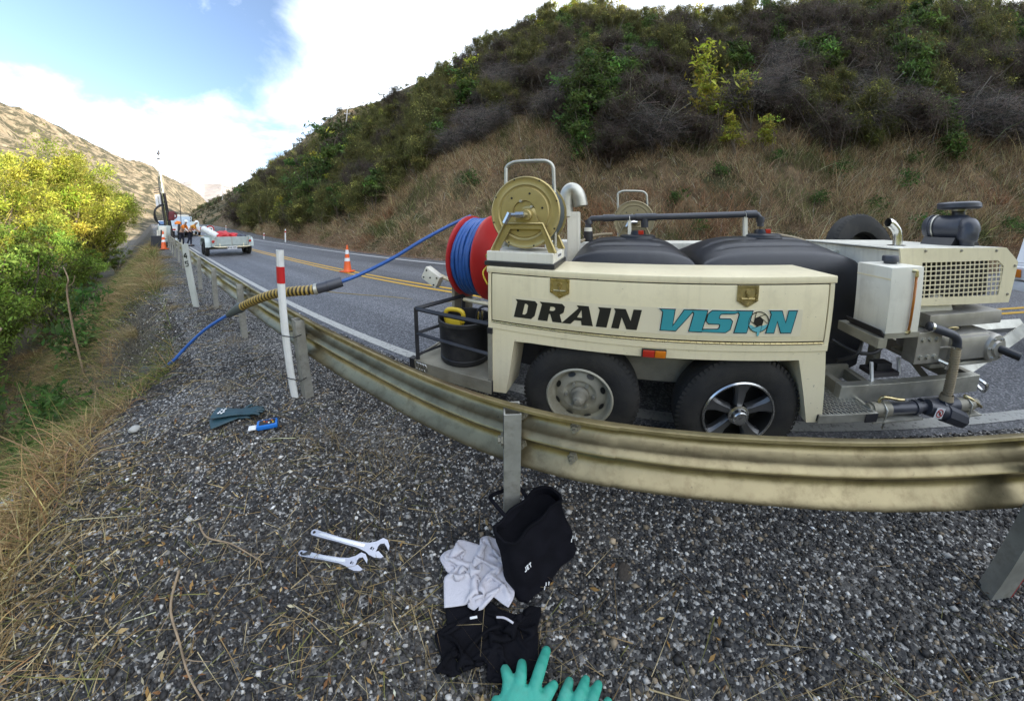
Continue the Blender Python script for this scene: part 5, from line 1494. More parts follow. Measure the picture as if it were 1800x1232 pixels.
part('bearing_cover', MB().lathe([(0.0, -0.035), (0.045, -0.035), (0.05, -0.02), (0.082, -0.018), (0.09, 0.0), (0.09, 0.05)], 30, (3.40, 0.10, 0.70), 'Y'), 'alu', pu, 40)
bb = MB()
for k in range(6):
    a = 2 * PI * k / 6; bb.lathe([(0, -.03), (.008, -.03), (.009, -.018)], 6, (3.40 + .066 * math.cos(a), 0.10, 0.70 + .066 * math.sin(a)), 'Y')
part('bolt', bb, 'chrome', pu, 30)
part('shaft', MB().tube([(3.40, 0.09, 0.705), (3.47, -0.02, 0.675)], 0.026, 16), 'black', pu, 40)
part('manifold', bx(2.74, 2.93, 0.10, 0.20, 0.635, 0.835, bev=0.006), 'alu', pu)
mb_ = MB()
for i in range(3):
    for j in range(2): mb_.lathe([(0, -.012), (.014, -.012), (.016, 0)], 6, (2.78 + i * .055, 0.10, 0.68 + j * .11), 'Y')
part('manifold_plug', mb_, 'galv', pu, 30)
part('oil_cap', MB().lathe([(0, .025), (.022, .025), (.022, 0)], 8, (3.20, 0.22, 0.805), 'Z'), 'black', pu); part('dipstick', MB().tube(spline([(3.00, 0.18, 0.80), (3.05, 0.15, 0.835), (3.12, 0.15, 0.83), (3.10, 0.18, 0.805)], 5), 0.006, 6), 'brass', pu, True)
part('drain_tap', MB().tube([(2.90, 0.08, 0.665), (2.945, 0.05, 0.648)], 0.013, 8).tube([(2.945, 0.05, 0.655), (2.945, 0.05, 0.615)], 0.011, 8), 'chrome', pu, 30)
part('inlet_pipe', MB().tube(spline([(2.80, 0.10, 0.875), (2.90, 0.07, 0.845), (2.97, 0.06, 0.82), (3.005, 0.06, 0.785), (3.01, 0.06, 0.745)], 6), 0.026, 14), 'pvc', pu, True)
part('inlet_clamp', MB().lathe([(0.030, 0), (0.030, 0.012)], 18, (3.01, 0.06, 0.738), 'Z').tube([(2.815, .096, .872), (2.83, .092, .868)], .03, 14), 'chrome', pu, 30)
rh = [(3.01 + 0.012 * math.sin(i * .02), 0.06, 0.742 - i * 0.0052) for i in range(64)]
part('suction_hose', MB().tube(rh, [0.026 + 0.0045 * (i % 3 == 0) for i in range(64)] if True else 0.03, 14), 'tan_hose', pu, True)
part('hose_cuff', MB().lathe([(0.036, 0.035), (0.043, 0.0)], 18, (3.02, 0.06, 0.405), 'Z'), 'tan_hose', pu, 40)
# ---- plumbing along the bottom
pb = obj('pipe_run', None, TR)
Y1 = 0.06
part('valve', MB().tube([(2.45, Y1, 0.385), (2.58, Y1, 0.380)], 0.044, 16).tube([(2.43, Y1, 0.385), (2.45, Y1, 0.385)], 0.033, 12), 'frame', pb, 40)
part('valve_handle', MB().tube(spline([(2.50, Y1, 0.425), (2.51, Y1, 0.455), (2.54, Y1 - .01, 0.462), (2.62, Y1 - .02, 0.448), (2.66, Y1 - .02, 0.444)], 4), 0.010, 6), 'brass', pb, True)
part('pipe', MB().tube([(2.58, Y1, 0.380), (2.79, Y1, 0.372)], 0.038, 16), 'pvc', pb, 40)
part('union', MB().tube([(2.77, Y1, 0.373), (2.80, Y1, 0.372)], 0.046, 12).tube([(2.80, Y1, 0.372), (2.86, Y1, 0.37)], 0.032, 12), 'pvc', pb, 40)
yf = part('strainer', MB().tube([(2.86, Y1 - .01, 0.376), (3.00, Y1 - .03, 0.335)], [0.048, 0.05], 16).tube([(2.99, Y1 - .03, 0.338), (3.13, Y1 - .05, 0.285)], [0.058, 0.052], 8).tube([(3.13, Y1 - .05, 0.285), (3.17, Y1 - .055, 0.27)], 0.02, 8), 'pvc', pb, 40)
st = MB(); R_ = rotv(0, math.radians(12), 0); st.box(-0.034, 0.034, -0.0012, 0.0012, -0.034, 0.034); st.v = [tuple(R_ @ Vector(p) + Vector((2.905, Y1 - 0.069, 0.362))) for p in st.v]
part('warning_sticker', st, M['sticker'] if 'sticker' in M else 'reflect', yf)
rg = MB(); rr2 = [(2.905 + .026 * math.cos(a), .362 + .026 * math.sin(a)) for a in [2 * PI * i / 24 for i in range(24)]]; rr3 = [(2.905 + .021 * math.cos(a), .362 + .021 * math.sin(a)) for a in [2 * PI * i / 24 for i in range(24)]]
rg.prism([rr2, rr3], Y1 - 0.0725, Y1 - 0.0705, FX); rg.prism([(2.888, .378), (2.892, .382), (2.922, .346), (2.918, .342)], Y1 - 0.0725, Y1 - 0.0705, FX)
part('prohibition_ring', rg, 'red_lens', yf); part('sticker_figure', MB().prism([(2.899, .372), (2.911, .372), (2.913, .356), (2.908, .348), (2.900, .350)], Y1 - 0.0718, Y1 - 0.0704, FX), 'ink', yf)
part('pipe', MB().tube([(2.86, Y1 + .03, 0.372), (3.10, Y1 + .03, 0.366)], 0.036, 14), 'pvc', pb, 40)
part('tee', MB().tube([(2.98, Y1, 0.368), (3.11, Y1, 0.362)], 0.046, 16).tube([(3.02, 0.06, 0.41), (3.02, 0.06, 0.36)], 0.042, 14), 'pvc', pb, 40)
part('valve', MB().tube([(3.11, Y1, 0.362), (3.24, Y1, 0.356)], 0.042, 16).tube([(3.24, Y1, 0.356), (3.29, Y1, 0.355)], 0.03, 12), 'frame', pb, 40)
part('valve_handle', MB().tube([(3.17, Y1, 0.415), (3.21, Y1 - .015, 0.40), (3.30, Y1 - .03, 0.345)], [0.012, 0.011, 0.010], 6), 'brass', pb, True)
part('pipe_shelf', bx(2.44, 2.80, 0.0, 0.11, 0.322, 0.331), 'galv', pb); part('pipe_shelf', bx(3.02, 3.28, 0.0, 0.11, 0.303, 0.312), 'galv', pb)
part('u_bolt', MB().tube([(2.525, Y1 - .05, 0.28), (2.525, Y1 - .052, 0.40), (2.525, Y1, 0.436)], 0.006, 6).tube([(3.19, Y1 - .048, 0.27), (3.19, Y1 - .05, 0.38), (3.19, Y1, 0.41)], 0.006, 6), 'galv', pb, True)
# ---- step
stp = obj('step', None, TR)
part('step_frame', bx(2.055, 2.435, -0.012, 0.0, 0.352, 0.405, bev=0.003), 'galv', stp); part('step_frame', bx(2.055, 2.435, 0.37, 0.39, 0.36, 0.405), 'galv', stp)
part('step_end', bx(2.42, 2.44, -0.014, 0.36, 0.362, 0.404), 'galv', stp); part('end_cap', bx(2.36, 2.442, -0.016, -0.0125, 0.348, 0.402), 'black', stp); part('step_end', bx(2.05, 2.07, 0.0, 0.37, 0.362, 0.404), 'black', stp)
ms = MB()
for i in range(-12, 16):
    for s in (1, -1):
        x0 = 2.07 + i * 0.028; a = (x0, 0.0) if s > 0 else (x0, 0.37); q = (x0 + 0.16, 0.37) if s > 0 else (x0 + 0.16, 0.0)
        # clip to the frame
        pts = []
        for t_ in np.linspace(0, 1, 30):
            xx = a[0] + (q[0] - a[0]) * t_; yy = a[1] + (q[1] - a[1]) * t_
            if 2.07 <= xx <= 2.42: pts.append((xx, yy, 0.402 + 0.001 * s))
        if len(pts) > 1: ms.tube([pts[0], pts[-1]], 0.0032, 4)
part('mesh_tread', ms, 'galv', stp)
# ---- jack foot and hoses under the fuel tank
part('jack_head', bx(2.58, 2.78, 0.22, 0.36, 0.50, 0.53, bev=0.004), 'rig_dark'); part('jack_head', bx(2.62, 2.74, 0.25, 0.33, 0.53, 0.58, bev=0.006), 'black')
part('jack_bracket', bx(2.535, 2.552, 0.20, 0.215, 0.47, 0.62, R=rotv(0, math.radians(-14), 0)), 'reflect'); part('jack_bracket', bx(2.78, 2.797, 0.24, 0.255, 0.50, 0.62, R=rotv(0, math.radians(-14), 0)), 'reflect')
part('hydraulic_hose', MB().tube(spline([(2.30, 0.25, 0.62), (2.35, 0.15, 0.70), (2.40, 0.18, 0.79)], 6), 0.012, 8), 'black', None, True)
part('hydraulic_hose', MB().tube(spline([(2.28, 0.30, 0.74), (2.42, 0.22, 0.68), (2.56, 0.20, 0.70), (2.66, 0.25, 0.82)], 6), 0.012, 8), 'black', None, True)
part('mount_leg', bx(3.26, 3.33, 0.30, 0.36, 0.92, 1.0), 'frame'); part('mount_leg', bx(2.72, 2.78, 0.4, 0.46, 0.48, 1.0), 'frame'); part('mount_leg', bx(3.30, 3.36, 0.5, 0.56, 0.48, 0.62), 'frame')

# ------------------------------------------------------------------ bin on the platform with its contents
to_w = TR.matrix_basis if False else Matrix.Translation((-0.86, 1.53, 0)) @ Matrix.Rotation(0.05, 4, 'Z')
def on_trailer(x, y, z): return tuple(to_w @ Vector((x, y, z)))
t = thing('rubber_bin', 'scuffed black bin standing on the trailer rear platform inside the cage', 'bin', on_trailer(-0.325, 0.235, 0.405), 0.05)
part('tub', MB().lathe([(0.0, 0.0), (0.190, 0.0), (0.202, 0.015), (0.202, 0.045), (0.196, 0.05), (0.200, 0.10), (0.204, 0.24), (0.209, 0.31), (0.216, 0.318), (0.216, 0.345), (0.208, 0.35), (0.200, 0.345), (0.192, 0.05), (0.0, 0.04)], 40, (0, 0, 0), 'Z'), 'black_rub', t, 40)
t = thing('yellow_handle', 'yellow plastic tool handle sticking out of the black bin', 'tool', on_trailer(-0.40, 0.20, 0.72), math.radians(10))
hp = spline([(-0.075, 0, -0.02), (-0.078, 0, 0.05), (-0.055, 0, 0.078), (0, 0, 0.085), (0.055, 0, 0.078), (0.078, 0, 0.05), (0.075, 0, -0.02)], 6)
part('grip', MB().tube(hp, 0.018, 10), 'yellow', t, True); part('tool_body', bx(-0.07, 0.07, -0.04, 0.04, -0.16, 0.025, bev=0.02), 'yellow', t, 40)
t = thing('spray_gun', 'steel fittings poking out of the right side of the black bin', 'fittings', on_trailer(-0.20, 0.24, 0.72), 0)
part('steel_fitting', MB().tube([(0, 0, -0.12), (0.01, 0, 0.09)], 0.014, 8), 'chrome', t, 30); part('steel_fitting', MB().tube([(0.035, 0.01, -0.12), (0.04, 0, 0.10)], 0.011, 8), 'chrome', t, 30); part('hose_end', MB().tube(spline([(-0.04, 0.02, -0.1), (-0.02, 0.02, 0.08), (0.05, 0.05, 0.12), (0.09, 0.06, 0.06)], 5), 0.009, 8), 'black', t, True)
# ------------------------------------------------------------------ plants
def clumps(rng, n, rad, h, base=0.25, shell=0.55, shape=1.0):
    """clump centres through an uneven crown volume"""
    d = unit(rng.normal(size=(n, 3)))
    r = shell + (1 - shell) * rng.random(n) ** 0.6
    r = r * (0.75 + 0.5 * rng.random(n))
    p = d * r[:, None] * np.array([rad, rad, (h * (1 - base)) / 2])
    p[:, 2] += h * base + h * (1 - base) / 2
    k = np.clip((p[:, 2] / h - base) / (1 - base), 0, 1)
    p[:, :2] *= (1.15 - 0.5 * k ** 1.5 * shape)[:, None]
    lobe = rng.normal(size=(3, 3)); lobe[:, 2] = np.abs(lobe[:, 2]) + .2; lobe = unit(lobe)
    q = unit(p - np.array([0, 0, h * .4]))
    p = np.array([0, 0, h * .4]) + (p - np.array([0, 0, h * .4])) * (0.78 + 0.55 * np.max(q @ lobe.T, 1).clip(0, 1) ** 3)[:, None]
    p[:, 2] = np.maximum(p[:, 2], 0.12)
    return p
def leaf_cloud(rng, cen, n, spread, size, col, var=0.28, hue=0.10, flat=0.6):
    m = len(cen)
    w = rng.random(m) ** 0.7 + 0.2; idx = rng.choice(m, n, p=w / w.sum())
    sp = spread * (0.5 + rng.random(m))
    P = cen[idx] + rng.normal(size=(n, 3)) * sp[idx][:, None] * np.array([1, 1, flat])
    cl = tint(col, m, rng, var * 0.8, hue * 0.7)
    C = cl[idx] * np.exp(rng.normal(0, var, (n, 1)))
    C = np.clip(C * np.exp(rng.normal(0, hue * .5, (n, 3))), 0.004, 0.7)
    s = size * np.exp(rng.normal(0, 0.3, n))
    return leaf_quads(P, s, C, rng, 0.75)
def twigs(rng, cen, n, ln, w, col, spread=0.25, up=0.3, droop=0.35, seg=2, inward=0.6):
    m = len(cen); idx = rng.integers(0, m, n)
    D = unit(unit(cen[idx] * np.array([1, 1, 0.5])) * 0.7 + rng.normal(size=(n, 3)) * 0.65 + np.array([0, 0, up]))
    L_ = ln * np.exp(rng.normal(0, 0.35, n))
    P = cen[idx] + rng.normal(size=(n, 3)) * spread - D * (L_ * inward)[:, None]
    return strands(P, D, L_, w * np.exp(rng.normal(0, .3, n)), droop * rng.random(n), seg, tint(col, n, rng, .3, .06), rng)
def stems(cen, n, r, h, rng, base=0.0, multi=3, m='bark'):
    mb = MB()
    roots = [Vector((rng.normal() * 0.12, rng.normal() * 0.12, -0.25)) for _ in range(multi)]
    order = rng.permutation(len(cen))[:n]
    for j, i in enumerate(order):
        e = Vector(cen[i]); s = roots[j % multi]
        mid = s.lerp(e, 0.5) + Vector((rng.normal() * .06 * h, rng.normal() * .06 * h, 0.10 * h))
        mb.tube(spline([s, mid, e], 3), [r * (1 - 0.8 * k / 6) for k in range(7)], 5)
    return mb
PLANT = {}
def make_plant(kind, seed):
    rng = np.random.default_rng(seed)
    parts = []; names = 'crown'
    if kind == 'dark_scrub':
        c = clumps(rng, 34, 1.3, 2.3, 0.12, 0.3)
        parts.append(twigs(rng, c, 1900, 0.75, 0.017, (0.098, 0.076, 0.062), 0.16, 0.35, 0.2))
        leaves = leaf_cloud(rng, c, 3000, 0.17, 0.050, (0.075, 0.072, 0.036), 0.5)
        parts.append(twigs(rng, c, 90, 1.5, 0.02, (0.11, 0.092, 0.08), 0.1, 0.5, 0.3, 3, 0.2))
        st = stems(c, 9, 0.035, 2.1, rng)
    elif kind == 'broom':
        c = clumps(rng, 28, 1.2, 2.5, 0.12, 0.25)
        parts.append(twigs(rng, c, 2600, 0.55, 0.015, (0.125, 0.125, 0.045), 0.13, 0.8, 0.1))
        leaves = leaf_cloud(rng, c, 2600, 0.17, 0.052, (0.165, 0.162, 0.046), 0.5)
        parts.append(twigs(rng, c, 120, 1.1, 0.018, (0.13, 0.125, 0.05), 0.1, 0.9, 0.2, 3, 0.2))
        st = stems(c, 8, 0.03, 2.2, rng)
    elif kind == 'thicket':
        c = clumps(rng, 30, 1.3, 1.9, 0.1, 0.3)
        parts.append(twigs(rng, c, 1300, 0.95, 0.014, (0.20, 0.17, 0.15), 0.2, 0.1, 0.9, 3))
        parts.append(twigs(rng, c, 900, 0.6, 0.016, (0.05, 0.055, 0.05), 0.2, 0.1, 0.5))
        leaves = leaf_cloud(rng, c, 900, 0.3, 0.026, (0.06, 0.06, 0.03))
        st = stems(c, 12, 0.022, 1.9, rng)
    elif kind == 'sapling':
        c = clumps(rng, 26, 0.75, 3.0, 0.08, 0.3, 1.2)
        leaves = leaf_cloud(rng, c, 2100, 0.19, 0.085, (0.088, 0.130, 0.034), 0.38, 0.14, 0.5)
        parts.append(twigs(rng, c, 160, 0.6, 0.010, (0.07, 0.06, 0.045)))
        st = stems(c, 9, 0.022, 3.0, rng)
    elif kind == 'sprout':
        c = clumps(rng, 16, 0.55, 2.6, 0.15, 0.3, 1.3)
        leaves = leaf_cloud(rng, c, 900, 0.17, 0.080, (0.32, 0.33, 0.05), 0.35, 0.14, 0.5)
        parts.append(twigs(rng, c, 120, 0.5, 0.010, (0.10, 0.085, 0.06)))
        st = stems(c, 7, 0.02, 2.6, rng, multi=2)
    elif kind == 'weed':
        c = clumps(rng, 10, 0.3, 0.6, 0.1, 0.3)
        leaves = leaf_cloud(rng, c, 420, 0.12, 0.042, (0.06, 0.12, 0.028), 0.3, 0.14, 0.5)
        parts.append(twigs(rng, c, 60, 0.3, 0.006, (0.09, 0.08, 0.05)))
        st = stems(c, 5, 0.008, 0.6, rng)
    elif kind == 'willow':
        c = clumps(rng, 70, 4.0, 10.0, 0.22, 0.5, 0.7)
        leaves = leaf_cloud(rng, c, 23000, 0.42, 0.105, (0.31, 0.335, 0.050), 0.36, 0.10, 0.8)
        parts.append(twigs(rng, c, 2600, 1.1, 0.030, (0.32, 0.30, 0.07), 0.5, 0.2, 0.7))
        st = stems(c, 26, 0.17, 10.0, rng, multi=2)
    elif kind == 'green_tree':
        c = clumps(rng, 55, 2.2, 5.2, 0.06, 0.45, 0.6)
        leaves = leaf_cloud(rng, c, 14000, 0.25, 0.070, (0.135, 0.195, 0.034), 0.4, 0.12, 0.6)
        parts.append(twigs(rng, c, 500, 0.7, 0.016, (0.09, 0.075, 0.05)))
        st = stems(c, 18, 0.07, 5.2, rng)
    parts.append(leaves)
    V, F, C = cat(parts)
    me = np_mesh('crown', V, F, M['leaf'], C)
    sm = st.build('stems', M['bark'], smooth=True)
    sme = sm.data; bpy.data.objects.remove(sm)
    return me, sme
for kind, nv in (('dark_scrub', 3), ('broom', 3), ('thicket', 2), ('sapling', 3), ('sprout', 3), ('weed', 2), ('willow', 3), ('green_tree', 3)):
    PLANT[kind] = [make_plant(kind, 100 + 7 * i + len(kind)) for i in range(nv)]
BLANK = {'dark_scrub': 'scrub_bush', 'broom': 'broom_bush', 'thicket': 'bare_thicket', 'sapling': 'sapling', 'sprout': 'young_tree', 'weed': 'weed_plant', 'willow': 'willow_tree', 'green_tree': 'leafy_tree'}
CATW = {'dark_scrub': 'bush', 'broom': 'bush', 'thicket': 'bush', 'sapling': 'sapling', 'sprout': 'young tree', 'weed': 'weed', 'willow': 'tree', 'green_tree': 'tree'}
def plant(kind, i, loc, scale, label, group=None, sz=None):
    me, sme = PLANT[kind][i % len(PLANT[kind])]
    t = thing(BLANK[kind], label, CATW[kind], loc, random.uniform(0, 2 * PI), group)
    s = scale if hasattr(scale, '__len__') else (scale, scale, scale)
    t.scale = s
    obj('crown', me, t); obj('trunk' if CATW[kind] in ('tree', 'young tree', 'sapling') else 'stem', sme, t)
    return t

# ---- the scrubby cut slope
LX = [-80, -50, -30, -20, -14.5, -11.5, -8, -5.5, -3.5, -2, 3, 8, 14, 17, 20, 30, 45]
LY = [17.0, 13.0, 10.9, 10.2, 11.0, 13.5, 15.2, 15.8, 13.6, 12.3, 12.6, 12.4, 12.3, 13.8, 12.2, 13, 14]
def line_y(X): return float(np.interp(X, LX, LY))
def where(x, y):
    """landmark in front of a point of the slope, from its bearing"""
    b = math.degrees(math.atan2(y, x))
    for lim, s in ((32, 'beyond the right end of the trailer'), (42, 'above the air filter'), (49, 'above the engine housing'), (56, 'above the spare tyre'), (63, 'above the fuel tank'), (70, 'above the longer tank'),
                   (78, 'above the tank lid pipe'), (87, 'above the far hose reel'), (95, 'above the shorter black tank'), (104, 'above the white cowl'), (112, 'above the gold reel'), (120, 'above the red drum'),
                   (129, 'above the rising blue hose'), (137, 'above the orange cone'), (144, 'past the orange cone'), (150, 'below the power pole'), (158, 'by the roadside marker post'), (165, 'above the tarped trailer'), (180, 'above the drill rig')):
        if b < lim: return s
    return 'far down the road'
def band(x, y):
    a, c = line_y(x), float(crest_y(x)); k = (y - a) / max(c - a, .1)
    return 'at the foot of the scrub' if k < .18 else ('low on the slope' if k < .42 else ('halfway up the slope' if k < .72 else ('high on the slope' if k < .98 else 'on the skyline')))
WORD = {'dark_scrub': ['dark twiggy bush', 'dense grey-brown bush', 'tangled dark bush'], 'broom': ['olive broom bush', 'fine-leaved olive bush', 'upright olive-green bush'], 'thicket': ['pale bare-twigged thicket', 'drooping grey thicket'],
        'sapling': ['green leafy sapling', 'bushy green sapling', 'tall green sapling'], 'sprout': ['yellow-green young tree', 'sunlit lime young tree', 'thin yellow-leaved young tree'], 'weed': ['low green weed', 'small leafy weed']}
rnd = random.Random(11)
placed = []; USED_L = set()
def try_place(x, y, d):
    for (px, py, pd) in placed:
        if (px - x) ** 2 + (py - y) ** 2 < ((d + pd) / 2) ** 2: return False
    placed.append((x, y, d)); return True
def slope_plant(kind, x, y, sc, sink=0.1):
    i = rnd.randrange(3)
    w = WORD[kind][i % len(WORD[kind])]
    szw = 'low ' if sc < .95 else ('big ' if sc > 1.3 else '')
    lab = f"{szw}{w} {band(x, y)} {where(x, y)}"
    if lab in USED_L:
        for alt in ('leaning ', 'wide ', 'narrow ', 'leaning wide ', 'leaning narrow '):
            if alt + lab not in USED_L: lab = alt + lab; break
    if len(lab.split()) > 16: lab = lab.replace('halfway up the slope', 'midway up').replace('at the foot of the scrub', 'low down').replace('high on the slope', 'high up').replace('low on the slope', 'low down')
    USED_L.add(lab)
    a = sc * rnd.uniform(.9, 1.15); b_ = sc * rnd.uniform(.9, 1.15); c_ = sc * rnd.uniform(.85, 1.15)
    if 'wide ' in lab: a, b_ = a * 1.35, b_ * 1.35
    if 'narrow ' in lab: a, b_, c_ = a * .7, b_ * .7, c_ * 1.15
    o = plant(kind, i, (x, y, float(hill_z(x, y)) - sink), (a, b_, c_), lab, f"{w}es on the cut slope" if w.endswith('bush') else f"{w}s on the cut slope")
    if lab.startswith('leaning'): o.rotation_euler = (math.radians(14), math.radians(10), o.rotation_euler[2])
# saplings the photograph singles out
for (x, y, sc, kind) in ((-2.6, 14.6, 1.0, 'sapling'), (-1.9, 15.8, 1.15, 'sapling'), (-1.0, 16.8, 1.2, 'sapling'), (-1.7, 13.2, .85, 'sapling'), (-0.6, 14.9, .9, 'sapling'), (-2.2, 18.0, 1.1, 'sapling'), (0.6, 17.5, 1.0, 'sapling'),
                         (4.6, 14.6, 1.6, 'sprout'), (4.8, 13.0, .8, 'sprout'), (6.1, 14.4, 1.2, 'sprout'), (6.3, 12.9, .7, 'sprout'), (4.8, 16.6, 1.0, 'sprout'), (16.6, 15.4, 1.0, 'sapling'), (17.4, 16.4, 1.1, 'sapling'), (16.0, 14.0, .8, 'sapling'), (15.0, 12.5, .6, 'sapling'),
                         (-30, 13.5, 1.9, 'sapling'), (-28, 15.0, 2.0, 'sapling'), (-33, 15.5, 2.0, 'sprout'), (-26, 12.2, 1.5, 'sapling'), (-36, 17, 2.1, 'sprout'), (-13, 19, 1.4, 'sapling'), (-23.5, 31, 1.7, 'sprout'), (-31, 28, 1.9, 'sprout'), (-24, 29, 1.8, 'sprout'), (-18, 33, 1.5, 'sprout'),
                         (-12, 36.5, 2.2, 'sprout'), (-9, 38.5, 2.3, 'sprout'), (-5, 37.5, 2.4, 'sprout'), (-7, 39, 2.0, 'sprout'), (-2, 36, 1.9, 'sprout'), (1, 32.5, 1.8, 'sprout'), (9, 26.5, 1.5, 'sprout'), (14, 26, 1.6, 'sprout'), (19, 26.5, 1.5, 'sprout'), (22, 27, 1.6, 'sprout'), (-15, 35, 1.8, 'sprout'), (-20, 34, 1.9, 'sprout'), (-28, 31, 1.8, 'sprout'), (-37, 28, 2.0, 'sprout'), (-42, 27, 2.1, 'sprout'), (-50, 26.5, 2.3, 'sprout'), (-46, 26.5, 2.2, 'sprout')):
    try_place(x, y, 1.7 if 3 < x < 7 and y < 17 else .9); slope_plant(kind, x, y, sc * (1.3 if kind == 'sapling' else 1.0))
cnt = 0
for _ in range(9000):
    if cnt >= 430: break
    u = rnd.random()
    x = rnd.uniform(-78, -30) if u < .18 else (rnd.uniform(-30, 28) if u < .9 else rnd.uniform(28, 42))
    y0 = line_y(x); y1 = float(crest_y(x)) + 2.5
    y = y0 + 0.5 + (y1 - y0 - .5) * rnd.random() ** 1.15
    d0 = math.hypot(x, y)
    sc = (1.02 + max(0, d0 - 18) * 0.022) * rnd.uniform(.8, 1.15)
    if not try_place(x, y, 1.12 * sc): continue
    k = (y - y0) / (y1 - y0); r = rnd.random()
    if x < -12: kind = 'broom' if r < .55 else ('dark_scrub' if r < .85 else ('sapling' if r < .93 else 'sprout'))
    elif k < .3: kind = 'dark_scrub' if r < .45 else ('thicket' if r < .82 else 'broom')
    elif k < .7: kind = 'dark_scrub' if r < .50 else ('broom' if r < .82 else ('thicket' if r < .90 else 'sapling'))
    else: kind = 'broom' if r < .58 else ('dark_scrub' if r < .76 else ('sprout' if r < .94 else 'sapling'))
    slope_plant(kind, x, y, sc); cnt += 1
# weeds in the dry grass along the foot of the slope
for (x, y) in ((1.9, 11.2), (2.5, 10.3), (7.2, 11.0), (8.8, 12.1), (11.4, 11.6), (11.9, 10.6), (12.6, 12.4), (10.4, 10.0), (14.2, 9.9), (6.4, 12.3), (-4.5, 12.0), (-8.0, 12.4), (3.8, 12.0), (9.2, 10.6)):
    slope_plant('weed', x, y, rnd.uniform(.9, 1.5), 0.02)

# ---- dry grass of the slope: far too many blades to count
def slope_grass():
    rng = np.random.default_rng(5)
    n = 120000
    x = np.where(rng.random(n) < .25, rng.uniform(-60, -12, n), rng.uniform(-14, 22, n))
    x = x + fbm(x, x * 0, 56, 2, 1.6) * .5
    ly = np.interp(x, LX, LY); t = toe_y(x)
    f = rng.random(n)
    top = np.where(rng.random(n) < 0.8, ly + 1.2, crest_y(x))
    y = t - 0.1 + (top - t) * f ** 1.05
    z = hill_z(x, y)
    patch = fbm(x, y, 51, 3, 0.45); patch2 = fbm(x, y, 52, 3, 0.8)
    base = np.where((patch > 0.10)[:, None], np.array([0.29, 0.170, 0.092]), np.array([0.37, 0.27, 0.155]))
    base = np.where((patch2 > 0.13)[:, None], np.array([0.12, 0.13, 0.048]), base)
    base = np.where((rng.random(n) < .14)[:, None], np.array([0.46, 0.37, 0.22]), base)
    C = np.clip(base * np.exp(rng.normal(0, .48, (n, 1))) * np.exp(rng.normal(0, .07, (n, 3))), .01, .7)
    D = unit(rng.normal(size=(n, 3)) * np.array([.34, .34, .2]) + np.array([0, -0.22, 1.0]))
    low = np.clip((y - t) / 1.3, 0.25, 1)
    L_ = 0.50 * np.exp(rng.normal(0, .35, n)) * low * (1 + .25 * (x < -12)) * np.clip(1 + 2.6 * fbm(x, y, 55, 3, 1.1), .35, 1.8)
    W = 0.0135 * np.exp(rng.normal(0, .35, n)) * (1 + .05 * np.maximum(0, np.hypot(x, y) - 12))
    V, F, Cc = strands(np.stack([x, y, z - .03], -1), D, L_, W, rng.random(n) * .9, 2, C, rng)
    return np_mesh('dry_grass', V, F, M['blade'], Cc)
tag(obj('dry_grass', slope_grass()), 'tall brown dry grass covering the lower cut slope behind the trailer', 'grass', kind='stuff')
def toe_litter():
    rng = np.random.default_rng(6); n = 16000
    x = rng.uniform(-40, 22, n); y = toe_y(x) - 0.45 + rng.random(n) ** 1.5 * 1.3
    z = np.where(y > toe_y(x) - .2, hill_z(x, y), 0.0) + 0.02
    D = unit(rng.normal(size=(n, 3)) * np.array([1, .7, .25]) + np.array([0, -.5, .1]))
    C = tint((0.29, 0.195, 0.125), n, rng, .35, .07)
    V, F, Cc = strands(np.stack([x, y, z], -1), D, .35 * np.exp(rng.normal(0, .3, n)), .012 * np.exp(rng.normal(0, .3, n)), rng.random(n) * .5, 2, C, rng)
    return np_mesh('dead_grass', V, F, M['blade'], Cc)
tag(obj('dead_grass', toe_litter()), 'flattened dead grass along the foot of the slope at the road edge', 'grass', kind='stuff')
def leafy_fill():
    """loose undergrowth between the bushes"""
    rng = np.random.default_rng(8); n = 80000
    x = np.where(rng.random(n) < .3, rng.uniform(-75, -20, n), rng.uniform(-22, 34, n))
    y = np.interp(x, LX, LY) + 0.4 + (crest_y(x) + 3 - np.interp(x, LX, LY)) * rng.random(n)
    z = hill_z(x, y) + rng.random(n) ** 2 * 1.3
    c = np.where((fbm(x, y, 61, 3, .3) > 0.02)[:, None], np.array([0.12, 0.12, 0.045]), np.array([0.09, 0.072, 0.054]))
    C = np.clip(c * np.exp(rng.normal(0, .4, (n, 1))), .005, .5)
    s = .045 * np.exp(rng.normal(0, .3, n)) * (1 + .03 * np.maximum(0, np.hypot(x, y) - 15))
    V, F, Cc = leaf_quads(np.stack([x, y, z], -1), s, C, rng, .7)
    return np_mesh('undergrowth', V, F, M['leaf'], Cc)
tag(obj('undergrowth', leafy_fill()), 'brown and olive undergrowth between the bushes of the slope', 'undergrowth', kind='stuff')
def far_scrub():
    """scrub dots over the big hill behind, beyond telling apart"""
    rng = np.random.default_rng(9)
    hs = bpy.data.objects['upper_hill'].data
    co = np.empty(len(hs.vertices) * 3, np.float32); hs.vertices.foreach_get('co', co); co = co.reshape(-1, 3)
    k = 3200
    idx = rng.choice(len(co), k)
    P0 = co[idx] + rng.normal(size=(k, 3)) * np.array([2, 2, .2])
    d = np.hypot(P0[:, 0], P0[:, 1]); r = .5 + d * .004
    m = 26
    P = (P0[:, None] + unit(rng.normal(size=(k, m, 3))) * (r[:, None, None] * rng.random((k, m, 1)) ** .4)).reshape(-1, 3)
    c = np.repeat(tint((0.075, 0.078, 0.034), k, rng, .4, .12), m, 0) * np.exp(rng.normal(0, .25, (k * m, 1)))
    V, F, C = leaf_quads(P, np.repeat(r * .42, m), np.clip(c, .01, .5), rng, .8)
    return np_mesh('scrub', V, F, M['leaf'], C)
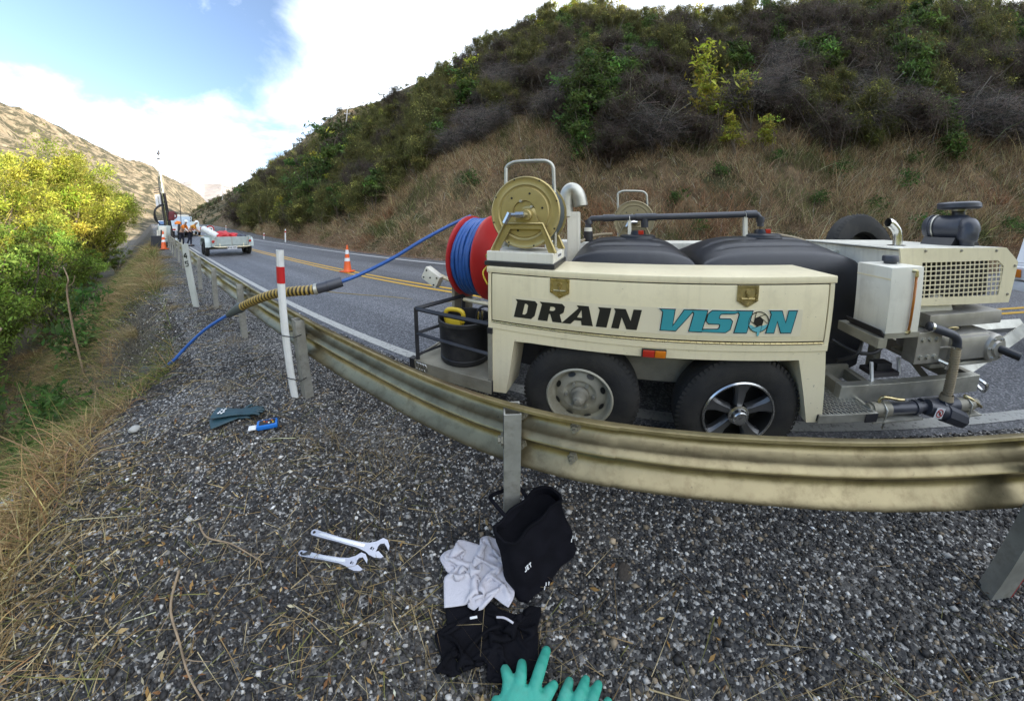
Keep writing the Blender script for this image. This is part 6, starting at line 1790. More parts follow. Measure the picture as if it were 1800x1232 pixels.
tag(obj('scrub', far_scrub()), 'scattered dark scrub over the big dry hill behind the slope', 'scrub', kind='stuff')

# ---- trees of the river side
def gz(x, y): return float(ground_z(np.array([x]), np.array([y]))[0])
TREES = [('willow', 0, -46, -7.0, 1.22, 'tall yellow-green willow behind the drill rig, farthest along the bank'),
         ('willow', 1, -40, -9.0, 1.20, 'broad yellow willow rising above the green trees, next to the farthest one'),
         ('willow', 2, -31, -10.2, .95, 'yellow willow with a rounded top in the middle of the bank row'),
         ('willow', 0, -27, -11.0, .86, 'pale lime willow at the photo edge, behind the leafy green trees'),
         ('willow', 1, -62, -7, 1.1, 'distant willow half hidden by the farthest tall one'),
         ('willow', 2, -22, -12, .78, 'leaning yellow willow partly cut off by the left photo edge'),
         ('green_tree', 0, -20.5, -6.9, 1.15, 'leafy green tree with yellow tips below the willows'),
         ('green_tree', 1, -16.5, -6.9, 1.0, 'bushy green tree filling the bank, above the grass tussocks'),
         ('green_tree', 2, -13.0, -6.1, .82, 'darker green tree close to the left photo edge'),
         ('green_tree', 1, -28.0, -5.9, 1.1, 'green tree by the verge, below the tallest willow'),
         ('green_tree', 0, -11.0, -5.3, .62, 'low dark green bush tree nearest to the gravel bank'),
         ('green_tree', 2, -17.5, -9.0, 1.1, 'sunlit lime tree behind the bushy green one'),
         ('green_tree', 1, -13.5, -8.2, 1.0, 'yellow-lit leafy tree at the left photo edge'),
         ('green_tree', 2, -35.0, -4.9, .7, 'rounded verge tree beside the dark board and cone'),
         ('green_tree', 0, -46.0, -3.6, .6, 'small roadside tree behind the drill rig'),
         ('green_tree', 1, -9.0, -5.3, .55, 'small dark leafy bush under the dead branch'),
         ('green_tree', 2, -23.0, -4.7, .62, 'dark rounded bush at the top of the bank, left of the guard rail end')]
for (kind, i, x, y, s, lab) in TREES:
    plant(kind, i, (x, y, gz(x, y) - .1), s, lab, 'trees on the river bank')
# unseen willows continuing the river row, added to colour what the rail mirrors
RW = tag(obj('added_treeline', None, None, (0, -13, 0)), 'unseen row of willows added behind the camera', 'added_treeline', kind='stuff')
for i, (x, y, sc_) in enumerate(((-9, -14, 1.0), (-2, -12.5, 1.05), (5, -13, 1.1), (12, -12, 1.0), (19, -13, 1.1), (27, -12, 1.0), (36, -13, 1.1))):
    o = obj('crown', PLANT['willow'][i % 3][0], RW, (x, y + 13, gz(x, y)), (0, 0, i * 1.3)); o.scale = (sc_,) * 3; o['kind'] = 'stuff'
# dead branches on the bank
b = MB(); b.tube(spline([(-9.2, -1.6, gz(-9.2, -1.6)), (-9.3, -1.7, -.1), (-9.25, -1.65, .25), (-9.4, -1.75, .5)], 5), [.026 - .001 * i for i in range(16)], 7); b.tube(spline([(-9.28, -1.68, .1), (-9.15, -1.55, .2), (-9.1, -1.5, .35)], 4), .009, 6)
tag(b.build('dead_trunk', M['stick'], smooth=True), 'thin pale dead trunk standing among the bank bushes', 'dead tree')
b = MB(); b.tube(spline([(-6.9, -2.9, -.62), (-7.2, -2.5, -.35), (-7.5, -2.35, -.2)], 5), [.05 - .003 * i for i in range(11)], 7)
tag(b.build('branch', M['stick'], smooth=True), 'dead brown branch poking in at the left photo edge, over the dark bush', 'branch')

for (x, y, sc_, lab) in ((-5.9, -1.9, 1.7, 'leafy bank weed below the long grass tussock'), (-4.6, -2.0, 1.6, 'bright low weed at the left photo edge under the bank'), (-6.9, -1.7, 1.8, 'dark green weed patch between the trees and the washed-out hole'), (-3.7, -1.75, 1.3, 'small weed by the flat pale stone on the bank'),
                         (-8.0, -2.2, 2.0, 'spreading weed at the foot of the dead trunk'), (-5.2, -2.6, 2.0, 'broad leafy weed deep in the left bank'), (-10.4, -1.9, 2.0, 'tall verge weed below the low dark bush tree'), (-12.5, -1.7, 2.2, 'leafy verge weed farther along the bank')):
    plant('weed', int(x * 7) % 2, (x, y, gz(x, y) - .03), sc_, lab, 'weeds on the river bank')

# ---- grass of the near bank and verge
def tussock(rng, n, ln, w, cols):
    P = rng.normal(size=(n, 3)) * np.array([.13, .13, 0])
    D = unit(rng.normal(size=(n, 3)) * np.array([.55, .55, .15]) + P * np.array([2.5, 2.5, 0]) + np.array([0, 0, .9]))
    C = np.array(cols)[rng.integers(0, len(cols), n)] * np.exp(rng.normal(0, .25, (n, 1)))
    return strands(P, D, ln * np.exp(rng.normal(0, .3, n)), w * np.exp(rng.normal(0, .2, n)), .5 + rng.random(n) * 1.1, 4, np.clip(C, .01, .6), rng)
GREEN = [(0.095, 0.155, 0.028), (0.125, 0.17, 0.038), (0.21, 0.20, 0.07), (0.075, 0.115, 0.025)]
STRAW = [(0.32, 0.24, 0.12), (0.40, 0.32, 0.18), (0.22, 0.15, 0.07), (0.14, 0.135, 0.045)]
TM = []
for i, (n, ln, w, cols) in enumerate(((900, .62, .0065, GREEN), (800, .52, .006, GREEN + STRAW[:2]), (600, .42, .005, STRAW))):
    TM.append(np_mesh('blades', *(lambda q: (q[0], q[1]))(tussock(np.random.default_rng(70 + i), n, ln, w, cols)), M['blade'], tussock(np.random.default_rng(70 + i), n, ln, w, cols)[2]))
for (k, x, y, s, lab) in ((0, -5.35, -.62, 1.45, 'long green grass tussock drooping over the edge of the washed-out hole'), (0, -4.9, -.95, 1.2, 'green grass tussock in front of the drooping one, down the bank'), (1, -6.3, -1.0, 1.4, 'green and straw tussock on the far side of the long green ones'),
                          (1, -4.55, -.75, .62, 'small bright tussock closest to the gravel edge'), (2, -8.9, .05, .9, 'straw-coloured tussock on the verge near post 45'), (1, -10.6, -.05, .9, 'greenish straw tussock behind the one near post 45'), (2, -7.4, -.35, .8, 'dry straw tussock at the lip of the bank'),
                          (2, -12.6, .1, .9, 'pale tussock far along the verge'), (1, -3.9, -1.1, .7, 'mixed tussock by the flat pale stone'), (2, -15.5, .45, .8, 'dry tussock beside the guard rail posts'), (2, -6.6, .35, .3, 'little dry tuft at the foot of post 45')):
    t = tag(obj('grass_tussock', TM[k], None, (x, y, gz(x, y) - .02), (0, 0, random.uniform(0, 6))), lab, 'grass tussock', 'grass tussocks on the bank'); t.scale = (s,) * 3
def bank_grass():
    rng = np.random.default_rng(12); n = 85000
    x = -0.6 - (rng.random(n) ** 1.7) * 26; e = edge_y(x)
    d = rng.random(n) ** 1.25 * np.where(x > -4, 2.6, 6.5)
    y = e + .12 - d
    near = np.exp(-((x + 6.2) / 2.4) ** 2 - ((y + .25) / .62) ** 2)
    keep = rng.random(n) > np.clip(near * 1.35, 0, .97)
    x, y, d = x[keep], y[keep], d[keep]; n = len(x)
    z = ground_z(x, y)
    g = fbm(x, y, 71, 3, .7)
    c = np.where((g > .0)[:, None], np.array([0.12, 0.135, 0.038]), np.array([0.27, 0.20, 0.10]))
    st = (x > -2.9) | (rng.random(n) < .3)
    c = np.where(st[:, None], np.array([0.33, 0.235, 0.11]), c)
    c = np.where(((x < -2.6) & (x > -4.6) & (d > .35) & (rng.random(n) < .75))[:, None], np.array([0.135, 0.145, 0.042]), c)
    C = np.clip(c * np.exp(rng.normal(0, .35, (n, 1))) * np.exp(rng.normal(0, .08, (n, 3))), .01, .6)
    D = unit(rng.normal(size=(n, 3)) * np.array([.6, .6, .25]) + np.array([0, -.25, .75]))
    L_ = .26 * np.exp(rng.normal(0, .4, n)) * np.where(x > -4, .8, 1.15)
    V, F, Cc = strands(np.stack([x, y, z - .01], -1), D, L_, .0045 * np.exp(rng.normal(0, .3, n)) * (1 + .12 * np.hypot(x, y)), rng.random(n) * 1.3, 3, C, rng)
    return np_mesh('bank_grass', V, F, M['blade'], Cc)
tag(obj('bank_grass', bank_grass()), 'straw and green grass covering the bank below the gravel shoulder', 'grass', kind='stuff')
def straw():
    """dry stalks lying on the gravel"""
    rng = np.random.default_rng(13)
    spots = [(-1.25, -.55, 1.3, .42, 1600), (-1.9, -.75, .5, .3, 1500), (-.85, .25, .28, .2, 240), (-1.35, .75, .45, .22, 260), (-.1, .2, .5, .25, 240), (.75, .35, .55, .25, 330), (1.3, .35, .4, .25, 200), (-2.3, .55, .7, .35, 200), (-3.2, .45, 1.0, .3, 220), (-.35, .35, .25, .12, 90), (-4.6, .5, 2.0, .3, 260), (-9, .5, 4, .3, 600)]
    P, = [np.concatenate([np.stack([rng.normal(a, sx, k), rng.normal(b_, sy, k)], -1) for a, b_, sx, sy, k in spots])]
    n = len(P); z = ground_z(P[:, 0], P[:, 1]) + .012 + rng.random(n) * .012
    D = unit(rng.normal(size=(n, 3)) * np.array([1, 1, .10]) + np.array([0, 0, .06]))
    L_ = .11 * np.exp(rng.normal(0, .5, n)); far_ = np.hypot(P[:, 0], P[:, 1])
    C = np.clip(np.array(STRAW)[rng.integers(0, 4, n)] * np.exp(rng.normal(0, .3, (n, 1))), .02, .6)
    return strands(np.column_stack([P, z]), D, L_, .0028 * np.exp(rng.normal(0, .35, n)) * (1 + .15 * far_), rng.random(n) * .25, 3, C, rng)
V, F, C = straw()
tag(obj('dry_straw', np_mesh('dry_straw', V, F, M['blade'], C)), 'dry straw stalks lying scattered over the gravel shoulder', 'straw', kind='stuff')
def litter():
    rng = np.random.default_rng(14); n = 1500
    x = np.concatenate([rng.normal(-1.3, .8, 900), rng.uniform(-3, 2, 600)]); y = np.concatenate([rng.normal(-.35, .35, 900), rng.uniform(-.4, .9, 600)])
    P = np.stack([x, y, ground_z(x, y) + .014], -1)
    C = np.clip(np.array([(0.34, 0.20, 0.07), (0.42, 0.30, 0.14), (0.20, 0.10, 0.045), (0.38, 0.33, 0.22)])[rng.integers(0, 4, n)] * np.exp(rng.normal(0, .25, (n, 1))), .02, .6)
    return leaf_quads(P, .011 * np.exp(rng.normal(0, .35, n)), C, rng, .7, 1.5)
V, F, C = litter()
tag(obj('fallen_leaves', np_mesh('fallen_leaves', V, F, M['blade'], C)), 'small fallen brown leaves strewn over the gravel', 'leaves', kind='stuff')
# dry tufts rooted in the shoulder
TF = np.random.default_rng(15)
q = tussock(TF, 90, .15, .0026, STRAW[:3]); tuft = np_mesh('blades', q[0] * np.array([.45, .45, 1]), q[1], M['blade'], q[2])
for (x, y, s, lab) in ((-1.62, .72, 1.7, 'small dry grass tuft on the gravel, up from the wrenches'), (-1.2, .86, 1.9, 'spread dry grass tuft on the gravel near the rail'), (.36, .42, .9, 'short dry tuft right of the green gloves'), (.95, .42, 1.4, 'dry straw tuft toward the right end post'), (-2.95, .42, 1.0, 'thin dry tuft beyond the dark gloves'),
                       (1.35, .3, 1.1, 'straw tuft nearest to the right end post'), (-1.75, .38, .8, 'little dry tuft between the gloves and the wrenches'), (-.62, .30, .8, 'dry tuft between the wrenches and the white cloth'), (-4.15, .8, 1.2, 'dry tuft at the foot of the second rail post'), (-6.0, .85, 1.3, 'dry tuft at the foot of the third rail post')):
    t = tag(obj('grass_tuft', tuft, None, (x, y, gz(x, y)), (0, 0, random.uniform(0, 6))), lab, 'grass tuft', 'dry tufts on the shoulder'); t.scale = (s,) * 3

# ---- gravel
def gravel(name, n, r0, x0, x1, seed, detailed, y_hi=1.98, power=1.0, below=.30):
    rng = np.random.default_rng(seed)
    x = rng.uniform(x0, x1, n * 3); e = edge_y(x)
    y = e - below + (y_hi - e + below) * rng.random(n * 3)
    d = np.hypot(x, y)
    keep = rng.random(n * 3) < 1 / (1 + (d / 2.2) ** 2 * power)
    g = fbm(x, y, 81, 3, 1.3)
    keep &= rng.random(n * 3) < np.clip(0.80 + g * 3.2, .10, 1) * np.clip((y - e + below) * 2.2, .05, 1)
    x, y = x[keep][:n], y[keep][:n]; n = len(x)
    s = r0 * np.exp(rng.normal(0, .36, n))
    z = ground_z(x, y) + s * .30
    if detailed:
        bm = bmesh.new(); bmesh.ops.create_icosphere(bm, subdivisions=1, radius=1); bv = np.array([v.co for v in bm.verts]); bf = np.array([[v.index for v in f.verts] for f in bm.faces]); bm.free()
    else:
        bv = np.array([(1, 0, 0), (0, 1, 0), (-1, 0, 0), (0, -1, 0), (0, 0, 1.0), (0, 0, -1)], float); bf = np.array([(0, 1, 4), (1, 2, 4), (2, 3, 4), (3, 0, 4), (1, 0, 5), (2, 1, 5), (3, 2, 5), (0, 3, 5)])
    nv = len(bv)
    k = 1 + rng.normal(0, .16, (n, nv, 1))
    V = bv[None] * k * np.stack([s * rng.uniform(.8, 1.35, n), s * rng.uniform(.7, 1.1, n), s * rng.uniform(.5, .8, n)], -1)[:, None]
    a = rng.uniform(0, 2 * PI, n); t = rng.normal(0, .35, n)
    ca, sa, ct, st = np.cos(a)[:, None], np.sin(a)[:, None], np.cos(t)[:, None], np.sin(t)[:, None]
    X, Y, Zz = V[..., 0], V[..., 1], V[..., 2]
    Y, Zz = Y * ct - Zz * st, Y * st + Zz * ct
    X, Y = X * ca - Y * sa, X * sa + Y * ca
    V = np.stack([X + x[:, None], Y + y[:, None], Zz + z[:, None]], -1).reshape(-1, 3)
    F = (bf[None] + (np.arange(n) * nv)[:, None, None]).reshape(-1, 3)
    u = np.clip(rng.random(n) - np.clip(fbm(x, y, 83, 3, .9) * .9, -.1, .35), 0, 1)
    pal = np.where((u < .64)[:, None], np.array([0.0265, 0.0245, 0.0235]), np.where((u < .82)[:, None], np.array([0.076, 0.068, 0.059]), np.where((u < .955)[:, None], np.array([0.37, 0.355, 0.33]), np.array([0.16, 0.125, 0.085]))))
    C = np.clip(pal * np.exp(rng.normal(0, .38, (n, 1))), .012, .72)
    return np_mesh(name, V, F, M['stones'], np.repeat(C, nv, 0), smooth=detailed)
tag(obj('gravel', gravel('gravel', 62000, .0049, -3.4, 2.6, 91, True)), 'loose grey and white gravel of the near shoulder', 'gravel', kind='stuff')
tag(obj('gravel', gravel('gravel', 46000, .0080, -14, 4.5, 92, False, power=.25)), 'finer gravel spread farther along the shoulder beside the rail', 'gravel', kind='stuff')

def bank_stones():
    rng = np.random.default_rng(93)
    me = gravel('bank_stones', 14000, .0100, -10.5, -3.3, 94, False, y_hi=.3, power=.02, below=1.15)
    return me
tag(obj('bank_stones', bank_stones()), 'stones and grit on the washed-out bank face beside the hose', 'gravel', kind='stuff')
# ------------------------------------------------------------------ cones
def cone(loc, label, tilt=(0, 0), s=1.0):
    t = thing('traffic_cone', label, 'traffic cone', loc, 0.3, 'orange traffic cones'); t.rotation_euler = (tilt[0], tilt[1], 0.3); t.scale = (s,) * 3
    part('base', MB().box(-.19, .19, -.19, .19, 0, .035, bev=.012), 'orange', t, 30)
    R = lambda z: .135 - (.135 - .03) * (z - .03) / .85
    part('cone_body', MB().lathe([(.15, .03), (.14, .045)] + [(R(z), z) for z in (.06, .3, .42, .62, .72, .88)] + [(.022, .90), (0, .90)], 24, (0, 0, 0), 'Z'), 'orange', t, 40)
    for (a, b_) in ((.36, .47), (.60, .74)):
        part('reflective_band', MB().lathe([(R(a) + .003, a), (R(b_) + .003, b_)], 24, (0, 0, 0), 'Z'), 'reflect', t, True)
    return t
cone((-7.55, 4.69, 0.02), 'orange traffic cone with two white bands standing on the yellow centre line', (0, 0), .9)
cone((-20.3, 0.66, 0.0), 'leaning orange cone beside the dark board at the far end of the rail', (0, math.radians(-8)), 1.1)
cone((-26.0, 4.1, 0.02), 'small orange cone beyond the tarped trailer, next to the round sign', (0, 0), .9)
t = thing('board', 'dark grey board propped up beside the leaning cone', 'board', (-21.1, 0.33, 0), 0.2)
part('panel', MB().box(-.03, .03, -.30, .30, 0, .72, bev=.01, R=rotv(0, math.radians(12), 0)), 'board', t)

# ------------------------------------------------------------------ power poles on the hill
def pole(loc, h, label, rz):
    t = thing('power_pole', label, 'power pole', loc, rz, 'power poles on the hill')
    part('pole', MB().tube([(0, 0, -3), (0, 0, h)], [.26, .17], 10), 'wood_pole', t, 40)
    part('crossarm', MB().box(-1.4, 1.4, -.1, .1, h * .62, h * .62 + .22), 'wood_pole', t)
    for x in (-1.2, 1.2): part('insulator', MB().lathe([(0, .5), (.12, .45), (.16, .3), (.1, 0)], 10, (x, 0, h * .62 + .22), 'Z'), 'wood_pole', t, 40)
pole((-112.0, 66.6, 41.0), 16.5, 'tall pale power pole near the crest of the hill behind the bushes', .9)
pole((-295.0, 53.5, 15.5), 13.5, 'small distant power pole low on the scrubby hill down the road', .3)

# ------------------------------------------------------------------ tandem utility trailer seen from behind
U = thing('utility_trailer', 'small galvanised tandem trailer loaded with tarps, parked on the near lane ahead', 'trailer', (-14.75, 3.1, 0.0), 0.0)
W2 = .80
part('floor', MB().box(-2.4, 0, -W2, W2, .45, .50), 'utility', U)
part('tailgate', MB().box(-.0, .03, -W2 + .10, W2 - .10, .50, .86, bev=.008), 'utility', U)
part('tailgate_rib', MB().box(.031, .045, -.02, .02, .50, .86), 'galv', U)
for y in (-W2 + .14, W2 - .14): part('tailgate_latch', MB().box(.031, .05, y - .02, y + .02, .50, .86), 'galv', U)
for s in (-1, 1):
    part('side_panel', MB().box(-2.4, .02, s * W2 - .02, s * W2 + .02, .46, .88, bev=.006), 'utility', U)
    part('corner_post', MB().box(-.01, .05, s * (W2 - .04) - .04, s * (W2 - .04) + .04, .44, .90, bev=.006), 'utility', U)
    L = [(-1.95, .40), (-1.95, .60), (-1.80, .80), (-.55, .80), (-.36, .60), (-.30, .40), (-.36, .40), (-.42, .58), (-.58, .75), (-1.77, .75), (-1.9, .58), (-1.9, .40)]
    part('mudguard', MB().prism(L, s * (W2 + .02), s * (W2 + .24), FX), 'utility', U)
    for x in (-.80, -1.50):
        w = obj('wheel', None, U, (x, s * (W2 + .12), .30))
        part('tyre', MB().lathe([(.17, -.08), (.26, -.09), (.30, -.06), (.305, .06), (.26, .09), (.17, .08)], 28, (0, 0, 0), 'Y'), 'rubber', w, 40)
        part('rim', MB().lathe([(.172, -.05), (.1, -.03), (0, -.05)], 20, (0, 0, 0), 'Y'), 'galv', w, 40)
    part('tail_light', MB().lathe([(0, .035), (.05, .03), (.062, .0)], 16, (.05, s * (W2 - .02), .66), 'X'), 'red_lens', U, 40)
part('bumper_bar', MB().tube(spline([(.06, -W2 + .05, .46), (.07, -W2 + .25, .42), (.07, -.35, .42), (.07, .55, .42), (.06, W2 - .02, .44)], 5), .022, 8), 'cream', U, True)
part('bumper_stay', MB().tube([(.07, -W2 + .30, .42), (.02, -W2 + .30, .58)], .015, 6), 'cream', U); part('bumper_stay', MB().tube([(.07, W2 - .30, .42), (.02, W2 - .30, .58)], .015, 6), 'cream', U)
pl_ = part('number_plate', MB().box(.095, .10, -.20, .20, .33, .45), 'reflect', U)
for i, (a, h_) in enumerate(((-.16, .06), (-.10, .06), (-.04, .06), (.03, .06), (.09, .06), (.145, .06))): part('plate_mark', MB().box(.1005, .103, a - .02, a + .02, .36, .36 + h_), 'ink', pl_)
part('axle', MB().tube([(-.80, -W2 - .1, .30), (-.80, W2 + .1, .30)], .03, 8), 'frame', U); part('axle', MB().tube([(-1.5, -W2 - .1, .30), (-1.5, W2 + .1, .30)], .03, 8), 'frame', U)
part('drawbar', MB().tube([(-2.4, -.5, .45), (-3.5, 0, .45)], .05, 6), 'galv', U); part('drawbar', MB().tube([(-2.4, .5, .45), (-3.5, 0, .45)], .05, 6), 'galv', U)
def heap(name, label, loc, size, seed, m, cat_='tarp'):
    bm = bmesh.new(); bmesh.ops.create_icosphere(bm, subdivisions=4, radius=1)
    co = np.array([v.co for v in bm.verts])
    k = 1 + .9 * np.abs(fbm(co[:, 0] * 2 + seed, co[:, 1] * 2 + co[:, 2], seed, 3, 1.2)) + .3 * fbm(co[:, 1] * 4, co[:, 2] * 4, seed + 1, 2, 1)
    for v, q in zip(bm.verts, k): v.co = Vector((v.co.x * size[0] * q, v.co.y * size[1] * q, max(v.co.z, -.25) * size[2] * q))
    me = bpy.data.meshes.new(name); bm.to_mesh(me); bm.free(); me.materials.append(M[m])
    me.polygons.foreach_set('use_smooth', [True] * len(me.polygons))
    return tag(obj(name, me, None, loc), label, cat_)
heap('tarp', 'crumpled red tarp heaped on the left half of the utility trailer', (-15.5, 2.85, .86), (.5, .36, .22), 3, 'tarp_red')
heap('tarp', 'small red tarp bundle next to the bigger red heap on the utility trailer', (-15.4, 3.32, .86), (.35, .20, .14), 6, 'tarp_red')
heap('tarp', 'dark blue folded tarp on the right half of the utility trailer', (-15.5, 3.55, .84), (.5, .30, .11), 9, 'tarp_blue')
b = MB(); b.tube([(-16.3, 2.15, 1.18), (-15.2, 2.62, .86)], .13, 14); tag(b.build('rolled_mat', M['marker_white'], smooth=40), 'white rolled mat leaning over the left side of the utility trailer', 'roll')

# ------------------------------------------------------------------ drill rig
D = thing('drill_rig', 'white and dark red drilling rig with a tall leaning mast at the road edge', 'drill rig', (-22.6, 0.85, 0), 0.0)
mb0, mb1 = Vector((0, .28, .15)), Vector((-.05, -.58, 5.0))
dv = (mb1 - mb0)
def mpt(t, off=(0, 0, 0)): return mb0 + dv * t + Vector(off)
for yo in (-.10, .10):
    part('mast_rail', MB().tube([mpt(0, (0, yo, 0)), mpt(.82, (0, yo * .8, 0))], .08, 4), 'frame', D)
for (dx, dy) in ((.16, -.16), (.22, .12), (.2, .22)): part('feed_cylinder', MB().tube([mpt(.05, (dx, dy, 0)), mpt(.62, (dx, dy * .6, 0))], .035, 8), 'rig_dark', D)
part('mast_top', MB().tube([mpt(.60), mpt(.90)], [.14, .08], 6), 'white', D); part('drill_rod', MB().tube([mpt(.0, (.12, .05, 0)), mpt(.85, (.12, 0, 0))], .055, 8), 'chrome', D)
part('drill_rod', MB().tube([mpt(.86), mpt(1.10)], [.02, .012], 6), 'galv', D); part('mast_tip', MB().lathe([(0, .30), (.05, .25), (.09, .05), (.03, 0)], 8, tuple(mpt(1.08)), 'Z'), 'rig_dark', D)
part('crosshead', MB().lathe([(0, .06), (.1, .05), (.1, 0)], 8, tuple(mpt(1.03)), 'Z'), 'rig_dark', D)
for i in range(9): part('mast_brace', MB().tube([mpt(.06 + i * .085, (0, -.10, 0)), mpt(.06 + (i + 1) * .085, (0, .10, 0))], .016, 4), 'rig_dark', D)
part('rotation_head', MB().box(-.05, .30, .12, .46, 1.55, 2.10, bev=.06), 'rig_red', D, 40); part('winch_drum', MB().lathe([(.20, -.14), (.20, -.12), (.12, -.11), (.12, .11), (.20, .12), (.20, .14)], 20, (.15, .40, 1.82), 'X'), 'rig_red', D, 40)
R_ = rotv(math.radians(10), 0, 0)
sg = part('sign_panel', MB().box(.05, .08, -.60, -.28, 2.32, 3.05, R=R_), 'reflect', D)
for i in range(7): part('sign_mark', MB().box(.081, .084, -.47, -.40, 2.45 + i * .08, 2.50 + i * .08, R=R_, c=(.065, -.44, 2.685)), 'frame', sg)
for i in range(3): part('ladder_rung', MB().box(.05, .10, -.72, -.40, 3.14 + i * .13, 3.19 + i * .13, R=R_), 'rig_dark', D)
for (k, r) in ((0, .34), (1, .42), (2, .28)):
    part('hydraulic_loop', MB().tube(spline([(0, .10, 2.2), (.05, -.2, 2.25 + r * .6), (.1, -.50 - r * .3, 2.05 + r * .3), (.08, -.62 + k * .05, 1.65), (.02, -.3, 1.30), (0, .0, 1.35)], 6), .032, 6), 'black', D, True)
part('body', MB().box(-.9, .25, -.42, .25, .42, 1.25, bev=.04), 'utility', D, 40); part('cabinet', MB().box(.0, .30, -.38, .02, .50, 1.20, bev=.02), 'white', D, 30); part('cabinet_slot', MB().box(.301, .305, -.30, -.22, .62, 1.0), 'ink', D)
part('deck', MB().box(-1.2, .5, -.55, .80, .30, .42, bev=.02), 'utility', D); part('track', MB().box(-1.2, .5, -.50, -.22, 0, .32, bev=.12), 'rubber', D, 40); part('track', MB().box(-1.2, .5, .45, .75, 0, .32, bev=.12), 'rubber', D, 40)
for y in (-.45, .85): part('outrigger', MB().tube([(.45, y, 1.0), (.48, y, .0)], .05, 8).box(.36, .60, y - .12, y + .12, 0, .05), 'white', D)
part('control_post', MB().box(.30, .45, .62, .78, .40, 1.35, bev=.02), 'black', D, 30); part('aerial', MB().tube([(-.4, .95, .5), (-.4, .75, 2.9)], .02, 6), 'rig_dark', D)

# ------------------------------------------------------------------ people
def person(loc, rz, label, bend, hiv, scale=1.0):
    root = thing('person', label, 'person', loc, rz); root.scale = (scale,) * 3
    b = bend
    hip = Vector((0, 0, .92)); 
    sp1 = hip + Vector((math.sin(b * .5), 0, math.cos(b * .5))) * .25; ch = sp1 + Vector((math.sin(b), 0, math.cos(b))) * .25; nk = ch + Vector((math.sin(b * 1.05), 0, math.cos(b * 1.05))) * .10; hd = nk + Vector((math.sin(b * .9), 0, math.cos(b * .9))) * .12; ht = hd + Vector((math.sin(b * .9), 0, math.cos(b * .9))) * .08
    V = [hip, sp1, ch, nk, hd, ht]; R = [.13, .125, .135, .055, .085, .06]; E = [(0, 1), (1, 2), (2, 3), (3, 4), (4, 5)]
    def chain(a, pts):
        l = a
        for p, r in pts: V.append(Vector(p)); R.append(r); E.append((l, len(V) - 1)); l = len(V) - 1
    for s in (-1, 1):
        chain(0, [((.0, s * .10, .84), .095), ((.05 + .04 * s, s * .12, .47), .062), ((-.02 + .10 * s, s * .13, .09), .045), ((.12 + .10 * s, s * .14, .045), .04)])
        sh = ch + Vector((0, s * .19, .0)); chain(2, [(sh, .062), (sh + Vector((.10, s * .05, -.24)), .045), (sh + Vector((.30, s * .0, -.38)), .034), (sh + Vector((.37, -s * .01, -.42)), .032)])
    def skin(name, ids, grow, m, par, lv=1):
        mp = {k: i for i, k in enumerate(ids)}
        me = bpy.data.meshes.new(name); me.from_pydata([tuple(V[k]) for k in ids], [(mp[a], mp[c]) for a, c in E if a in mp and c in mp], [])
        me.materials.append(M[m]); o = obj(name, me, par); md = o.modifiers.new('skin', 'SKIN'); md.use_smooth_shade = True
        for i, sv in enumerate(me.skin_vertices[0].data):
            sv.radius = (R[ids[i]] * grow,) * 2; sv.use_root = (i == 0)
        o.modifiers.new('sub', 'SUBSURF').levels = lv; o.modifiers['sub'].render_levels = lv
        return o
    skin('body', list(range(len(V))), 1.0, 'skin', root)
    skin('vest', [1, 2] + [k for k in range(len(V)) if any(k == 2 + 0 for _ in ())] + [10, 11, 18, 19], 1.38, hiv, root)
    skin('trousers', [0, 6, 7, 8, 14, 15, 16], 1.14, 'navy', root)
    for k in (9, 17):
        p = V[k]; part('boot', MB().box(p.x - .17, p.x + .07, p.y - .05, p.y + .05, 0, .10, bev=.03), 'black', root, 40)
    q = hd + Vector((0, 0, .02)); part('helmet', MB().lathe([(.145, .02), (.118, .035), (.112, .09), (.08, .135), (.0, .15)], 18, tuple(q), 'Z'), 'helmet', root, 40)
    return root
person((-21.6, 1.62, .01), math.radians(60), 'person in orange hi-vis vest and white helmet, bending beside the drill rig', .55, 'hivis', .92)
person((-22.0, 2.10, .01), math.radians(75), 'person in amber hi-vis jacket and white helmet, bent over beside the other one', .80, 'hivis2', .95)

# ------------------------------------------------------------------ vehicles far down the road
T = thing('flatbed_truck', 'white flat-deck truck carrying a blue-white crate frame, parked beyond the drill rig', 'truck', (-34.0, 2.75, 0), 0)
part('deck', MB().box(-5.0, 0, -1.0, 1.0, .85, 1.0), 'white', T); part('tail_board', MB().box(.0, .06, -1.0, 1.0, .62, 1.0, bev=.02), 'reflect', T)
part('headboard', MB().box(-4.9, -4.8, -1.0, 1.0, 1.0, 1.9), 'white', T); part('cab', MB().box(-7.0, -5.1, -.95, .95, .5, 2.2, bev=.15), 'white', T, 40); part('chassis', MB().box(-6.8, -.1, -.4, .4, .5, .85), 'frame', T)
for s in (-1, 1):
    for x in (-1.3, -5.9): part('wheel', MB().lathe([(0, -.1), (.25, -.1), (.38, -.12), (.42, -.08), (.42, .08), (.38, .12), (0, .1)], 24, (x, s * .8, .42), 'Y'), 'rubber', T, 40)
    part('tail_light', MB().box(.06, .08, s * .8 - .12, s * .8 + .12, .70, .82), 'red_lens', T)
cf = part('crate_frame', MB().box(-2.2, -1.0, -.95, .75, 1.0, 1.08), 'crate', T)
for i in range(6): part('crate_bar', MB().box(-1.02, -.98, -.95 + i * .34 - .03, -.95 + i * .34 + .03, 1.08, 1.95), 'crate', cf)
for z in (1.35, 1.65, 1.95): part('crate_bar', MB().box(-1.03, -.97, -.95, .75, z - .03, z + .03), 'crate', cf)
part('crate_back', MB().box(-2.2, -2.1, -.95, .75, 1.08, 1.95), 'crate', cf)
heap('orange_bag', 'orange-red bag sitting on the deck of the far truck', (-34.8, 2.35, 1.30), (.3, .28, .22), 4, 'hivis', 'bag')
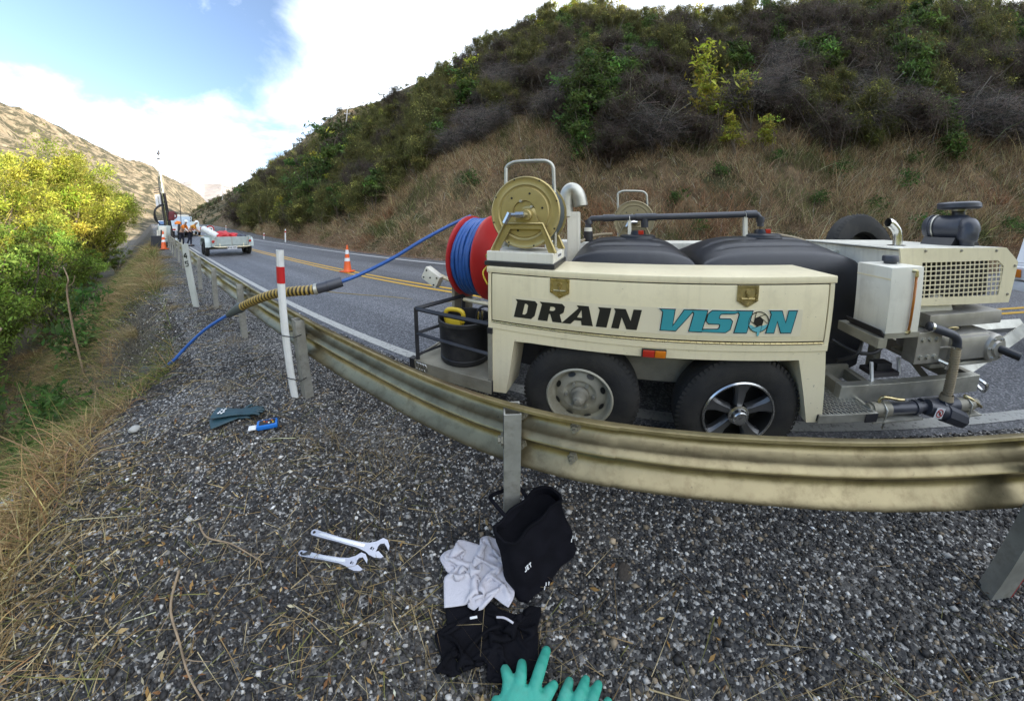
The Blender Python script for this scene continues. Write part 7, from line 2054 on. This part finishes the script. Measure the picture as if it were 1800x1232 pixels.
Q = thing('pickup', 'silver pickup tail parked to the right of the far flat-deck truck', 'pickup', (-38.0, 4.05, 0), 0)
part('body', MB().prism([(0, .45), (0, 1.0), (-1.6, 1.02), (-1.9, 1.5), (-3.2, 1.5), (-3.8, 1.0), (-4.8, .92), (-4.85, .45)], -.75, .75, FX), 'utility', Q, 30); part('window', MB().prism([(-1.72, 1.05), (-1.95, 1.42), (-3.1, 1.42), (-3.6, 1.05)], -.755, .755, FX), 'glass', Q)
part('tailgate', MB().box(.0, .03, -.65, .65, .55, .98, bev=.01), 'reflect', Q)
for s in (-1, 1):
    part('tail_light', MB().box(.0, .04, s * .70 - .05, s * .70 + .05, .62, .92), 'red_lens', Q)
    for x in (-.9, -3.9): part('wheel', MB().lathe([(0, -.1), (.3, -.1), (.34, -.06), (.34, .06), (.3, .1), (0, .1)], 20, (x, s * .68, .34), 'Y'), 'rubber', Q, 40)
Q = thing('van', 'small white van with blue windscreen facing the camera, far down the verge side', 'van', (-60, 1.75, 0), 0)
part('body', MB().prism([(0, .25), (0, .75), (-.5, .85), (-1.0, 1.55), (-4.2, 1.6), (-4.3, .25)], -.6, .6, FX), 'reflect', Q, 30); part('windscreen', MB().prism([(-.49, .88), (-.48, .875), (-.93, 1.50), (-.95, 1.50)], -.52, .52, FX).box(-.53, -.47, -.5, .5, .86, .9), 'glass', Q)
for s in (-1, 1):
    for x in (-.7, -3.4): part('wheel', MB().lathe([(0, -.08), (.28, -.08), (.30, 0), (.28, .08), (0, .08)], 16, (x, s * .55, .30), 'Y'), 'rubber', Q, 40)
    part('headlight', MB().box(-.0, .03, s * .42 - .1, s * .42 + .1, .55, .7), 'chrome', Q)
S = thing('road_sign', 'small round red-ringed white sign standing behind the utility trailer', 'sign', (-25.0, 3.75, 0), 0)
part('stand', MB().tube([(-.2, 0, 0), (0, 0, .85)], .02, 6), 'rig_dark', S); part('disc', MB().lathe([(0, .0), (.30, .0), (.30, -.02), (0, -.02)], 28, (0.02, 0, .95), 'X'), 'reflect', S, 40)
part('red_ring', MB().lathe([(.21, .006), (.295, .006)], 28, (.02, 0, .95), 'X'), 'red_lens', S); part('digit', MB().box(.026, .03, -.12, -.03, .86, 1.03).box(.026, .03, .03, .12, .86, 1.03), 'ink', S)

# ------------------------------------------------------------------ tow vehicle at the right edge
V_ = thing('tow_truck', 'white tow vehicle in front of the jetting trailer, cut off by the right photo edge', 'truck', (5.12, 2.62, 0), 0.05)
part('canopy', MB().prism([(0.06, .98), (.55, 1.95), (2.6, 2.0), (2.6, .98)], -.9, .88, FX), 'reflect', V_, 30)
part('canopy_door', MB().prism([(0.065, 1.02), (0.085, 1.02), (.525, 1.90), (.505, 1.90)], -.8, .8, FX), 'marker_white', V_)
part('tray', MB().box(0, 2.7, -.92, .90, .90, .975, bev=.01), 'reflect', V_); part('bumper', MB().box(-.10, .06, -.85, .92, .66, .78, bev=.03), 'reflect', V_, 30)
for s in (-1, 1):
    lb_ = part('light_bracket', MB().box(-.12, .0, s * .80 - .16, s * .80 + .16, .80, .945, bev=.01), 'reflect', V_)
    part('tail_light', MB().box(-.14, -.121, s * .80 - .10, s * .80 + .06, .825, .92, bev=.015), 'amber_lens', lb_, 30)
    part('light_bolt', MB().lathe([(0, -.135), (.012, -.135), (.014, -.12)], 8, (0, s * .80 + .12, .93), 'X'), 'frame', lb_)
    for x in (.9, 4.0): part('wheel', MB().lathe([(0, -.1), (.24, -.1), (.34, -.12), (.38, -.08), (.38, .08), (.34, .12), (0, .1)], 32, (x, s * .75, .38), 'Y'), 'rubber', V_, 40)
part('cab', MB().prism([(2.72, .55), (2.72, 1.9), (3.0, 1.95), (4.0, 1.9), (4.6, 1.25), (5.4, 1.15), (5.5, .55)], -.88, .88, FX), 'reflect', V_, 30); part('side_window', MB().prism([(2.9, 1.3), (2.95, 1.82), (3.95, 1.8), (4.4, 1.3)], -.885, .885, FX), 'glass', V_)
part('chassis', MB().box(-.05, 5.2, -.4, .4, .45, .66), 'frame', V_); part('tow_hitch', MB().tube([(-.25, 0, .46), (.1, 0, .46)], .04, 8), 'rig_dark', V_)
